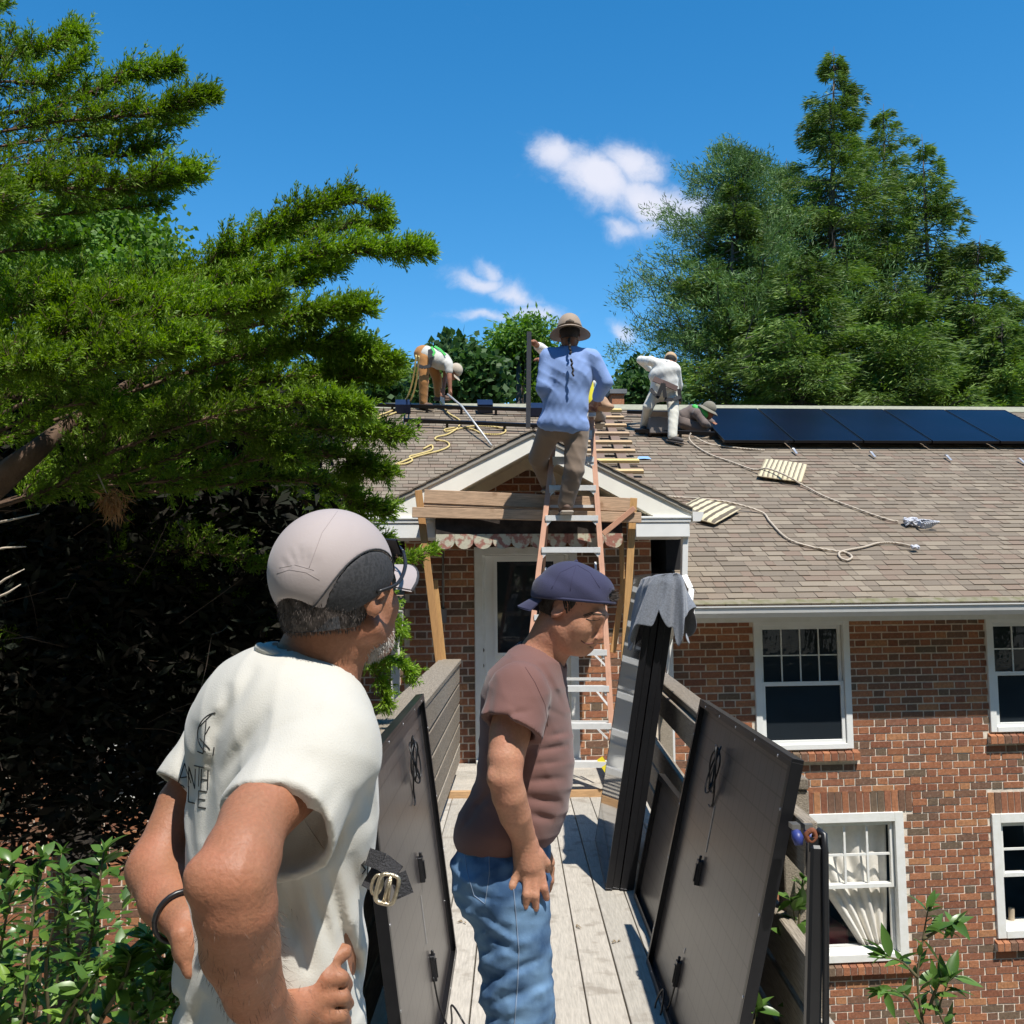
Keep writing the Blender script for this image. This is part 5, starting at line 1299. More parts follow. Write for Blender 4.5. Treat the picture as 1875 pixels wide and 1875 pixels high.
    pk = np.clip((1640 - py) / 420, .03, 1) ** 1.3 * np.clip((edge - px) / 120, 0, 1); keep = r.random(n) < pk; px, py, Y = px[keep], py[keep], Y[keep]
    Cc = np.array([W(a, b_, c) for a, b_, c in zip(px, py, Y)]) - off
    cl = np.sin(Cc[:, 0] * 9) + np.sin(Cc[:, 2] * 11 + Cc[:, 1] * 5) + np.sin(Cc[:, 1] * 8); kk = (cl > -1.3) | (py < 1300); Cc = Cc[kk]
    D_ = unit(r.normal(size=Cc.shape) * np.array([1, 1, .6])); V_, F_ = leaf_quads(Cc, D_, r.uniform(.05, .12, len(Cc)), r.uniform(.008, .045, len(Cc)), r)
    link('shade_blades', np_mesh('shade_blades', V_, F_), m_jshade, root)['kind'] = 'stuff'
    n = 60; Ctr = np.array([W(a, b_, c) for a, b_, c in zip(r.uniform(-200, 520, n), r.uniform(860, 1420, n), r.uniform(3.9, 5.0, n))]) - off
    D_ = unit(r.normal(size=(n, 3)) + np.array([.8, 0, .2])); Ln = r.uniform(.08, .32, n)[:, None]; mid = Ctr + D_ * Ln * .5 + r.normal(size=(n, 3)) * .012
    V_, F_ = tubes((np.vstack([Ctr, mid]), np.vstack([mid, Ctr + D_ * Ln]), np.full(2 * n, .0022), np.full(2 * n, .0012)), 3)
    link('dead_twigs', np_mesh('dead_twigs', V_, F_), mat('bare_twig', (.09, .06, .042), .9, var=.4, scale=3), root)['kind'] = 'stuff'
    # brown dead tuft and pale bare twigs at the left edge
    c0 = Vector(W(205, 925, 3.7)) - root.location; n = 320; a = r.normal(size=(n, 3)); D_ = unit(a * .55 + np.array([.1, 0, -.9]))
    Cb = np.array(c0) + r.normal(size=(n, 3)) * np.array([.018, .018, .02]) + np.array([0, 0, .02]); V_, F_ = leaf_quads(Cb, D_, r.uniform(.03, .085, n), .004, r)
    link('dead_tuft', np_mesh('dead_tuft', V_, F_), leaf_mat('orange_dead_needles', [(.35, .17, .07), (.45, .24, .10)], trans=.1), root)
    tw = MB()
    for P in (((-30, 1010, 3.3), (10, 1003, 3.3), (48, 1001, 3.3)), ((-30, 1090, 3.3), (10, 1060, 3.3), (45, 1042, 3.3)), ((-30, 1105, 3.3), (15, 1085, 3.3), (38, 1070, 3.3)), ((-20, 960, 3.3), (20, 952, 3.3), (72, 940, 3.3)), ((150, 830, 3.8), (180, 870, 3.75), (205, 925, 3.7))):
        tw.tube([Vector(W(*p)) - root.location for p in P], [.005, .0035, .0015], 6)
    tw.build('bare_twigs', mat('pale_dead_twig', (.55, .46, .36), .9), root)
juniper()

# ------------------------------------------------------------------ conifers and broadleaf trees beyond the roof
m_hem = leaf_mat('hemlock_needles', [(.080, .140, .026), (.135, .210, .036), (.100, .165, .032), (.19, .27, .05)], trans=.28, noise=.4, var=.35)
m_pin = leaf_mat('pine_needles', [(.075, .145, .036), (.12, .205, .052), (.16, .25, .08), (.09, .17, .045)], trans=.25, noise=.35, var=.4)
m_bark = mat('grey_conifer_bark', (.09, .075, .062), .95, var=.3, scale=6, bump=.5)
def conifer(name, top, base_px, Y, half_w, label, seed, mt, prof=None, droop=-.10, up=.0, n_br=260, leaf=(.17, .026), z_low=0.0, dens=1.0, lean=None, group='tall conifers behind the roof', tuft=False, yspread=1.0):
    """top: (px,py) of the tip; base_px: px of the trunk at roof level; half_w: half width px at the lowest visible level"""
    r = np.random.default_rng(seed)
    T = W(top[0], top[1], Y); B = W(base_px, 830, Y); B2 = B - (T - B) * .35; B2[2] = gz(B2[0], B2[1])
    Hh = np.linalg.norm(T - B); wm_ = half_w * 1.12 * Y / FPX
    root = empty(name, tuple(B2), 0, label, 'tree', group); off = B2
    SA, SB, RA, RB, Cs, Ds, Ls = [], [], [], [], [], [], []
    hs = np.sort(r.random(n_br)) ** .85
    n_fac = .95
    for h in hs:
        if r.random() > n_fac: continue
        # h: 0 bottom .. 1 top
        base = B + (T - B) * (h * 1.0 - .02)
        w_ = (prof(h) if prof else (1 - h) ** .85) * wm_ * (.45 + .75 * r.random()) + .12
        az = r.random() * 2 * math.pi; d = np.array([math.cos(az), math.sin(az) * yspread, up + r.normal() * .10]); d /= np.linalg.norm(d[:2])
        n_ = max(4, int(w_ / .22)); s = np.linspace(0, 1, n_)[:, None]
        pts = base + d * w_ * s + np.array([0, 0, droop * w_]) * s ** 2 * 1.0 + r.normal(size=(n_, 3)) * .02 * w_ * s
        SA.append(pts[:-1]); SB.append(pts[1:]); rr_ = np.linspace(.045, .008, n_) * (.3 + .7 * (1 - h)); RA.append(rr_[:-1]); RB.append(rr_[1:])
        nl = int((70 + 300 * w_) * dens); t = r.random(nl) ** .62 * .88 + .12 if not tuft else r.random(nl) ** .45 * .8 + .2
        ii = np.minimum((t * (n_ - 1)).astype(int), n_ - 2); fr = (t * (n_ - 1) - ii)[:, None]; c = pts[ii] * (1 - fr) + pts[ii + 1] * fr
        side = unit(np.cross(d, [0, 0, 1.0])); wd = .24 * w_ * (1 - .6 * t) * r.normal(size=nl) * .8
        kp = np.sin(t * w_ * 9 + r.random() * 6) > -.45; t = t[kp]; ii = ii[kp]; c = c[kp]; wd = wd[kp]; nl = len(t)
        cz = r.normal(size=nl) * (.05 if not tuft else .10) * (1 + w_ * .4)
        c = c + side * wd[:, None] + np.array([0, 0, 1.0]) * (cz - .12 * np.abs(wd))[:, None]
        if tuft:
            k_ = max(3, int(6 * w_)); ct = r.random(k_) ** .5; ci = np.minimum((ct * (n_ - 1)).astype(int), n_ - 2); cc = pts[ci] + side * (r.normal(size=k_) * .22 * w_)[:, None] + np.array([0, 0, .12]) * r.random(k_)[:, None]
            which = r.integers(0, k_, nl); c = cc[which] + r.normal(size=(nl, 3)) * np.array([.12, .12, .09])
            D_ = unit(r.normal(size=(nl, 3)) + d * .8 + np.array([0, 0, .5]))
        else:
            D_ = unit(d * .9 + side * np.sign(wd)[:, None] * .7 + r.normal(size=(nl, 3)) * .25 + np.array([0, 0, -.30]))
        Cs.append(c); Ds.append(D_); Ls.append(leaf[0] * (.6 + .8 * r.random(nl)))
    C = np.concatenate(Cs) - off; D = np.concatenate(Ds); L = np.concatenate(Ls)
    V_, F_ = leaf_quads(C, D, L, leaf[1] * (.7 + .6 * r.random(len(C))), r); link('crown', np_mesh('crown', V_, F_), mt, root)['kind'] = 'stuff'
    A, B_, ra, rb = [np.concatenate(x) for x in (SA, SB, RA, RB)]; V_, F_ = tubes((A - off, B_ - off, ra, rb), 4); link('branches', np_mesh('branches', V_, F_), m_bark, root)['kind'] = 'stuff'
    MB().tube([Vector(B2 - off), Vector(B - off), Vector((T - off) * .5 + (B - off) * .5), Vector(T - off)], [.30 * Hh / 12, .2 * Hh / 12, .10 * Hh / 12, .004], 8).build('trunk', m_bark, root)
    return len(C)
tot_ = 0
tot_ += conifer('hemlock_tree', (1527, 85), 1520, 26, 330, 'tallest hemlock whose spire stands highest above the solar array', 1, m_hem, prof=lambda h: (1 - h) ** .95 * (.78 + .22 * math.sin(h * 23)), n_br=330, dens=.9)
tot_ += conifer('hemlock_tree', (1618, 190), 1625, 27.5, 230, 'second hemlock spire just right of the tallest one', 2, m_hem, n_br=190, dens=.8)
tot_ += conifer('hemlock_tree', (1688, 245), 1715, 25, 190, 'third hemlock spire, leaning slightly left at its tip', 3, m_hem, n_br=170, dens=.8)
tot_ += conifer('hemlock_tree', (1795, 430), 1760, 24, 150, 'shorter hemlock at the right shoulder of the conifer group', 4, m_hem, n_br=130, dens=.85, prof=lambda h: (1 - h) ** .6)
tot_ += conifer('hemlock_tree', (1345, 330), 1330, 24, 150, 'bright low hemlock in front of the pine, left of the array', 6, m_hem, n_br=150, dens=.9, prof=lambda h: (1 - h) ** .65)
tot_ += conifer('hemlock_tree', (1465, 470), 1470, 22, 170, 'low bushy hemlock standing right behind the solar panels', 9, m_hem, n_br=150, dens=.9, prof=lambda h: (1 - h) ** .5)
tot_ += conifer('hemlock_tree', (1640, 520), 1650, 22, 170, 'low hemlock behind the right half of the array', 10, m_hem, n_br=130, dens=.85, prof=lambda h: (1 - h) ** .5)
tot_ += conifer('pine_tree', (1335, 262), 1385, 25, 262, 'white pine with upswept tufted limbs on the left of the conifer group', 5, m_pin, prof=lambda h: (1 - h) ** .5 * (.75 + .25 * math.sin(h * 31)), up=.35, droop=.12, n_br=210, dens=1.3, leaf=(.13, .022), tuft=True)
tot_ += conifer('pine_tree', (1440, 290), 1450, 28, 200, 'pine half hidden between the white pine and the tallest hemlock', 12, m_pin, up=.3, n_br=120, dens=1.0, leaf=(.13, .022), tuft=True, prof=lambda h: (1 - h) ** .7)
tot_ += conifer('hemlock_tree', (1900, 540), 1900, 27, 150, 'dark conifer entering at the right edge of the photo', 7, m_hem, n_br=160, dens=1.0, prof=lambda h: (1 - h) ** .45)
tot_ += conifer('hemlock_tree', (1835, 590), 1830, 21, 110, 'low green conifer behind the right end of the array', 14, m_hem, n_br=140, dens=1.0, prof=lambda h: (1 - h) ** .5)
print('conifer leaves', tot_)
m_dec = leaf_mat('fresh_broad_leaves', [(.085, .17, .025), (.13, .24, .038), (.17, .30, .045)], trans=.4, noise=.25, var=.5)
m_dec2 = leaf_mat('dark_broad_leaves', [(.045, .10, .028), (.07, .14, .035), (.095, .175, .05)], trans=.35, noise=.25, var=.5)
def broadleaf(name, lumps, Y, label, seed, mt, n=9000, leaf=(.16, .09), base=None, group='broadleaf trees behind the roof'):
    r = np.random.default_rng(seed); Cs = []; Ds = []
    tot = sum(l[2] * l[3] for l in lumps)
    bp = base or (lumps[0][0], 900); B = W(bp[0], bp[1], Y); B[2] = gz(B[0], B[1]); root = empty(name, tuple(B), 0, label, 'tree', group)
    tk = MB(); lp0 = Vector(W(lumps[0][0], lumps[0][1], Y)) - root.location; tk.tube([(0, 0, 0), lp0 * .6, lp0], [.22, .14, .05], 8)
    for (px, py, rx, ry) in lumps:
        c = W(px, py, Y + r.uniform(-.8, .8)); sx = rx * Y / FPX; sz = ry * Y / FPX; sy = (sx + sz) / 2; tk.tube([lp0 * .6, Vector(c) - root.location], [.10, .02], 6)
        m_ = int(n * rx * ry / tot); ncl = max(6, m_ // 55)
        u = unit(r.normal(size=(ncl, 3))) * (r.random((ncl, 1)) ** .3); cc = c + u * np.array([sx, sy, sz]); w = r.integers(0, ncl, m_); cs = .14 + .10 * sx
        o = r.normal(size=(m_, 3)) * cs * np.array([1, 1, .55]); Cs.append(cc[w] + o); Ds.append(unit(r.normal(size=(m_, 3)) + o * 2 + np.array([0, 0, -.2])))
    C = np.concatenate(Cs) - B; D = np.concatenate(Ds); V_, F_ = leaf_quads(C, D, leaf[0] * (.6 + .8 * r.random(len(C))), leaf[1], r)
    link('crown', np_mesh('crown', V_, F_), mt, root)['kind'] = 'stuff'; tk.build('trunk', m_bark, root)
broadleaf('locust_tree', [(950, 660, 60, 65), (965, 610, 38, 32), (905, 700, 28, 45), (990, 690, 40, 60), (930, 640, 28, 40), (1010, 720, 25, 40)], 20, 'bright green feathery tree behind the upright bar', 31, m_dec, 15000, (.13, .05))
broadleaf('poplar_tree', [(840, 690, 42, 45), (838, 655, 22, 30), (880, 700, 30, 40), (800, 710, 35, 35), (855, 720, 50, 25)], 19, 'dark leafy tree right of the bending worker', 32, m_dec2, 11000, (.16, .12))
broadleaf('background_tree', [(740, 710, 40, 35), (700, 715, 45, 38), (665, 690, 40, 60), (640, 640, 40, 40)], 20, 'blue-green tree behind the left end of the ridge', 33, m_dec2, 9000, (.15, .09))
broadleaf('background_tree', [(1165, 715, 22, 32), (1150, 735, 20, 25), (1180, 690, 20, 30), (1200, 725, 30, 30)], 21, 'dark shrubby tree right of the chimney', 34, m_dec2, 5000, (.15, .09))
broadleaf('maple_tree', [(190, 450, 90, 70), (250, 480, 50, 55), (130, 420, 60, 45), (60, 480, 80, 60), (280, 510, 35, 30), (150, 520, 110, 40), (205, 395, 35, 30), (-60, 450, 90, 80)], 8.5, 'fresh green maple seen between the juniper branches', 35, m_dec, 30000, (.052, .045), base=(150, 1100), group=None)
# unseen trees added behind the camera for reflections and to block low sky
for i, (x_, y_, h_) in enumerate(((-9, -13, 14), (-2, -16, 16), (6, -15, 15), (14, -12, 15), (-15, -5, 14), (-13, 4, 14), (19, -3, 15), (-21, 12, 15), (9, -8, 13), (1, -9, 12), (-6, -8, 13), (12, -2, 13))):
    r = np.random.default_rng(60 + i); root = empty('background_tree', (x_, y_, -.2), 0, 'added unseen tree behind the photographer, number %s from the left' % ['four', 'five', 'six', 'seven', 'three', 'two', 'eight', 'one', 'nine', 'ten', 'eleven', 'twelve'][i], 'tree', 'unseen trees added behind the photographer')
    n = 7000; u = unit(r.normal(size=(90, 3))) * r.random((90, 1)) ** .33; cc = np.array([0, 0, h_ * .55]) + u * np.array([4.6, 3.2, h_ * .47]); w = r.integers(0, 90, n); C = cc[w] + r.normal(size=(n, 3)) * .6
    V_, F_ = leaf_quads(C, unit(r.normal(size=(n, 3))), .55, .34, r); link('crown', np_mesh('crown', V_, F_), m_dec2, root)['kind'] = 'stuff'
    MB().tube([(0, 0, 0), (0, 0, h_ * .5), (.2, 0, h_ * .85)], [.3, .2, .05], 8).build('trunk', m_bark, root)

# ------------------------------------------------------------------ broadleaf shrub at the bottom left
def leaf_mesh(name, L, Wd, mt, fold=.25, curl=.2, n=5):
    V_, F_ = [], []
    for i in range(n + 1):
        t = i / n; w = Wd / 2 * math.sin(math.pi * min(1, t ** .8 * 1.0)) * (1 if 0 < i < n else .05); z = -curl * L * t * t
        V_ += [(-w, L * t, z + fold * w), (0, L * t, z), (w, L * t, z + fold * w)]
    for i in range(n):
        a = i * 3; F_ += [(a, a + 1, a + 4, a + 3), (a + 1, a + 2, a + 5, a + 4)]
    me = np_mesh(name, np.array(V_), np.array(F_), True); me.materials.append(mt); return me
def shade_leaf(name, base, hi, rnd='object'):
    m, n, l, b = new_mat(name)
    oi = n.new('ShaderNodeObjectInfo'); gi = n.new('ShaderNodeNewGeometry'); r = n.new('ShaderNodeValToRGB'); r.color_ramp.elements[0].color = (*base, 1); r.color_ramp.elements[1].color = (*hi, 1)
    l.new(oi.outputs['Random'] if rnd == 'object' else gi.outputs['Random Per Island'], r.inputs[0])
    l.new(r.outputs[0], b.inputs['Base Color']); b.inputs['Roughness'].default_value = .32; b.inputs['Specular IOR Level'].default_value = .5
    t = n.new('ShaderNodeBsdfTranslucent'); l.new(r.outputs[0], t.inputs[0]); mx = n.new('ShaderNodeMixShader'); mx.inputs[0].default_value = .35; l.new(b.outputs[0], mx.inputs[1]); l.new(t.outputs[0], mx.inputs[2]); l.new(mx.outputs[0], n['Material Output'].inputs[0])
    return m
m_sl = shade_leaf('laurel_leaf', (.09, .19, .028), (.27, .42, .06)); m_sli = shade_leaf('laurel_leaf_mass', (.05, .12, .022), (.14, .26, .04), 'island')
m_stem = mat('shrub_stem', (.12, .10, .05), .8, var=.3)
def shrub(name, stems, label, nind, seed, leafL=(.027, .046), lw=.46, mt=None, mti=None, extra=0, exbox=None, kk=(3, 7)):
    rp = random.Random(seed); base = Vector(W(*stems[0][0])); root = empty(name, tuple(base), 0, label, 'plant')
    meshes = [leaf_mesh('leaf', L, L * lw, mt or m_sl, fold=f, curl=c) for L in np.linspace(*leafL, 3) for f in (.15, .4) for c in (.1, .35)]
    sb = MB(); slots = []
    for pts in stems:
        P = catmull([Vector(W(*p)) - base for p in pts], 6); sb.tube(P, list(np.linspace(.006, .002, len(P))), 6)
        for i in range(3, len(P)):
            d = (P[i] - P[i - 1]).normalized()
            for k in range(kk[0] if i < len(P) - 2 else kk[1]):
                o = Vector((rp.gauss(0, 1), rp.gauss(0, 1), rp.gauss(0, .6) + .25)).normalized(); slots.append((P[i].copy(), (d * .6 + o).normalized()))
    sb.build('stem', m_stem, root); rp.shuffle(slots)
    rest = []
    for j, (p, d) in enumerate(slots):
        q = d.to_track_quat('Y', 'Z').to_matrix().to_4x4() @ Matrix.Rotation(rp.uniform(-.9, .9), 4, 'Y'); M = Matrix.Translation(p) @ q @ Matrix.Scale(rp.uniform(.7, 1.25), 4)
        if j < nind:
            o = bpy.data.objects.new('leaf', rp.choice(meshes)); COL.objects.link(o); o.parent = root; o.matrix_basis = M
        else: rest.append((M, rp.choice(meshes)))
    for _ in range(extra):
        px, py, Y = rp.uniform(*exbox[0]), rp.uniform(*exbox[1]), rp.uniform(*exbox[2]); d = Vector((rp.gauss(0, 1), rp.gauss(0, 1), rp.gauss(0, .5) + .1)).normalized()
        M = Matrix.Translation(Vector(W(px, py, Y)) - base) @ d.to_track_quat('Y', 'Z').to_matrix().to_4x4() @ Matrix.Rotation(rp.uniform(-.9, .9), 4, 'Y') @ Matrix.Scale(rp.uniform(.7, 1.2), 4); rest.append((M, rp.choice(meshes)))
    if rest:
        vs, fs, b = [], [], 0
        for M, me in rest:
            v = np.empty(len(me.vertices) * 3, dtype=np.float32); me.vertices.foreach_get('co', v); v = v.reshape(-1, 3); Mn = np.array(M); v = v @ Mn[:3, :3].T + Mn[:3, 3]
            f = np.array([tuple(p.vertices) for p in me.polygons]); vs.append(v); fs.append(f + b); b += len(v)
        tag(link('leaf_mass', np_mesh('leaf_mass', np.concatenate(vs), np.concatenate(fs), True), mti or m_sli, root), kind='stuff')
    return root
rs_ = random.Random(4); st = []
for i in range(30):
    x0 = rs_.uniform(-120, 330); y1 = rs_.uniform(1560, 1780) if x0 < 180 else rs_.uniform(1700, 1800); Y = rs_.uniform(1.9, 2.7)
    st.append([(x0 + rs_.uniform(-80, 80), 2050, Y), (x0 + rs_.uniform(-40, 40), 1930, Y), (x0 + rs_.uniform(-20, 20), (y1 + 1900) / 2, Y - .05), (x0 + rs_.uniform(-30, 40), y1, Y - .1)])
st += [[(60, 2000, 1.9), (100, 1900, 1.85), (160, 1800, 1.8), (205, 1770, 1.8)], [(150, 1980, 1.9), (180, 1880, 1.85), (225, 1800, 1.8), (240, 1745, 1.8)], [(100, 2000, 2.1), (140, 1860, 2.05), (170, 1700, 2.0), (190, 1560, 2.0)], [(0, 2000, 2.1), (40, 1860, 2.1), (60, 1680, 2.1), (75, 1570, 2.1)], [(200, 2000, 1.8), (230, 1900, 1.8), (280, 1830, 1.8), (300, 1770, 1.8)]]
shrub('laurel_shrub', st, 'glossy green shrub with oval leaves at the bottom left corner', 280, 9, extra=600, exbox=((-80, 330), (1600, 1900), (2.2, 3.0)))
# climbing plant in front of the lower window
m_cr = shade_leaf('creeper_leaf', (.075, .16, .030), (.14, .26, .05)); m_cri = m_cr
vs_ = [[(1700, 1990, 3.4), (1690, 1880, 3.4), (1680, 1790, 3.4), (1690, 1720, 3.4), (1700, 1660, 3.4)], [(1690, 1880, 3.4), (1665, 1830, 3.35), (1640, 1815, 3.3), (1612, 1815, 3.3)], [(1700, 1850, 3.4), (1720, 1800, 3.4), (1745, 1790, 3.4)], [(1680, 1790, 3.4), (1650, 1760, 3.4), (1620, 1752, 3.4)], [(1690, 1720, 3.4), (1725, 1700, 3.4), (1748, 1690, 3.4)], [(1720, 2000, 3.4), (1735, 1900, 3.4), (1720, 1850, 3.4), (1735, 1800, 3.4)]]
shrub('creeper_plant', vs_, 'thin creeper with pointed green leaves rising in front of the lower window', 90, 12, leafL=(.05, .095), lw=.33, mt=m_cr, mti=m_cri, kk=(1, 4))
vs_ = [[(1440, 1990, 3.2), (1455, 1880, 3.2), (1465, 1760, 3.2), (1450, 1650, 3.2)], [(1360, 1990, 3.0), (1375, 1900, 3.0), (1385, 1850, 3.0)], [(1470, 2000, 3.2), (1475, 1900, 3.2), (1462, 1830, 3.2)], [(1460, 1780, 3.2), (1462, 1700, 3.2), (1470, 1610, 3.2)]]
shrub('creeper_plant', vs_, 'sparse creeper shoots behind the cut ends of the right railing boards', 45, 14, leafL=(.05, .08), lw=.4, mt=m_cr, mti=m_cri, kk=(1, 4))
# ------------------------------------------------------------------ sculpting by signed distance fields (numpy), meshed with surface nets
class Field:
    def __init__(s, lo, hi, h):
        s.lo = np.array(lo, float); s.h = h; s.n = np.ceil((np.array(hi) - s.lo) / h).astype(int) + 1
        s.d = np.full(tuple(s.n), 1.0, dtype=np.float32)
    def _win(s, lo, hi):
        a = np.clip(np.floor((np.array(lo) - s.lo) / s.h).astype(int), 0, s.n); b = np.clip(np.ceil((np.array(hi) - s.lo) / s.h).astype(int) + 1, 0, s.n)
        if np.any(b <= a): return None
        ax = [s.lo[i] + s.h * np.arange(a[i], b[i], dtype=np.float32) for i in range(3)]
        X = np.stack(np.meshgrid(*ax, indexing='ij'), -1).astype(np.float32)
        return tuple(slice(a[i], b[i]) for i in range(3)), X
    def put(s, lo, hi, f, k=0.0, op='u'):
        m = k + 3 * s.h; w = s._win(np.array(lo) - m, np.array(hi) + m)
        if w is None: return s
        sl, X = w; d = f(X).astype(np.float32); e = s.d[sl]
        if op == 'u':
            if k > 0:
                hh = np.clip(.5 + .5 * (e - d) / k, 0, 1); s.d[sl] = e * (1 - hh) + d * hh - k * hh * (1 - hh)
            else: s.d[sl] = np.minimum(e, d)
        elif op == 's':   # subtract
            if k > 0:
                hh = np.clip(.5 - .5 * (e + d) / k, 0, 1); s.d[sl] = e * (1 - hh) + (-d) * hh + k * hh * (1 - hh)
            else: s.d[sl] = np.maximum(e, -d)
        return s
    def cap(s, a, b, ra, rb, k=0.0, op='u'):
        a = np.array(a, float); b = np.array(b, float); R = max(ra, rb)
        def f(X):
            ba = b - a; t = np.clip(((X - a) @ ba) / max(ba @ ba, 1e-9), 0, 1)[..., None]
            return np.linalg.norm(X - a - t * ba, axis=-1) - (ra + (rb - ra) * t[..., 0])
        return s.put(np.minimum(a, b) - R, np.maximum(a, b) + R, f, k, op)
    def chain(s, pts, radii, k=0.0, op='u'):
        for i in range(len(pts) - 1): s.cap(pts[i], pts[i + 1], radii[i], radii[i + 1], k if i == 0 else max(k * .3, 0.0), op)
        return s
    def ell(s, c, r, R=None, k=0.0, op='u'):
        c = np.array(c, float); r = np.array(r, float); R = np.eye(3) if R is None else np.array(R); ext = np.sqrt((R ** 2 @ (r ** 2)))
        def f(X):
            q = (X - c) @ R; k0 = np.linalg.norm(q / r, axis=-1); k1 = np.linalg.norm(q / (r * r), axis=-1); return k0 * (k0 - 1) / np.maximum(k1, 1e-6)
        return s.put(c - ext, c + ext, f, k, op)
    def rbox(s, c, half, rad, R=None, k=0.0, op='u'):
        c = np.array(c, float); half = np.array(half, float); R = np.eye(3) if R is None else np.array(R); ext = np.abs(R) @ half
        def f(X):
            q = np.abs((X - c) @ R) - (half - rad); return np.linalg.norm(np.maximum(q, 0), axis=-1) + np.minimum(q.max(-1), 0) - rad
        return s.put(c - ext, c + ext, f, k, op)
    def plane_cut(s, p, n, rough=None):
        """remove everything on the side the normal points to"""
        n = unit(np.array(n, float)); ax = [s.lo[i] + s.h * np.arange(s.n[i], dtype=np.float32) for i in range(3)]
        X = np.stack(np.meshgrid(*ax, indexing='ij'), -1); d = (X - np.array(p)) @ n
        if rough is not None: d = d + rough(X)
        s.d = np.maximum(s.d, d.astype(np.float32)); return s
    def disp(s, f, band=.05):
        ax = [s.lo[i] + s.h * np.arange(s.n[i], dtype=np.float32) for i in range(3)]
        m = np.abs(s.d) < band; idx = np.nonzero(m)
        X = np.stack([ax[i][idx[i]] for i in range(3)], -1); s.d[idx] += f(X).astype(np.float32); return s
    def shell(s, t):
        s.d = np.maximum(s.d, -(s.d + t)); return s
    def copy(s):
        o = Field.__new__(Field); o.lo, o.h, o.n, o.d = s.lo, s.h, s.n, s.d.copy(); return o
    def mesh(s):
        d = s.d; d = np.pad(d, 1, constant_values=1.0); lo = s.lo - s.h; I = d < 0
        c = [I[i:I.shape[0] - 1 + i, j:I.shape[1] - 1 + j, k:I.shape[2] - 1 + k] for i in (0, 1) for j in (0, 1) for k in (0, 1)]
        anyc = np.zeros(c[0].shape, bool); allc = np.ones(c[0].shape, bool)
        for q in c: anyc |= q; allc &= q
        act = anyc & ~allc; idx = np.argwhere(act); n = len(idx); vid = np.full(act.shape, -1, dtype=np.int32); vid[act] = np.arange(n)
        acc = np.zeros((n, 3)); cnt = np.zeros(n); cor = [(i, j, k) for i in (0, 1) for j in (0, 1) for k in (0, 1)]
        for p in cor:
            for ax_ in range(3):
                if p[ax_] == 0:
                    q = list(p); q[ax_] = 1; v0 = d[idx[:, 0] + p[0], idx[:, 1] + p[1], idx[:, 2] + p[2]]; v1 = d[idx[:, 0] + q[0], idx[:, 1] + q[1], idx[:, 2] + q[2]]
                    m = (v0 < 0) != (v1 < 0); t = v0[m] / (v0[m] - v1[m]); P_ = np.tile(np.array(p, float), (m.sum(), 1)); P_[:, ax_] = t; acc[m] += P_; cnt[m] += 1
        V_ = lo + s.h * (idx + acc / cnt[:, None]); F_ = []
        for ax_ in range(3):
            o1, o2 = [(1, 2), (2, 0), (0, 1)][ax_]
            sh = [slice(None)] * 3; sh2 = [slice(None)] * 3; sh[ax_] = slice(0, -1); sh2[ax_] = slice(1, None)
            A, B = I[tuple(sh)], I[tuple(sh2)]; e = A != B; ei = np.argwhere(e); ei = ei[(ei[:, o1] > 0) & (ei[:, o2] > 0)]
            ei = ei[(ei[:, o1] < act.shape[o1]) & (ei[:, o2] < act.shape[o2])]
            if len(ei) == 0: continue
            def vv(a, b): q = ei.copy(); q[:, o1] -= a; q[:, o2] -= b; return vid[q[:, 0], q[:, 1], q[:, 2]]
            Q = np.stack([vv(1, 1), vv(0, 1), vv(0, 0), vv(1, 0)], 1); inside = A[ei[:, 0], ei[:, 1], ei[:, 2]]
            Q[~inside] = Q[~inside][:, ::-1]; F_.append(Q)
        F_ = np.concatenate(F_); F_ = F_[(F_ >= 0).all(1)]
        # light laplacian smoothing
        for _ in range(2):
            S_ = np.zeros_like(V_); N_ = np.zeros(n)
            for a in range(4): np.add.at(S_, F_[:, a], V_[F_[:, (a + 1) % 4]]); np.add.at(S_, F_[:, (a + 1) % 4], V_[F_[:, a]]); np.add.at(N_, F_[:, a], 1); np.add.at(N_, F_[:, (a + 1) % 4], 1)
            V_ = V_ * .5 + .5 * S_ / np.maximum(N_, 1)[:, None]
        return V_, F_
def put_mesh(name, field, m, parent, off, levels=0):
    V_, F_ = field.mesh(); o = link(name, np_mesh(name, V_ - off, F_, True), m, parent); return o
def rot_frame(fwd, up=(0, 0, 1)):
    """columns: x = forward, y = left, z = up"""
    f = unit(np.array(fwd, float)); u = np.array(up, float); l_ = unit(np.cross(u, f)); u2 = np.cross(f, l_); return np.stack([f, l_, u2], 1)
def wav(X, A, dirs, seed):
    """folds: warped sine ridges"""
    r = np.random.default_rng(seed); out = 0
    for (d, freq, amp) in dirs:
        d = unit(np.array(d, float)); w = r.normal(size=(3, 3)) * 4; ph = r.uniform(0, 6, 3)
        warp = sum(np.sin(X @ w[i] + ph[i]) for i in range(3)) * .9; s_ = np.sin((X @ d) * freq + warp * 1.6)
        out = out + amp * (1 - np.abs(s_)) ** 2 * (.35 + .65 * (np.sin(X @ (w[0] * 1.3) + 2) * .5 + .5))
    return -out * A
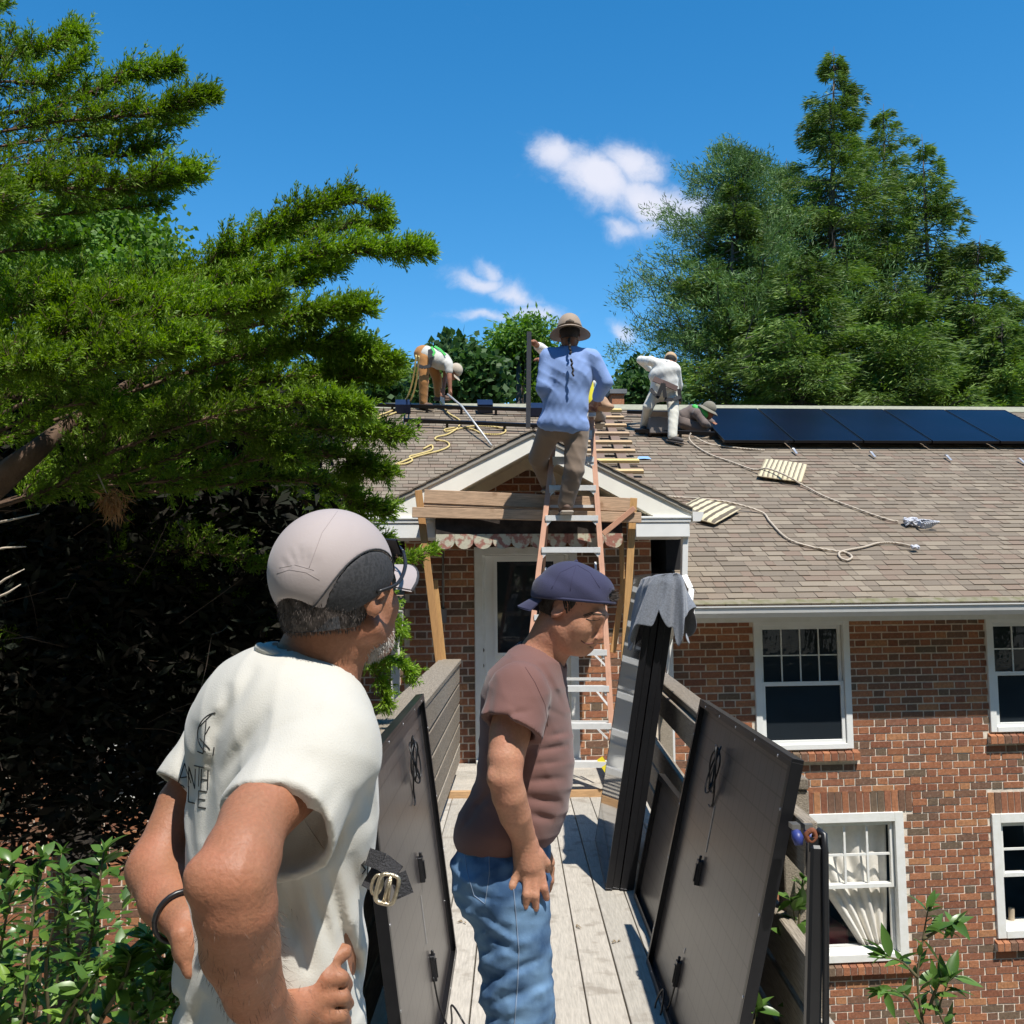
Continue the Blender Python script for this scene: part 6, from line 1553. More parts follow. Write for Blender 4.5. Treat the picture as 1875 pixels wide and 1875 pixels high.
def skin_mat(name, col, red=(.42, .15, .10)):
    m, n, l, b = new_mat(name)
    tc = n.new('ShaderNodeTexCoord'); nz = n.new('ShaderNodeTexNoise'); nz.inputs['Scale'].default_value = 14; nz.inputs['Detail'].default_value = 5; l.new(tc.outputs['Object'], nz.inputs[0])
    n2 = n.new('ShaderNodeTexNoise'); n2.inputs['Scale'].default_value = 160; n2.inputs['Detail'].default_value = 4; l.new(tc.outputs['Object'], n2.inputs[0])
    r = n.new('ShaderNodeValToRGB'); r.color_ramp.elements[0].position = .35; r.color_ramp.elements[1].position = .7; r.color_ramp.elements[0].color = (*col, 1); r.color_ramp.elements[1].color = (*red, 1); l.new(nz.outputs[0], r.inputs[0])
    hs = n.new('ShaderNodeHueSaturation'); mr = n.new('ShaderNodeMapRange'); mr.inputs[3].default_value = .8; mr.inputs[4].default_value = 1.2; l.new(n2.outputs[0], mr.inputs[0]); l.new(mr.outputs[0], hs.inputs['Value']); l.new(r.outputs[0], hs.inputs['Color'])
    l.new(hs.outputs[0], b.inputs['Base Color']); b.inputs['Roughness'].default_value = .54; b.inputs['Specular IOR Level'].default_value = .34
    b.inputs['Subsurface Weight'].default_value = .12; b.inputs['Subsurface Radius'].default_value = (1, .35, .2); b.inputs['Subsurface Scale'].default_value = .006
    bp = n.new('ShaderNodeBump'); bp.inputs['Strength'].default_value = .5; bp.inputs['Distance'].default_value = .0022; l.new(n2.outputs[0], bp.inputs['Height']); l.new(bp.outputs[0], b.inputs['Normal'])
    return m
m_skin1 = skin_mat('tanned_skin', (.30, .140, .078), (.36, .148, .084)); m_skin2 = skin_mat('fair_skin', (.43, .22, .135), (.48, .215, .138))
def cloth_mat(name, col, scale=300, bump=.25, var=.06, rough=.9, sheen=.15, big=3.0):
    return mat(name, col, rough, var=var, scale=big, bump=bump, bscale=scale, bdist=.0015, sheen=sheen, spec=.2)
# ------------------------------------------------------------------ people
def pw_(px, py, Y): return W(px, py, Y)
def bvh_of(o):
    me = o.data; V_ = [o.matrix_world @ v.co for v in me.vertices]; return BVHTree.FromPolygons(V_, [tuple(p.vertices) for p in me.polygons])
def on_surface(bv, px, py, lift=.001):
    d = Vector(ray(px, py)).normalized(); h = bv.ray_cast(Vector(CAM), d); return (h[0] - d * lift) if h[0] is not None else None
def strokes(o, lines, r, name, m, lift=.0008, step=6.0, smooth=True):
    """thin stitched or printed lines that follow the surface of o; lines are lists of picture points"""
    bpy.context.view_layer.update(); bv = bvh_of(o); b = MB(); par = o.parent
    Pinv = par.matrix_world.inverted() if par else Matrix()
    for ln in lines:
        pts = []
        for i in range(len(ln) - 1):
            (x0, y0), (x1, y1) = ln[i], ln[i + 1]; n = max(1, int(math.hypot(x1 - x0, y1 - y0) / step))
            for k in range(n): pts.append((x0 + (x1 - x0) * k / n, y0 + (y1 - y0) * k / n))
        pts.append(ln[-1]); P = [on_surface(bv, *p, lift) for p in pts]; P = [p for p in P if p is not None]
        if len(P) > 1: b.tube([Pinv @ p for p in P], r, 5)
    if b.v: return b.build(name, m, par)
def head(f, C, R, s=1.0, sx=1.0, face=True, zl=1.0):
    C = np.array(C); L = lambda x, y, z: C + R @ (np.array([x * sx, y, z if z > 0 else z * zl]) * s); e = lambda c, r, k=.012, op='u': f.ell(L(*c), np.array(r) * s * np.array([sx, 1, 1]), R, k, op)
    f.ell(L(-.012, 0, .035), np.array([.098 * sx, .076, .088]) * s, R)
    e((.030, 0, -.030), (.062, .061, .082), .02); e((.050, 0, -.082), (.042, .044, .036), .02); e((.078, 0, -.098), (.018, .020, .017), .018)
    for q in (-1, 1): f.cap(L(.0, q * .054, -.055), L(.06, q * .022, -.098), .020 * s, .018 * s, .02)
    if face:
        f.cap(L(.086, -.034, .022), L(.086, .034, .022), .0145 * s, .0145 * s, .014)
        for q in (-1, 1):
            e((.060, q * .040, -.032), (.024, .020, .022), .03); e((.102, q * .034, -.001), (.018, .019, .0115), .011, 's'); e((.078, q * .032, -.003), (.0125, .013, .0115), .003)
            f.cap(L(.087, q * .020, .0055), L(.080, q * .046, .004), .0042 * s, .0034 * s, .003)
            f.cap(L(.088, q * .022, -.011), L(.080, q * .044, -.010), .0036 * s, .003 * s, .003)
        f.cap(L(.090, 0, .016), L(.110, 0, -.034), .0085 * s, .0105 * s, .014); e((.108, 0, -.038), (.012, .0125, .010), .008)
        for q in (-1, 1): e((.101, q * .0135, -.044), (.011, .0075, .008), .005)
        e((.084, 0, -.072), (.020, .030, .022), .02); e((.096, 0, -.0665), (.011, .022, .006), .006); e((.094, 0, -.0785), (.011, .020, .0065), .006); e((.110, 0, -.0725), (.019, .026, .0022), .002, 's')
    for q in (-1, 1):
        Re = R @ np.array([[.94, 0, .34], [0, 1, 0], [-.34, 0, .94]]); Re = Re @ np.array([[math.cos(.35 * q), -math.sin(.35 * q), 0], [math.sin(.35 * q), math.cos(.35 * q), 0], [0, 0, 1]])
        f.ell(L(-.006, q * .077, -.006), np.array([.020, .0075, .033]) * s, Re, .004); f.ell(L(-.002, q * .086, -.002), np.array([.0105, .008, .020]) * s, Re, .003, 's')
        f.ell(L(.004, q * .0775, -.014), np.array([.005, .006, .007]) * s, R, .003)
    return f
def hand_pts(f, wrist, palm, fingers, thumb, rp=.036, rf=.0088, k=.008):
    f.cap(wrist, palm, .026, rp * .8, .012)
    for fg in fingers:
        f.cap(palm + (fg[0] - palm) * .45, fg[0], .016, rf * 1.25, .010)
        f.chain(fg, [rf * 1.15, rf * 1.02, rf * .86][:len(fg)] if len(fg) == 3 else [rf * 1.1, rf * .88], .004)
        f.ell(fg[1], [rf * 1.15] * 3, None, .004)
    f.chain(thumb, [rf * 1.7, rf * 1.35, rf * 1.0][:len(thumb)], .010)
    return f
m_grey_hair = mat('greying_dark_hair', (.026, .018, .014), .75, scale=90, detail=3, col2=(.10, .08, .07), bump=.9, bscale=220, bdist=.004, stretch=(1, 1, .35))
m_dark_hair = mat('dark_brown_hair', (.022, .015, .011), .7, var=.5, scale=80, bump=.9, bscale=220, bdist=.003)
m_beard = mat('grey_beard', (.16, .13, .11), .85, scale=150, detail=3, col2=(.42, .38, .34), bump=.9, bscale=300, bdist=.003)
m_wtee = cloth_mat('white_cotton', (.55, .53, .475), 420, .45, .06)
m_mtee = cloth_mat('maroon_cotton', (.170, .086, .074), 420, .35, .10)
m_denim = mat('blue_denim', (.028, .075, .165), .9, scale=11, detail=9, col2=(.13, .235, .38), c2fac=.35, bump=.4, bscale=500, bdist=.001)
m_denim_s = mat('denim_seam_thread', (.20, .26, .36), .9); m_print = mat('black_print', (.02, .02, .02), .8); m_nail = mat('finger_nail', (.60, .36, .28), .35)

def fast_hair(o, n, m, parent, L=.010, r_=.0006, seed=1, flow=(0, 0, -1), name='hair_strands', k=.8, mask=None):
    """short strands standing on a hair cap so that it reads as hair"""
    me = o.data; nv = len(me.vertices); co = np.empty(nv * 3, dtype=np.float32); me.vertices.foreach_get('co', co); co = co.reshape(-1, 3); no = np.empty(nv * 3, dtype=np.float32); me.vertices.foreach_get('normal', no); no = no.reshape(-1, 3)
    r = np.random.default_rng(seed); i = r.integers(0, nv, n)
    if mask is not None: i = i[mask(co[i])]
    P = co[i] + r.normal(size=(len(i), 3)) * .0015; D = unit(no[i] * (1 - k) + np.array(flow) * k + r.normal(size=(len(i), 3)) * .18); V_, F_ = leaf_quads(P, D, L * (.5 + r.random(len(i))), r_ * 2.4, r)
    return link(name, np_mesh(name, V_, F_), m, parent)

# ---- the man in the white t-shirt ------------------------------------------------
def person_white():
    p = pw_; root = empty('person', (-.33, 1.66, deck_z(1.66)), 0, 'man seen from behind in a white t-shirt and grey-black cap, hands on hips', 'person'); off = np.array(root.location)
    ft = np.array([.80, .60, 0]); Rt = rot_frame(ft); fh = unit(np.array([.53, .83, .20])); Rh = rot_frame(fh)
    HC = p(622, 1088, 1.66); rs, ls = p(588, 1372, 1.55), p(428, 1335, 1.84)
    re, rw = p(430, 1612, 1.31), p(508, 1872, 1.50); le, lw = p(284, 1592, 1.74), p(340, 1690, 1.62)
    nb, nt = p(566, 1258, 1.68), p(610, 1150, 1.665)
    def torso(f, g=0.0):
        f.ell(p(515, 1425, 1.68), [.135 + g, .195 + g, .20 + g], Rt); f.ell(p(512, 1325, 1.68), [.118 + g, .185 + g, .115 + g], Rt, .05)
        f.cap(rs, ls, .060 + g, .060 + g, .05); f.cap(nb, (rs + nb) / 2, .052 + g, .050 + g, .05); f.cap(nb, (ls + nb) / 2, .052 + g, .050 + g, .05)
        f.ell(p(512, 1610, 1.68), [.130 + g, .168 + g, .20 + g], Rt, .06); f.ell(p(492, 1820, 1.68), [.138 + g, .175 + g, .22 + g], Rt, .06)
        f.ell(p(500, 2000, 1.68), [.135 + g, .175 + g, .16 + g], Rt, .06)
    B = Field((-1.02, 1.15, .55), (.05, 2.1, 1.9), .0052)
    torso(B, -.012); B.cap(nb, nt, .074, .066, .03)
    B.cap(p(560, 1262, 1.68), nt, .05, .05, .03)
    head(B, HC, Rh, 1.0, face=True)
    # right arm (towards the camera)
    B.chain([rs, p(466, 1502, 1.40), p(443, 1568, 1.335), p(426, 1612, 1.31), p(431, 1660, 1.32), p(440, 1736, 1.36), p(466, 1818, 1.42), rw], [.058, .0455, .0485, .050, .051, .050, .040, .030], .03); B.ell(p(362, 1610, 1.285), [.012, .014, .016], None, .035)
    f1 = rw
    
    fr = [[p(600, 1792, 1.55), p(625, 1790, 1.553), p(636, 1803, 1.585)], [p(604, 1826, 1.55), p(627, 1826, 1.553), p(637, 1838, 1.585)], [p(600, 1860, 1.55), p(623, 1860, 1.553), p(633, 1872, 1.585)], [p(594, 1892, 1.55), p(616, 1893, 1.553), p(626, 1903, 1.58)]]
    B.cap(rw, p(545, 1842, 1.54), .030, .036, .02); B.rbox(p(562, 1838, 1.555), [.034, .018, .046], .015, None, .02)
    for g_ in fr: B.cap(p(560, 1838, 1.555) + (g_[0] - p(560, 1838, 1.555)) * .55, g_[0], .014, .0130, .006); B.chain(g_, [.0125, .0122, .0105], .002); B.ell(g_[0] + np.array([0, -.004, .002]), [.0125] * 3, None, .006)
    B.chain([p(548, 1800, 1.555), p(595, 1768, 1.56), p(632, 1742, 1.575)], [.022, .0155, .0120], .012)
    # left arm
    B.chain([ls, p(330, 1470, 1.80), le], [.052, .037, .042], .03); f2 = le + (lw - le) * .45 + np.array([0, 0, -.010]); B.chain([le, f2, lw], [.043, .046, .031], .025)
    pl_ = p(352, 1735, 1.60)
    hand_pts(B, lw, pl_, [[p(372, 1742, 1.61), p(400, 1752, 1.625), p(425, 1755, 1.64)], [p(374, 1762, 1.61), p(402, 1775, 1.625), p(426, 1780, 1.64)], [p(372, 1780, 1.61), p(398, 1795, 1.625), p(420, 1802, 1.64)], [p(366, 1796, 1.61), p(390, 1812, 1.625), p(408, 1820, 1.64)]],
              [p(332, 1712, 1.585), p(336, 1745, 1.58), p(347, 1782, 1.575)], .038, .0102)
    for a_, b_, w_, am in (((470, 1480), (440, 1600), .004, -.0022), ((495, 1500), (480, 1620), .004, -.0018), ((410, 1560), (360, 1600), .004, .002), ((430, 1650), (470, 1780), .004, -.0018), ((480, 1640), (500, 1780), .004, -.0016), ((585, 1190), (690, 1180), .004, .0025), ((560, 1215), (660, 1215), .004, .002)):
        A_, B_ = p(*a_, 1.4), p(*b_, 1.4); n_ = unit(np.cross(A_ - CAM, B_ - CAM)); B.disp(lambda X: am * np.exp(-(((X - CAM) @ n_) / w_) ** 2) * np.clip(1.15 - np.abs(((X - A_) @ (B_ - A_)) / ((B_ - A_) @ (B_ - A_)) - .5) * 2, 0, 1) ** .6 * (X[:, 1] < (1.62 if am < 0 else 3)), .02)
    body = put_mesh('body', B, m_skin1, root, off)
    fast_hair(body, 9000, mat('arm_hair', (.10, .06, .04), .7), root, .013, .00022, 21, flow=(.3, 0, -.8), name='arm_hair', k=.62, mask=lambda c: ((c + off)[:, 1] < 1.56) & ((c + off)[:, 2] < 1.22) | ((c + off)[:, 0] < -.62))
    # t-shirt
    S = Field((-.95, 1.2, .62), (-.05, 2.1, 1.62), .0048); torso(S, .004)
    # long fabric folds: bands through picture-space fold lines, in the fabric
    def fold(a, b_, w, amp, Y0=1.60, Y1=1.60):
        A_, B_ = p(*a, Y0), p(*b_, Y1); 
        def f(X):
            # distance from the viewing plane through the line, limited along it
            n_ = unit(np.cross(A_ - CAM, B_ - CAM)); dd = (X - CAM) @ n_; t = ((X - A_) @ (B_ - A_)) / ((B_ - A_) @ (B_ - A_)); e = np.exp(-(dd / w) ** 2) * np.clip(1.15 - np.abs(t - .5) * 2.0, 0, 1) ** .6; return amp * e
        S.disp(f, .03)
    for a, b_, w, amp in [(q[0], q[1], max(q[2] * 1.15, .0095), q[3] * 1.5) for q in [((520, 1380), (380, 1640), .012, .010), ((498, 1400), (362, 1600), .008, -.007), ((560, 1305), (470, 1420), .010, .008), ((640, 1300), (500, 1370), .009, .006),
                          ((395, 1310), (375, 1520), .007, .008), ((362, 1340), (348, 1560), .006, .006), ((420, 1260), (390, 1420), .008, .006), ((470, 1225), (405, 1330), .008, .005),
                          ((610, 1290), (520, 1335), .006, .008), ((660, 1330), (675, 1500), .008, .005), ((540, 1350), (450, 1500), .008, .006), 
                          ((600, 1590), (650, 1790), .008, .010), ((560, 1590), (610, 1740), .007, .007), ((530, 1590), (560, 1750), .007, .007), ((640, 1560), (670, 1700), .010, .006), ((640, 1700), (660, 1860), .012, .010), ((330, 1830), (300, 1900), .01, .01), ((380, 1800), (350, 1900), .010, .010), ((505, 1290), (420, 1400), .006, .006), ((590, 1320), (545, 1400), .006, -.005), ((655, 1420), (600, 1560), .007, .006), ((585, 1440), (540, 1500), .006, .006), ((520, 1600), (535, 1700), .007, .007), ((680, 1620), (660, 1740), .006, .006)]]:
        fold(a, b_, w, amp)
    a_dir = unit(re - rs); cutR = p(503, 1524, 1.44); S2 = Field(S.lo, S.lo + (S.n - 1) * S.h, S.h)
    S2.chain([rs, cutR + a_dir * .02], [.076, .088], .0); S2.chain([rs + np.array([0, 0, .0]), rs + a_dir * .03], [.078, .078], .02)
    S2.plane_cut(cutR, a_dir, lambda X: .006 * np.sin(X[..., 0] * 40) * 1.0)
    inner = Field(S.lo, S.lo + (S.n - 1) * S.h, S.h); inner.cap(cutR - a_dir * .01, cutR + a_dir * .1, .071, .077); S2.d = np.maximum(S2.d, -inner.d)
    k = .035; hh = np.clip(.5 + .5 * (S.d - S2.d) / k, 0, 1); S.d = S.d * (1 - hh) + S2.d * hh - k * hh * (1 - hh)
    l_dir = unit(le - ls); cutL = p(334, 1440, 1.80); S3 = Field(S.lo, S.lo + (S.n - 1) * S.h, S.h); S3.cap(ls, cutL + l_dir * .02, .064, .054); S3.plane_cut(cutL, l_dir)
    inner = Field(S.lo, S.lo + (S.n - 1) * S.h, S.h); inner.cap(cutL, cutL + l_dir * .1, .042, .044); S3.d = np.maximum(S3.d, -inner.d)
    hh = np.clip(.5 + .5 * (S.d - S3.d) / k, 0, 1); S.d = S.d * (1 - hh) + S3.d * hh - k * hh * (1 - hh)
    for a, b_, w, amp in [((640, 1400), (575, 1520), .010, .004), ((655, 1425), (605, 1540), .009, .003), ((620, 1385), (560, 1480), .009, -.003), ((560, 1395), (490, 1470), .009, .0035), ((600, 1350), (520, 1440), .009, .003)]:
        fold(a, b_, w, amp)
    S.disp(lambda X: wav(X, 1.0, [((.5, .3, 1), 26, .0028), ((1, -.5, .4), 34, .0022)], 3), .02)
    # neck opening
    S.cap(nb - unit(np.array([.43, .25, .87])) * -.012, nb + unit(np.array([.43, .25, .87])) * .3, .084, .084, .004, 's'); S.plane_cut(p(562, 1222, 1.68), np.array([.36, .2, .9]), None) if False else None
    tee = put_mesh('t_shirt', S, m_wtee, root, off)
    ax_n = unit(np.array([.43, .25, .87])); cr = p(560, 1246, 1.68); a1 = unit(np.cross(ax_n, [0, 0, 1.0]) + 1e-6); a2 = np.cross(ax_n, a1); ring = []
    bpy.context.view_layer.update(); bv = bvh_of(tee)
    for i in range(37):
        t = 2 * math.pi * i / 36; q = cr + (a1 * math.cos(t) + a2 * math.sin(t)) * .088; hit = bv.find_nearest(Vector(q)); ring.append(hit[0] - Vector(off))
    ring = [ring[i] * .5 + (ring[i - 1] + ring[(i + 1) % 36]) * .25 for i in range(36)]; ring.append(ring[0])
    MB().tube([v + Vector(ax_n) * .004 for v in ring], .0085, 8, False).build('collar', m_wtee, root)
    # hem stitches
    strokes(tee, [[(411, 1462), (450, 1456), (505, 1466), (555, 1500), (596, 1560)]], .0006, 'hem_stitching', mat('white_thread', (.62, .61, .56), .9), .0006)
    # print on the back (visible letters and ring emblem)
    T_ = []
    T_ += [[(326, 1435), (338, 1398), (350, 1434)], [(331, 1424), (345, 1422)]]                                         # A
    T_ += [[(345, 1441), (346, 1404), (357, 1444), (358, 1408)]]                                                       # N
    T_ += [[(356, 1402), (374, 1406)], [(365, 1404), (364, 1440)]]                                                     # T
    T_ += [[(368, 1444), (369, 1408)], [(380, 1446), (381, 1410)], [(369, 1427), (381, 1428)]]                         # H
    c = []
    for i in range(15): a = math.radians(40 + i * 20); c.append((330 + 10 * math.cos(a), 1452 + 15 * math.sin(a)))
    T_ += [c, [(346, 1440), (345, 1468), (357, 1471)]]                                                                 # O L
    T_ += [[(379, 1450), (364, 1448), (363, 1478), (377, 1480)], [(364, 1463), (376, 1465)]]                           # E
    arc = [(400 - 36 * math.sin(a) - 2, 1345 - 40 * math.cos(a)) for a in np.linspace(.1, 2.5, 16)]
    T_ += [arc, [(378, 1316), (372, 1380), (362, 1376)], [(388, 1308), (366, 1330)], [(366, 1352), (384, 1372)], [(384, 1330), (376, 1345)], [(392, 1368), (390, 1384)]]
    strokes(tee, T_, .0011, 'back_print', m_print, .0003, 3)
    strokes(tee, [[(668, 1577), (662, 1583), (669, 1592), (663, 1600)], [(674, 1576), (672, 1600), (680, 1602), (682, 1580), (675, 1576)]], .0013, 'front_print', m_print, .0003, 3)
    # trousers, shoes (below the frame, but there)
    P = Field((-.85, 1.3, .0), (.1, 2.05, .98), .012); P.ell(p(498, 1960, 1.68), [.145, .185, .15], Rt)
    for q, sx in ((1, .10), (-1, -.10)):
        hp = np.array([-.40, 1.68, .80]) + Rt[:, 1] * q * .09; kn = hp + np.array([.03, 0, -.40]); an = np.array([kn[0] - .02, kn[1], .13]); P.chain([hp, kn, an], [.10, .075, .06], .05)
    put_mesh('trousers', P, mat('khaki_cloth', (.22, .18, .13), .9), root, off)
    for q in (1, -1):
        fp = np.array([-.37, 1.69, 0]) + Rt[:, 1] * q * .09; F2 = Field(fp - [.25, .25, .0], fp + [.25, .25, .2], .01); F2.ell(fp + ft * .06 + [0, 0, .075], [.15, .055, .05], Rt); F2.plane_cut(fp + [0, 0, deck_z(1.7) + .002], (0, 0, -1)); put_mesh('shoe', F2, mat('brown_shoe', (.10, .06, .04), .7), root, off)
    # hair cap and beard
    Lh = lambda x, y, z: HC + Rh @ np.array([x, y, z]); up = Rh[:, 2]
    Hf = Field(HC - .16, HC + .16, .004); Hf.ell(Lh(-.014, 0, .026), [.1005, .0785, .090], Rh); Hf.cap(Lh(-.052, 0, -.03), Lh(-.046, 0, -.075), .056, .052, .03); Hf.plane_cut(Lh(.022, 0, 0), Rh @ np.array([1, 0, -.25])); Hf.plane_cut(Lh(0, 0, -.050), Rh @ np.array([-.10, 0, -1])); Hf.plane_cut(Lh(.0, 0, -.03), Rh @ np.array([.9, 0, -.8]))
    hair = put_mesh('hair', Hf, m_grey_hair, root, off); fast_hair(hair, 12000, m_grey_hair, root, .007, .0004, 3, k=.88)
    Bf = Field(HC - .16, HC + .16, .004); Bf.ell(Lh(.034, 0, -.080), [.052, .056, .040], Rh); Bf.plane_cut(Lh(.0, 0, -.045), Rh @ np.array([-.3, 0, 1.])); Bf.plane_cut(Lh(.0, 0, 0), Rh @ np.array([-1, 0, .1]))
    beard = put_mesh('beard', Bf, m_beard, root, off); fast_hair(beard, 5000, mat('white_beard_hair', (.5, .47, .43), .8), root, .007, .0004, 4, name='beard_strands', k=.7)
    # cap
    m_capl = cloth_mat('taupe_nylon', (.40, .345, .335), 300, .15, .04, rough=.65); m_capd = mat('black_mesh_cloth', (.028, .029, .032), .85, scale=220, detail=2, col2=(.05, .05, .055), c2fac=.4, bump=.4, bscale=400, bdist=.001)
    cc = Lh(-.012, 0, .040); Cf = Field(HC - [.17, .17, .10], HC + [.17, .17, .19], .0035); Cf.ell(cc, [.111, .091, .101], Rh)
    Cf.disp(lambda X: .0016 * np.sin(X @ (Rh @ np.array([25, 60, 14.])) + 1.5 * np.sin(X @ (Rh @ np.array([50, 12, 40.])))) * np.exp(-((X - Lh(-.10, 0, .01)) ** 2).sum(1) / .0025), .02)
    for a_, b_, am in (((530, 1008), (546, 1044), .0022), ((546, 1000), (555, 1042), .0025), ((563, 1006), (562, 1044), .0022), ((582, 1018), (573, 1048), .002), ((516, 1025), (535, 1048), .0018), ((600, 950), (540, 1000), .0012), ((640, 945), (650, 975), .001)):
        A_, B_ = p(*a_, 1.56), p(*b_, 1.56); n_ = unit(np.cross(A_ - CAM, B_ - CAM)); Cf.disp(lambda X: am * np.exp(-(((X - CAM) @ n_) / .0035) ** 2) * np.clip(1.15 - np.abs(((X - A_) @ (B_ - A_)) / ((B_ - A_) @ (B_ - A_)) - .5) * 2, 0, 1) ** .6, .02)
    pn = Rh @ np.array([.26, 0, -1.0]); Cf.plane_cut(Lh(0, 0, -.004), pn, None)
    full = Cf.copy()
    arch = Lh(-.116, -.0, -.030); Cf.put(arch - .06, arch + .06, lambda X: np.linalg.norm((X - arch) * np.array([1, 1, 1.0]), axis=-1) - .047, .004, 's')
    side = [Lh(.012, -.085, -.035)]
    Sp = full.copy(); q_ = np.stack(np.meshgrid(*[Sp.lo[i] + Sp.h * np.arange(Sp.n[i], dtype=np.float32) for i in range(3)], indexing='ij'), -1); reg = np.minimum(np.linalg.norm(q_ - Lh(-.012, -.095, -.022), axis=-1) - .092, np.linalg.norm(q_ - Lh(-.012, .095, -.022), axis=-1) - .094)
    Cf.d = np.maximum(Cf.d, -reg - .001); Sp.d = np.maximum(Sp.d - .0008, reg); Sp.put(arch - .06, arch + .06, lambda X: np.linalg.norm(X - arch, axis=-1) - .047, .004, 's')
    cap = put_mesh('cap', Cf, m_capl, root, off); put_mesh('cap_side_panel', Sp, m_capd, root, off)
    strokes(cap, [[(618, 936), (590, 975), (566, 1040)], [(507, 1050), (530, 1043), (560, 1048), (585, 1062)], [(512, 1040), (540, 1034), (575, 1044)]], .00045, 'cap_seam', mat('taupe_thread', (.34, .29, .28), .9), .0001)
    # piping along the seam, strap, brim
    pts = []
    for a in np.linspace(-.15, math.pi * 1.08, 26):
        q = Lh(-.012, -.095, -.022) + Rh @ (np.array([-math.cos(a), 0, math.sin(a)]) * .094); d = q - cc; dl = Rh.T @ d; yy = dl[1]; sc = math.sqrt(max(0, 1 - (dl[0] / .1115) ** 2 - (dl[2] / .1015) ** 2)); 
        if sc > .1: pts.append(cc + Rh @ np.array([dl[0], -.0925 * sc, dl[2]]) - off)
    if len(pts) > 3: MB().tube([Vector(v) for v in pts], .0014, 6).build('seam_piping', m_capd, root)
    st = [Lh(-.094 * math.cos(a) - .012, -.080 * math.sin(a), -.030) - off for a in np.linspace(-.85, .85, 14)]; sb = MB()
    for i in range(13): sb.beam(st[i], st[i + 1], .018, .003, tuple(Rh @ np.array([-1, 0, 0.0])))
    sb.build('cap_strap', m_capd, root)
    nb_, V_, F_ = 14, [], []
    for sgn in (0, 1):
        for j in range(9):
            for i in range(nb_ + 1):
                u = i / nb_ * 2 - 1; v = j / 8; yy = u * .080; x0 = .114 * math.sqrt(max(0, 1 - (yy / .094) ** 2)) - .014; x1 = x0 + .078 * v * math.sqrt(max(0, 1 - (u * .80) ** 2)) + (0 if v == 0 else 0)
                V_.append(Lh(x1, yy * (1 - .06 * v), .032 - .030 * u * u - .014 * v - sgn * .004) - off)
    for sgn in (0, 1):
        o_ = sgn * 9 * (nb_ + 1)
        for j in range(8):
            for i in range(nb_): F_.append((o_ + j * (nb_ + 1) + i, o_ + j * (nb_ + 1) + i + 1, o_ + (j + 1) * (nb_ + 1) + i + 1, o_ + (j + 1) * (nb_ + 1) + i))
    link('cap_brim', np_mesh('cap_brim', np.array(V_), np.array(F_), True), m_capl, root)
    rim = [V_[8 * (nb_ + 1) + i] - np.array([0, 0, .002]) for i in range(nb_ + 1)]; MB().tube([Vector(v) for v in rim], .003, 6).build('brim_edge', m_capd, root)
    # sunglasses on the cap
    sg = MB(); sg.tube(catmull([Vector(Lh(-.01, -.088, .004) - off), Vector(Lh(.03, -.098, .010) - off), Vector(Lh(.075, -.082, .030) - off), Vector(Lh(.100, -.062, .052) - off)], 5), .0032, 6)
    sg.tube(catmull([Vector(Lh(.100, -.062, .052) - off), Vector(Lh(.118, -.03, .062) - off), Vector(Lh(.120, 0, .060) - off), Vector(Lh(.118, .03, .062) - off)], 5), .003, 6)
    for q in (-1, 1):
        c = [Lh(.102 - .014 * abs(u) - .006 * w, q * (.034 + u * .028), .062 + w * .018) - off for u, w in ((-1, -.6), (1, -.8), (1, .6), (-1, 1.0))]; sg.add([tuple(v) for v in c] + [tuple(v + np.array([.002, .002, .002])) for v in c], [(0, 1, 2, 3), (7, 6, 5, 4), (0, 4, 5, 1), (2, 6, 7, 3)])
    sg.build('sunglasses', m_plastic, root)
    # wrist cord
    wd = unit(lw - f2); a1 = unit(np.cross(wd, [0, 0, 1.0])); a2 = np.cross(wd, a1); wc = lw - wd * .022
    MB().tube([Vector(wc + (a1 * math.cos(t) + a2 * math.sin(t)) * (.0415) - off) for t in np.linspace(0, 2 * math.pi, 25)], .0042, 6, False).tube([Vector(p(322, 1705, 1.585) - off), Vector(p(320, 1730, 1.58) - off), Vector(p(324, 1762, 1.58) - off)], .003, 5).build('wrist_cord', m_plastic, root)
    # webbing strap with metal buckle
    wb = MB(); sp = [p(672, 1568, 1.60), p(700, 1578, 1.57), p(728, 1600, 1.56), p(742, 1640, 1.56)]
    for i in range(3): wb.beam(sp[i] - off, sp[i + 1] - off, .026, .003, (.15, -1, .3))
    sp = [p(672, 1605, 1.60), p(700, 1620, 1.57)]; wb.beam(sp[0] - off, sp[1] - off, .030, .003, (.15, -1, .3)); wb.build('webbing_strap', mat('black_webbing', (.035, .035, .04), .85, bump=.6, bscale=300), root)
    bk = MB(); m_bk = mat('scratched_buckle', (.52, .45, .33), .35, metal=.85, var=.3, scale=60, bump=.3)
    ctr = p(709, 1628, 1.553) - off; ex, ez = np.array([.94, .1, -.25]) * .015, np.array([.25, 0, .94]) * .022
    loop = [ctr + ex * math.copysign(abs(math.cos(t)) ** .5, math.cos(t)) + ez * math.copysign(abs(math.sin(t)) ** .5, math.sin(t)) for t in np.linspace(0, 2 * math.pi, 25)]
    bk.tube([Vector(v) for v in loop], .0035, 6, False).tube([Vector(ctr - ez), Vector(ctr + ez)], .003, 6).tube([Vector(ctr - ez * .9 + ex * .4), Vector(ctr + ez * .9 + ex * .1)], .0022, 6)
    ctr2 = p(690, 1620, 1.56) - off; loop = [ctr2 + ex * .5 * math.cos(t) + ez * .7 * math.sin(t) for t in np.linspace(0, 2 * math.pi, 17)]; bk.tube([Vector(v) for v in loop], .0025, 6, False); bk.build('buckle', m_bk, root)
    # nail of the left thumb
    nl = MB(); c = p(344, 1778, 1.5655) - off
    return root
T1 = time.time(); person_white(); print('person 1', time.time() - T1)

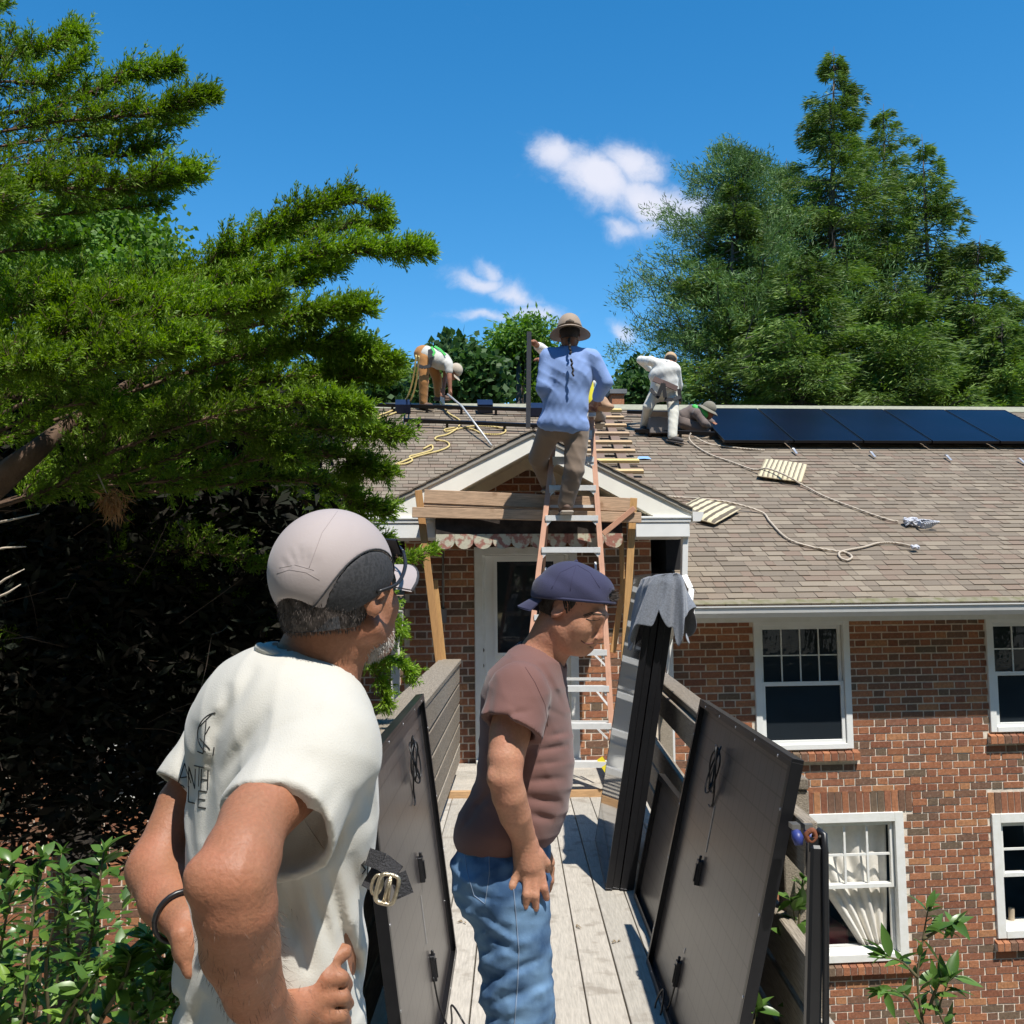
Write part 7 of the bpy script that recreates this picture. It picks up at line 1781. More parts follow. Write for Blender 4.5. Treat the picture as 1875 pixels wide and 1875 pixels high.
# ---- the man in the maroon t-shirt ------------------------------------------------
def person_maroon():
    p = pw_; root = empty('person', (-.01, 2.45, deck_z(2.45)), 0, 'man in a maroon t-shirt, blue jeans and backwards navy cap looking down', 'person'); off = np.array(root.location)
    ft = unit(np.array([.97, -.24, 0])); Rt = rot_frame(ft); fh = unit(np.array([.82, -.36, -.46])); Rh = rot_frame(fh); Rc = rot_frame(unit(np.array([.97, -.20, -.10]))); SC = .80
    HC = p(1045, 1114, 2.42); nb, nt = p(985, 1215, 2.46), p(1018, 1160, 2.44)
    rs, re, rw = p(950, 1272, 2.27), p(923, 1425, 2.20), p(962, 1548, 2.28)
    ls, le, lw = p(985, 1275, 2.62), p(960, 1430, 2.66), p(985, 1540, 2.58)
    def torso(f, g=0.0):
        f.ell(p(964, 1330, 2.44), [.096 + g, .155 + g, .14 + g], Rt); f.ell(p(957, 1262, 2.45), [.076 + g, .14 + g, .08 + g], Rt, .05)
        f.cap(rs, ls, .050 + g, .050 + g, .05); f.cap(nb, (rs + nb) / 2, .050 + g, .046 + g, .04); f.cap(nb, (ls + nb) / 2, .050 + g, .046 + g, .04)
        f.ell(p(960, 1425, 2.44), [.104 + g, .150 + g, .13 + g], Rt, .06); f.ell(p(936, 1500, 2.44), [.104 + g, .155 + g, .08 + g], Rt, .05)
    B = Field((-.32, 2.0, .75), (.34, 2.85, 1.75), .0043); torso(B, -.012); B.cap(nb, nt, .055, .054, .03); B.cap(nt, HC + Rh @ np.array([-.02, 0, -.03]), .049, .043, .02); head(B, HC, Rh, SC, sx=1.08, zl=.95)
    B.chain([rs, p(933, 1345, 2.235), p(926, 1390, 2.21), p(925, 1425, 2.20), p(932, 1456, 2.21), p(943, 1492, 2.235), p(956, 1526, 2.265), rw], [.049, .0445, .0395, .0365, .037, .0345, .028, .0235], .012); B.ell(p(901, 1424, 2.185), [.008, .010, .013], None, .018)
    Pc = p(968, 1582, 2.285)
    fg = [[p(946, 1600, 2.28), p(938, 1622, 2.27), p(932, 1643, 2.275)], [p(965, 1612, 2.272), p(964, 1638, 2.262), p(962, 1661, 2.27)], [p(979, 1613, 2.275), p(980, 1640, 2.266), p(981, 1664, 2.274)], [p(991, 1604, 2.285), p(996, 1626, 2.28), p(1001, 1645, 2.29)]]
    B.cap(rw, Pc, .029, .030, .012); B.rbox(p(969, 1585, 2.286), [.032, .013, .034], .012, rot_frame([1, 0, 0]), .014)
    for g_ in fg:
        B.cap(Pc + (g_[0] - Pc) * .3, g_[0], .012, .0105, .008); B.chain(g_, [.0105, .0095, .0082], .003); B.ell(g_[1], [.0104] * 3, None, .003)
    B.chain([p(985, 1565, 2.29), p(1000, 1580, 2.30), p(1003, 1592, 2.32)], [.014, .011, .009], .008)
    B.chain([ls, le, lw], [.054, .042, .028], .03); hand_pts(B, lw, p(990, 1570, 2.56), [[p(990 + i * 6, 1590, 2.56), p(990 + i * 6, 1612, 2.56), p(990 + i * 5, 1630, 2.57)] for i in range(4)], [p(1000, 1565, 2.54), p(1008, 1580, 2.54)], .03, .009)
    put_mesh('body', B, m_skin2, root, off)
    # shirt
    S = Field((-.36, 2.0, .92), (.32, 2.85, 1.55), .0043); torso(S, .006)
    S.ell(p(920, 1522, 2.44), [.104, .160, .085], Rt, .03); S.cap(p(890, 1505, 2.38), p(872, 1532, 2.40), .045, .032, .04)
    for sh, el, cut_px, ro, ri in ((rs, re, (936, 1334, 2.22), .071, .053), (ls, le, (972, 1345, 2.64), .066, .050)):
        d = unit(el - sh); cp = p(*cut_px); S2 = Field(S.lo, S.lo + (S.n - 1) * S.h, S.h); S2.cap(sh, cp + d * .02, ro * .96, ro); S2.plane_cut(cp, d + np.array([-.18, 0, .12])); inn = Field(S.lo, S.lo + (S.n - 1) * S.h, S.h); inn.cap(cp - d * .0, cp + d * .08, ri, ri * 1.02); S2.d = np.maximum(S2.d, -inn.d)
        k = .028; hh = np.clip(.5 + .5 * (S.d - S2.d) / k, 0, 1); S.d = S.d * (1 - hh) + S2.d * hh - k * hh * (1 - hh)
    def fold(a, b_, w, amp):
        A_, B_ = p(*a, 2.3), p(*b_, 2.3); n_ = unit(np.cross(A_ - CAM, B_ - CAM))
        S.disp(lambda X: amp * np.exp(-(((X - CAM) @ n_) / w) ** 2) * np.clip(1.15 - np.abs(((X - A_) @ (B_ - A_)) / ((B_ - A_) @ (B_ - A_)) - .5) * 2, 0, 1) ** .6, .03)
    for a, b_, w, amp in [((972, 1300), (905, 1315), .006, .005), ((1000, 1350), (1040, 1340), .006, .005), ((980, 1375), (1040, 1365), .006, .006), ((970, 1400), (1035, 1395), .006, .005), ((965, 1430), (1035, 1425), .008, .006), ((960, 1460), (1030, 1470), .008, .007), ((965, 1490), (1015, 1500), .008, .008),
                          ((905, 1240), (890, 1330), .008, .005), ((880, 1350), (868, 1450), .008, .006), ((900, 1450), (850, 1500), .008, .006), ((870, 1490), (840, 1520), .006, .005), ((905, 1300), (960, 1335), .006, .0015), ((915, 1280), (965, 1310), .006, .0015), ((990, 1220), (1030, 1290), .008, .004), ((1000, 1300), (1035, 1310), .006, .004)]: fold(a, b_, w, amp)
    S.disp(lambda X: wav(X, 1.0, [((.2, 0, 1), 60, .0028), ((1, 0, .5), 48, .0022)], 5), .02)
    S.plane_cut(p(915, 1545, 2.44), unit(np.array([.06, 0, -1.0])), lambda X: .006 * np.sin(X[..., 0] * 45) + .004 * np.sin(X[..., 1] * 50)); S.cap(nb + (nb - nt) * .1, nt + (nt - nb), .060, .062, .004, 's')
    tee = put_mesh('t_shirt', S, m_mtee, root, off)
    strokes(tee, [[(903, 1313), (925, 1322), (948, 1337), (970, 1354)], [(962, 1222), (980, 1250), (998, 1290), (1003, 1330)]], .0007, 'seam', mat('maroon_thread', (.10, .045, .045), .9), .0006)
    # jeans
    J = Field((-.36, 2.05, .02), (.36, 2.85, 1.08), .0058)
    J.ell(p(926, 1580, 2.44), [.100, .160, .125], Rt); J.ell(p(902, 1600, 2.42), [.078, .14, .09], Rt, .04)
    hr, hl = p(936, 1640, 2.345), p(930, 1640, 2.54); kr = np.array([.005, 2.33, .52]); kl = np.array([.03, 2.60, .53]); ar = np.array([-.03, 2.38, .13]); al = np.array([-.05, 2.62, .13])
    J.chain([hr, (hr + kr) / 2 + np.array([.004, 0, 0]), kr, ar], [.084, .076, .064, .058], .05); J.chain([hl, kl, al], [.084, .064, .058], .05)
    J.plane_cut(p(915, 1531, 2.44), unit(np.array([.06, 0, 1.0]))); J.plane_cut(np.array([0, 0, .075]), (0, 0, -1))
    J.disp(lambda X: wav(X, 1.0, [((.5, 0, 1), 40, .009), ((-.6, .2, 1), 55, .007), ((.2, 0, 1), 85, .004), ((1, 0, .15), 30, .004)], 12), .02)
    def jfold(a, b_, w, amp):
        A_, B_ = p(*a, 2.33), p(*b_, 2.33); n_ = unit(np.cross(A_ - CAM, B_ - CAM))
        J.disp(lambda X: amp * np.exp(-(((X - CAM) @ n_) / w) ** 2) * np.clip(1.15 - np.abs(((X - A_) @ (B_ - A_)) / ((B_ - A_) @ (B_ - A_)) - .5) * 2, 0, 1) ** .6, .03)
    for a, b_, w, amp in [((878, 1668), (940, 1712), .007, .008), ((880, 1700), (945, 1745), .007, .009), ((872, 1745), (930, 1738), .007, .007), ((885, 1800), (1000, 1752), .008, .011), ((900, 1838), (1000, 1800), .008, .009), ((860, 1640), (930, 1652), .007, .007), ((930, 1690), (990, 1650), .006, .004), ((880, 1860), (960, 1870), .008, .008), ((955, 1620), (945, 1720), .006, .004)]: jfold(a, b_, w, amp)
    jeans = put_mesh('jeans', J, m_denim, root, off)
    strokes(jeans, [[(938, 1600), (945, 1680), (950, 1740), (948, 1800), (942, 1875), (940, 1960)]], .0013, 'side_seam', m_denim_s, .0006)
    strokes(jeans, [[(850, 1560), (895, 1548), (896, 1600), (888, 1655), (868, 1640), (856, 1600), (850, 1560)], [(853, 1566), (898, 1553)]], .0010, 'back_pocket', m_denim_s, .0006)
    m_belt = mat('belt_cloth', (.12, .10, .08), .85)
    for q, (an) in enumerate((ar, al)):
        F2 = Field(an - [.15, .12, .13], an + [.25, .12, .1], .009); F2.ell(an + [.055, 0, -.055], [.145, .05, .048], None); F2.cap(an, an + [0, 0, -.03], .045, .045, .02); F2.plane_cut([0, 0, deck_z(2.45) + .002], (0, 0, -1)); put_mesh('shoe', F2, mat('brown_shoe', (.10, .06, .04), .7), root, off)
    # hair, cap
    Lh = lambda x, y, z: HC + Rh @ (np.array([x * 1.05, y, z]) * SC)
    Lc = lambda x, y, z: HC + Rc @ (np.array([x * 1.03, y, z]) * SC)
    Hf = Field(HC - .16, HC + .16, .0038); Hf.ell(Lh(-.016, 0, .022), [.083, .0635, .070], Rh); Hf.plane_cut(Lh(.020, 0, .0), Rh @ np.array([1, 0, -.45])); Hf.plane_cut(Lh(.0, 0, -.045), Rh @ np.array([.1, 0, -1]))
    Hf.plane_cut(Lh(.030, 0, -.0), Rh @ np.array([.8, 0, -.9])); Hf.ell(Lh(-.004, -.08, -.012), [.024, .03, .036], Rh, .003, 's')
    hair = put_mesh('hair', Hf, m_dark_hair, root, off); fast_hair(hair, 7000, m_dark_hair, root, .006, .0004, 8, k=.9)
    m_navy = cloth_mat('navy_twill', (.042, .043, .088), 400, .4, .12)
    Cf = Field(HC - [.17, .17, .12], HC + [.18, .17, .19], .0034); cc = Lc(.004, 0, .040); Cf.ell(cc, [.113 * SC / .9, .088 * SC / .9, .084 * SC / .9], Rc); Cf.ell(HC + Rh @ (np.array([-.012, 0, .040]) * SC), np.array([.106, .083, .094]) * SC, Rh, .01)
    Cf.disp(lambda X: .0016 * np.sin(X @ np.array([60., 10, 25]) + 1.5 * np.sin(X @ np.array([20., 5, 60]))) , .02)
    Cf.plane_cut(Lc(0, 0, .022), Rc @ np.array([.0, 0, -1.0]))
    op_ = Lc(.108, 0, .046); Cf.ell(op_, [.022, .030, .015], Rc, .004, 's'); capo = put_mesh('cap', Cf, m_navy, root, off)
    tf = Field(op_ - .06, op_ + .06, .0035); tf.ell(Lc(.098, 0, .046), [.018, .030, .015], Rc); q = put_mesh('hair_tuft', tf, m_dark_hair, root, off); fast_hair(q, 900, m_grey_hair, root, .014, .0005, 5, flow=tuple(Rc @ np.array([.8, 0, .1])), k=.5)
    band = [Lc(.008 + .1175 * math.cos(t), .0945 * math.sin(t), .027) - off for t in np.linspace(0, 2 * math.pi, 41)]; MB().tube([Vector(v) for v in band], .0035, 6, False).build('cap_band', m_navy, root)
    V_, F_ = [], []; nb_ = 14
    for sgn in (0, 1):
        for j in range(9):
            for i in range(nb_ + 1):
                u = i / nb_ * 2 - 1; v = j / 8; yy = u * .064; x0 = -.112 * math.sqrt(max(0, 1 - (yy / .094) ** 2)) + .008; x1 = x0 - .052 * v * math.sqrt(max(0, 1 - (u * .8) ** 2))
                V_.append(Lc(x1, yy * (1 - .05 * v), .030 - .008 * u * u - .036 * v - sgn * .004) - off)
    for sgn in (0, 1):
        o_ = sgn * 9 * (nb_ + 1)
        for j in range(8):
            for i in range(nb_): F_.append((o_ + j * (nb_ + 1) + i, o_ + j * (nb_ + 1) + i + 1, o_ + (j + 1) * (nb_ + 1) + i + 1, o_ + (j + 1) * (nb_ + 1) + i))
    link('cap_brim', np_mesh('cap_brim', np.array(V_), np.array(F_), True), m_navy, root)
    strokes(capo, [[(1056, 1034), (1048, 1058), (1044, 1082)], [(1056, 1034), (1080, 1048), (1098, 1076)], [(1056, 1034), (1026, 1048), (1010, 1078)]], .0007, 'cap_seam', mat('navy_thread', (.035, .034, .08), .9), .0004)
    MB().tube([Vector(cc + Rc @ np.array([0, 0, .078]) - off), Vector(cc + Rc @ np.array([0, 0, .084]) - off)], [.006, .0035], 10).build('cap_button', m_navy, root)
    bo = [o for o in root.children if o.name.startswith('body')][0]
    strokes(bo, [[(1068, 1127), (1082, 1122), (1098, 1124), (1108, 1127)], [(1070, 1129), (1084, 1124), (1100, 1126)]], .0012, 'eyebrow', mat('brown_brow', (.07, .045, .03), .8), .0002, 2)
    strokes(bo, [[(1073, 1133), (1082, 1136), (1092, 1136), (1099, 1134)]], .0010, 'eye_crease', m_dark_hair, .0002, 2)  # dark line drawn in for the crease of the eye
    strokes(bo, [[(1064, 1173), (1071, 1178), (1079, 1179), (1087, 1177)]], .0013, 'mouth_line', mat('lip_shadow', (.14, .045, .035), .6), .0001, 2)
    strokes(bo, [[(1089, 1169), (1094, 1170)]], .0014, 'nostril', mat('lip_shadow', (.14, .045, .035), .6), .0001, 2)
    strokes(bo, [[(1034, 1094), (1037, 1108), (1038, 1123)], [(1038, 1094), (1042, 1106), (1042, 1119)], [(1043, 1094), (1048, 1103), (1048, 1112)], [(1049, 1094), (1055, 1101)], [(1031, 1094), (1033, 1106), (1035, 1116)]], .0022, 'sideburn', m_dark_hair, .0002, 2)
T1 = time.time(); person_maroon(); print('person 2', time.time() - T1)

# ---- smaller figures ---------------------------------------------------------------
def figure(label, at, hC, fh, s, neck, shoulders, arms, hips, legs, torso_r, mats, h=.012, hat=None, sleeve=1.0, extra=None, hsx=1.0, feet_dir=None, tor_mid=None, skirt=0.0, ft=None, z_off=None):
    """joint positions are world points; mats: skin, shirt, trousers, shoe, hat"""
    root = empty('person', tuple(at), 0, label, 'person'); off = np.array(root.location)
    Rh = rot_frame(unit(np.array(fh, float)), (0, 0, 1) if abs(unit(np.array(fh, float))[2]) < .9 else (0, 1, 0)); P_all = np.array([hC, neck, *shoulders, *[q for a in arms for q in a], *hips, *[q for l_ in legs for q in l_]])
    lo, hi = P_all.min(0) - .28, P_all.max(0) + .28
    ax = unit(shoulders[0] - shoulders[1]); mid_s = (shoulders[0] + shoulders[1]) / 2; mid_h = (hips[0] + hips[1]) / 2; upv = unit(mid_s - mid_h); f_ = unit(np.cross(ax, upv)) ; Rt = np.stack([f_, ax, upv], 1)
    tm = tor_mid if tor_mid is not None else (mid_s * .5 + mid_h * .5)
    def torso(f, g):
        f.cap(shoulders[0], shoulders[1], .055 * s + g, .055 * s + g); Ls = np.linalg.norm(mid_s - mid_h)
        f.ell(mid_s * .72 + mid_h * .28, [torso_r[0] + g, torso_r[1] + g, Ls * .36 + g], Rt, .05); f.ell(tm * .6 + mid_h * .4, [torso_r[0] * 1.02 + g, torso_r[1] * .92 + g, Ls * .40 + g], Rt, .05); f.ell(mid_h, [torso_r[0] + g, torso_r[1] * .95 + g, .11 * s + g], Rt, .05)
        f.cap(neck, mid_s, .055 * s + g, .07 * s + g, .04)
    B = Field(lo, hi, h); torso(B, -.015); B.cap(neck, hC + Rh @ np.array([-.02, 0, -.05]) * s, .052 * s, .052 * s, .03); head(B, hC, Rh, s, face=True)
    for a in arms:
        B.chain(a, [.050 * s, .042 * s, .030 * s][:len(a)], .02); w_, d = a[-1], unit(a[-1] - a[-2]); sd = unit(np.cross(d, [.3, .2, 1])); B.cap(w_, w_ + d * .07 * s, .028 * s, .034 * s, .01)
        for i in range(4): b0 = w_ + d * .085 * s + sd * (i - 1.5) * .021 * s; B.chain([b0, b0 + d * .04 * s, b0 + d * .06 * s + np.array([0, 0, -.02]) * s], [.012 * s] * 3, .004)
        B.cap(w_ + d * .03 * s + sd * .03 * s, w_ + d * .075 * s + sd * .058 * s, .014 * s, .011 * s, .006)
    for l_ in legs: B.chain(l_, [.06 * s] * len(l_), .02)
    put_mesh('body', B, mats['skin'], root, off)
    S = Field(lo, hi, h); torso(S, .012 * s)
    for a in arms:
        if sleeve >= 1: S.chain([a[0], a[1], a[1] + (a[2] - a[1]) * .86], [.066 * s, .058 * s, .046 * s], .03)
        else: S.cap(a[0], a[0] + (a[1] - a[0]) * sleeve, .066 * s, .062 * s, .03)
    if skirt: S.ell(mid_h - upv * .03, [torso_r[0] * 1.12, torso_r[1] * 1.10, skirt], Rt, .04)
    S.disp(lambda X: wav(X, 1.0, [((.8, 0, .5), 34, .006 * s), ((1, 0, .15), 26, .006 * s), ((-.7, .3, .5), 60, .005 * s)], int(at[0] * 10) % 17 + 2), .04)
    S.plane_cut(mid_h - upv * (.02 + skirt * .8), -upv, lambda X: .01 * np.sin(X[..., 0] * 20)); S.cap(neck + (neck - hC) * .1, neck + (hC - neck) * 2, .062 * s, .062 * s, .004, 's')
    put_mesh('shirt', S, mats['shirt'], root, off)
    T_ = Field(lo, hi, h); T_.ell(mid_h - upv * .02, [torso_r[0] * 1.05, torso_r[1] * 1.0, .13 * s], Rt); T_.plane_cut(mid_h + upv * .09, upv)
    for l_ in legs: T_.chain(l_, [.094 * s, .077 * s, .064 * s], .05)
    T_.disp(lambda X: wav(X, 1.0, [((.4, 0, 1), 34, .009 * s), ((.9, 0, .4), 22, .008 * s)], 7), .04); put_mesh('trousers', T_, mats['trousers'], root, off)
    for i, l_ in enumerate(legs):
        fd = unit(np.array(feet_dir[i] if feet_dir else (0, 1, 0), float)); a = l_[-1]; Rf = rot_frame(fd); c = a + fd * .05 * s + np.array([0, 0, -.035]) * s; F2 = Field(c - .22, c + .22, h * .7)
        F2.ell(c, np.array([.13, .050, .045]) * s, Rf); F2.cap(a + np.array([0, 0, .03]), a + np.array([0, 0, -.03]) * s, .050 * s, .046 * s, .02); F2.plane_cut(c - Rf[:, 2] * .036 * s, -Rf[:, 2]); put_mesh('boot', F2, mats['shoe'], root, off)
        F3 = Field(c - .22, c + .22, h * .7); F3.rbox(c - Rf[:, 2] * .040 * s, np.array([.135, .052, .012]) * s, .01, Rf); put_mesh('boot_sole', F3, mats.get('sole', mats['shoe']), root, off)
    Lh = lambda x, y, z: hC + Rh @ (np.array([x, y, z]) * s)
    hs_ = s
    Hf = Field(hC - .2, hC + .2, h * .6); Hf.ell(Lh(-.018, 0, .03), np.array([.100, .082, .094]) * s, Rh); Hf.plane_cut(Lh(.03, 0, 0), Rh @ np.array([1, 0, -.5])); Hf.plane_cut(Lh(0, 0, -.07), Rh @ np.array([0, 0, -1.])); put_mesh('hair', Hf, mats.get('hair', m_dark_hair), root, off)
    if hat:
        Cf = Field(hC - .24 * s, hC + .24 * s, h * .6); Cf.ell(Lh(-.010, 0, .045), np.array([.112, .094, .105 if hat != 'bucket' else .11]) * s, Rh)
        if hat == 'bucket': Cf.cap(Lh(-.008, 0, .05), Lh(-.008, 0, .085), .094 * s, .082 * s, .02)
        Cf.plane_cut(Lh(0, 0, .022), Rh @ np.array([.05, 0, -1.])); put_mesh('hat', Cf, mats['hat'], root, off)
        V_, F_ = [], []
        if hat in ('bucket', 'brim'):
            bw = .072 if hat == 'bucket' else .07; n = 32
            for j, (rr_, dz) in enumerate(((0, .0), (.3, .0), (.65, -.012), (1, -.026), (1, -.031), (.3, -.006), (0, -.004))):
                for i in range(n): t = 2 * math.pi * i / n; q = 1 + .05 * math.sin(3 * t); V_.append(Lh(-.010 + (.104 + bw * rr_ * q) * math.cos(t), (.088 + bw * rr_ * q) * math.sin(t), .030 + dz - .018 * rr_ * abs(math.sin(t)) ** 2) - off)
            for j in range(6):
                for i in range(n): F_.append((j * n + i, j * n + (i + 1) % n, (j + 1) * n + (i + 1) % n, (j + 1) * n + i))
        else:
            n = 10
            for sg in (0, 1):
                for j in range(5):
                    for i in range(n + 1): u = i / n * 2 - 1; v = j / 4; yy = u * .078; x0 = .108 * math.sqrt(max(0, 1 - (yy / .096) ** 2)); V_.append(Lh(x0 + .07 * v * math.sqrt(1 - (u * .8) ** 2), yy, .02 - .02 * u * u - .015 * v - sg * .005) - off)
            for sg in (0, 1):
                for j in range(4):
                    for i in range(n): a = sg * 5 * (n + 1) + j * (n + 1) + i; F_.append((a, a + 1, a + n + 2, a + n + 1))
        link('hat_brim', np_mesh('hat_brim', np.array(V_), np.array(F_), True), mats['hat'], root)
    return root, off, Rh, Lh
def bands(root, off, paths, w, t, m, name='harness_strap'):
    b = MB()
    for P in paths:
        for i in range(len(P) - 1): b.beam(P[i] - off, P[i + 1] - off, w, t, (0, -1, .2))
    return b.build(name, m, root)
m_boot = mat('brown_boot', (.14, .085, .06), .8, var=.3, scale=20); m_sole = mat('pale_sole', (.34, .29, .23), .8); m_strap = mat('black_strap', (.016, .015, .016), .8)
m_blue = cloth_mat('blue_chambray', (.235, .345, .62), 260, .3, .06); m_khaki = cloth_mat('brown_khaki', (.235, .175, .13), 200, .4, .10); m_hatk = cloth_mat('tan_canvas_hat', (.33, .255, .19), 200, .3, .10)
m_wlong = cloth_mat('white_long_sleeve', (.80, .78, .72), 260, .3, .03); m_wpant = cloth_mat('off_white_trousers', (.62, .59, .50), 200, .4, .12); m_orange = cloth_mat('orange_brown_canvas', (.42, .20, .07), 200, .4, .12)
m_greyb = cloth_mat('grey_brown_cloth', (.17, .135, .12), 200, .4, .10); m_green = cloth_mat('green_bandana', (.10, .52, .12), 200, .3, .08); m_darkskin = skin_mat('brown_skin', (.22, .10, .06), (.28, .12, .07)); m_yelv = cloth_mat('yellow_vest', (.72, .62, .04), 200, .3, .05)
p = pw_
# man in the blue shirt on the ladder
r, off, Rh, Lh = figure('man in a blue shirt and brimmed hat with a long braid, standing on the ladder', W(1032, 945, 8.25), p(1043, 612, 8.10), (.02, 1, -.12), 1.04, p(1043, 640, 8.12), [p(1006, 652, 8.12), p(1082, 654, 8.12)],
    [[p(1003, 658, 8.12), p(996, 708, 8.08), p(1004, 735, 8.35)], [p(1086, 660, 8.12), p(1108, 700, 8.14), p(1093, 730, 8.38)]], [p(1008, 772, 8.18), p(1056, 772, 8.18)],
    [[p(1006, 790, 8.22), p(986, 838, 8.42), p(1003, 884, 8.70)], [p(1056, 795, 8.20), p(1051, 862, 8.18), p(1036, 922, 8.27)]], (.130, .190), dict(skin=m_darkskin, shirt=m_blue, trousers=m_khaki, shoe=m_boot, sole=m_sole, hat=m_hatk), h=.0105, hat='bucket', feet_dir=[(.1, 1, 0), (-.1, 1, -.05)], skirt=.10)
bt = MB(); pts = [p(1042, 622, 7.99), p(1044, 640, 7.965), p(1046, 660, 7.945), p(1049, 680, 7.935), p(1049, 697, 7.935)]
for i in range(10):
    q = pts[0] + (pts[-1] - pts[0]) * (i / 10); q = np.array(catmull(pts, 3)[int(i * 1.2)]); bt.tube([Vector(q - off + np.array([(-1) ** i * .006, 0, .014])), Vector(q - off), Vector(q - off - np.array([(-1) ** i * .006, 0, .014]))], [.008, .013 - i * .0006, .008], 7)
bt.build('braid', m_dark_hair, r)
kn = MB(); kn.tube([Vector(Lh(-.118, -.03, .05) - off), Vector(Lh(-.128, 0, .055) - off), Vector(Lh(-.118, .03, .05) - off)], [.012, .02, .012], 8); hb = [Lh(-.01 + .110 * math.cos(t), .094 * math.sin(t), .045) - off for t in np.linspace(0, 2 * math.pi, 25)]; kn.tube([Vector(v) for v in hb], .009, 6, False); kn.build('hat_band', mat('dark_hat_band', (.12, .09, .065), .9), r)
# hidden worker who holds the upright bar
figure('worker mostly hidden behind the blue-shirted man, hands gripping the dark upright bar', W(1040, 790, 9.9), p(1048, 668, 9.75), (-.3, -.8, -.2), .95, p(1046, 690, 9.8), [p(1005, 700, 9.75), p(1078, 700, 9.75)],
    [[p(1005, 700, 9.75), p(1005, 650, 9.6), p(983, 632, 9.36)], [p(1078, 700, 9.75), p(1030, 668, 9.5), p(1001, 661, 9.36)]], [p(1020, 760, 9.9), p(1060, 760, 9.9)], [[p(1020, 770, 9.9), p(1015, 800, 9.7), p(1020, 830, 9.95)], [p(1060, 770, 9.9), p(1085, 748, 9.75), p(1098, 765, 9.95)]], (.11, .17),
    dict(skin=m_skin1, shirt=m_wlong, trousers=m_khaki, shoe=m_boot, sole=m_sole, hat=m_hatk), h=.012, hat='cap')
hw_ = bpy.data.objects.get('person.003'); V2 = Field(p(1075, 700, 9.6) - .3, p(1075, 700, 9.6) + .3, .015); V2.cap(p(1070, 680, 9.62), p(1076, 735, 9.62), .07, .08); put_mesh('vest', V2, m_yelv, hw_, np.array(hw_.location))
g = MB(); tool = empty('tool_bag', tuple(W(1105, 752, 9.7)), 0, 'tan leather glove and tool pouch resting at the top of the roof ladder', 'bag'); F_ = Field(W(1105, 740, 9.7) - .2, W(1105, 740, 9.7) + .2, .012); F_.ell(W(1100, 738, 9.7), [.08, .07, .07]); F_.ell(W(1112, 745, 9.7), [.07, .06, .035], None, .03); F_.disp(lambda X: wav(X, 1, [((1, 0, 1), 40, .015)], 3), .05); put_mesh('pouch', F_, mat('tan_leather', (.42, .26, .16), .8), tool, np.array(tool.location))
# bending worker at the left on the ridge
Yl = float(RW(778, 748)[1]) - .02; s_ = 0.92
r, off, Rh, Lh = figure('worker bending down near the ridge in orange-brown trousers and a green harness', RW(778, 748), p(832, 681, Yl - .1), (.45, -.2, -.87), s_, p(822, 668, Yl - .05), [p(822, 668, Yl - .16), p(815, 662, Yl + .16)],
    [[p(822, 672, Yl - .17), p(823, 694, Yl - .2), p(824, 713, Yl - .2)], [p(818, 668, Yl + .16), p(815, 692, Yl + .12), p(812, 712, Yl + .0)]], [p(777, 650, Yl - .09), p(776, 648, Yl + .1)], [[p(776, 657, Yl - .10), p(776, 700, Yl - .12), p(775, 738, Yl - .05)], [p(785, 655, Yl + .12), p(800, 692, Yl + .22), p(803, 724, Yl + .25)]], (.125, .15),
    dict(skin=m_skin1, shirt=m_wtee, trousers=m_orange, shoe=m_boot, sole=m_boot, hat=cloth_mat('beige_cap_cloth', (.50, .42, .32), 200)), h=.0125, hat='cap', sleeve=.35, feet_dir=[(.9, -.3, -.1), (.9, .2, 0)])
bands(r, off, [[p(762, 668, Yl - .22), p(775, 673, Yl - .26), p(788, 670, Yl - .25)], [p(787, 640, Yl - .15), p(790, 655, Yl - .25), p(786, 672, Yl - .24)]], .05, .012, m_strap)
bands(r, off, [[p(790, 635, Yl - .12), p(796, 645, Yl - .21), p(790, 655, Yl - .23)], [p(796, 634, Yl - .02), p(806, 640, Yl - .1), p(816, 650, Yl - .14)]], .03, .01, m_green, 'green_strap')
# worker in white at the right
Yr = float(RW(1236, 812)[1]) - .03; Y2 = float(RW(1176, 789)[1]); Ym = (Yr + Y2) / 2
r, off, Rh, Lh = figure('worker in white shirt and trousers with a black harness, standing beside the array', RW(1236, 812), p(1228, 662, Ym - .06), (.25, .75, -.60), .93, p(1221, 667, Ym - .12), [p(1192, 661, Ym - .08), p(1236, 676, Ym - .12)],
    [[p(1190, 661, Ym - .06), p(1173, 659, Ym + .1), p(1190, 677, Ym + .26)], [p(1238, 678, Ym - .1), p(1243, 705, Ym + .05), p(1240, 730, Ym + .2)]], [p(1203, 714, Ym), p(1231, 719, Ym - .02)],
    [[p(1201, 718, Ym), p(1187, 745, Ym - .02), p(1180, 779, Y2 - .02)], [p(1231, 724, Ym - .03), p(1233, 758, Ym - .15), p(1231, 799, Yr)]], (.12, .17), dict(skin=m_skin1, shirt=m_wlong, trousers=m_wpant, shoe=mat('grey_shoe', (.07, .06, .055), .8), hat=cloth_mat('tan_cap_cloth', (.50, .34, .20), 200)), h=.0125, hat='cap', feet_dir=[(-.4, -.8, -.3), (.8, -.5, -.25)])
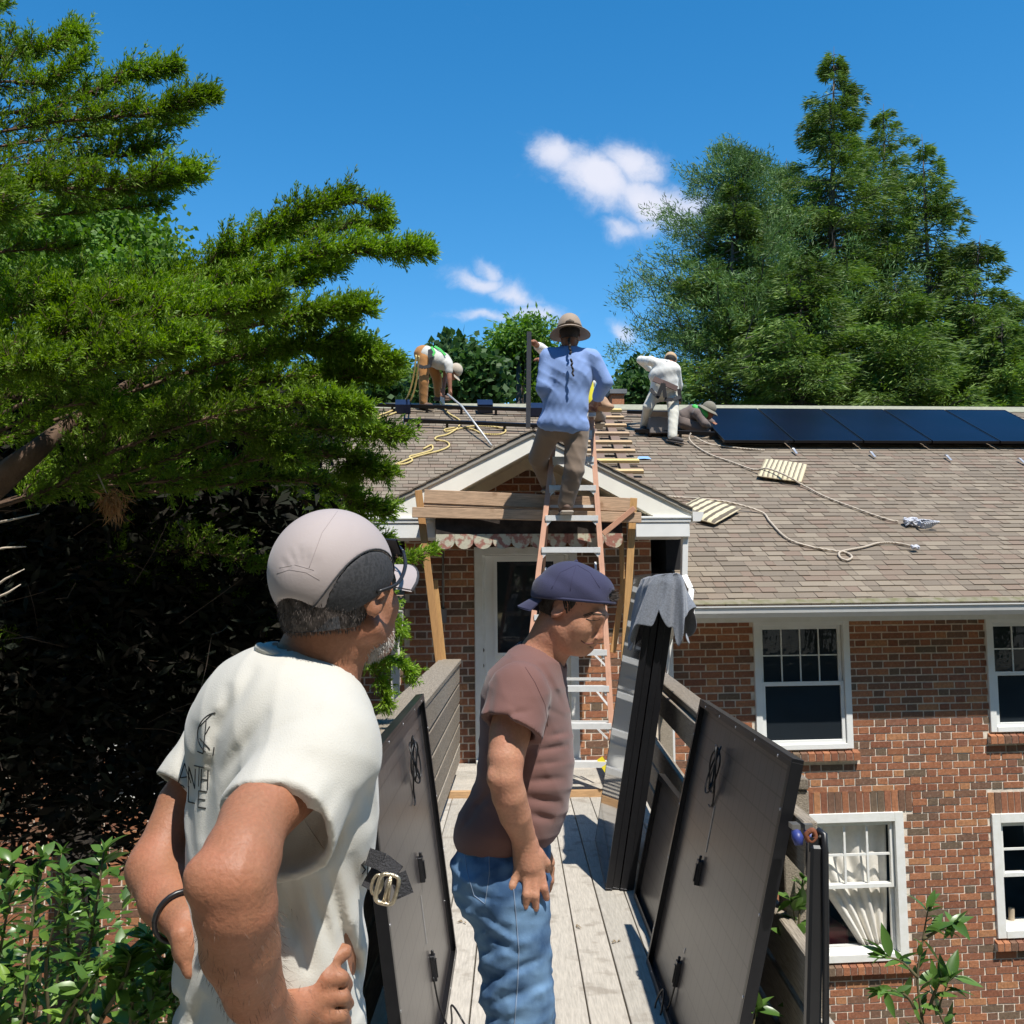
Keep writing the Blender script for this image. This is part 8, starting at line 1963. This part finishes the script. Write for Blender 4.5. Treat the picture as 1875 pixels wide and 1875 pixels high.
for P, w in (([p(1197, 694, Ym - .17), p(1215, 701, Ym - .22), p(1240, 712, Ym - .17)], .075),): bands(r, off, [P], w, .02, mat('brown_belt', (.09, .05, .04), .7), 'tool_belt')
bands(r, off, [[p(1214, 702, Ym - .23), p(1205, 725, Ym - .22)], [p(1215, 702, Ym - .23), p(1218, 728, Ym - .22)], [p(1191, 712, Ym - .14), p(1199, 722, Ym - .19), p(1207, 728, Ym - .2)], [p(1217, 731, Ym - .2), p(1232, 732, Ym - .24), p(1246, 727, Ym - .16)], [p(1243, 712, Ym - .16), p(1246, 735, Ym - .15)]], .05, .012, m_strap)
# kneeling worker
Yk = float(RW(1275, 788)[1]) - .02
r, off, Rh, Lh = figure('worker kneeling in grey-brown clothes with a green scarf at the array end', RW(1275, 790), p(1297, 752, Yk - .22), (.75, -.35, -.55), .90, p(1284, 752, Yk - .12), [p(1277, 756, Yk - .24), p(1279, 750, Yk + .1)],
    [[p(1277, 758, Yk - .24), p(1290, 775, Yk - .30), p(1303, 782, Yk - .16)], [p(1279, 752, Yk + .1), p(1296, 768, Yk + .1), p(1306, 775, Yk - .0)]], [p(1252, 770, Yk - .12), p(1254, 765, Yk + .1)], [[p(1254, 776, Yk - .12), p(1292, 788, Yk - .18), p(1262, 790, Yk - .12)], [p(1255, 772, Yk + .1), p(1288, 784, Yk + .05), p(1258, 786, Yk + .1)]], (.12, .15),
    dict(skin=m_skin1, shirt=m_greyb, trousers=m_greyb, shoe=mat('tan_boot', (.42, .31, .20), .8), hat=cloth_mat('olive_grey_hat', (.22, .20, .155), 200)), h=.0115, hat='brim', feet_dir=[(-.9, -.1, .1), (-.9, .1, .1)])
gs_ = Field(W(1286, 756, Yk - .15) - .3, W(1286, 756, Yk - .15) + .3, .012); gs_.cap(p(1284, 755, Yk - .20), p(1290, 758, Yk - .22), .075, .07); gs_.cap(p(1272, 746, Yk - .15), p(1287, 757, Yk - .24), .045, .05, .02); gs_.disp(lambda X: wav(X, 1, [((1, 0, 1), 50, .012)], 3), .05); put_mesh('neck_scarf', gs_, m_green, r, off)
print('all people', time.time() - T0)
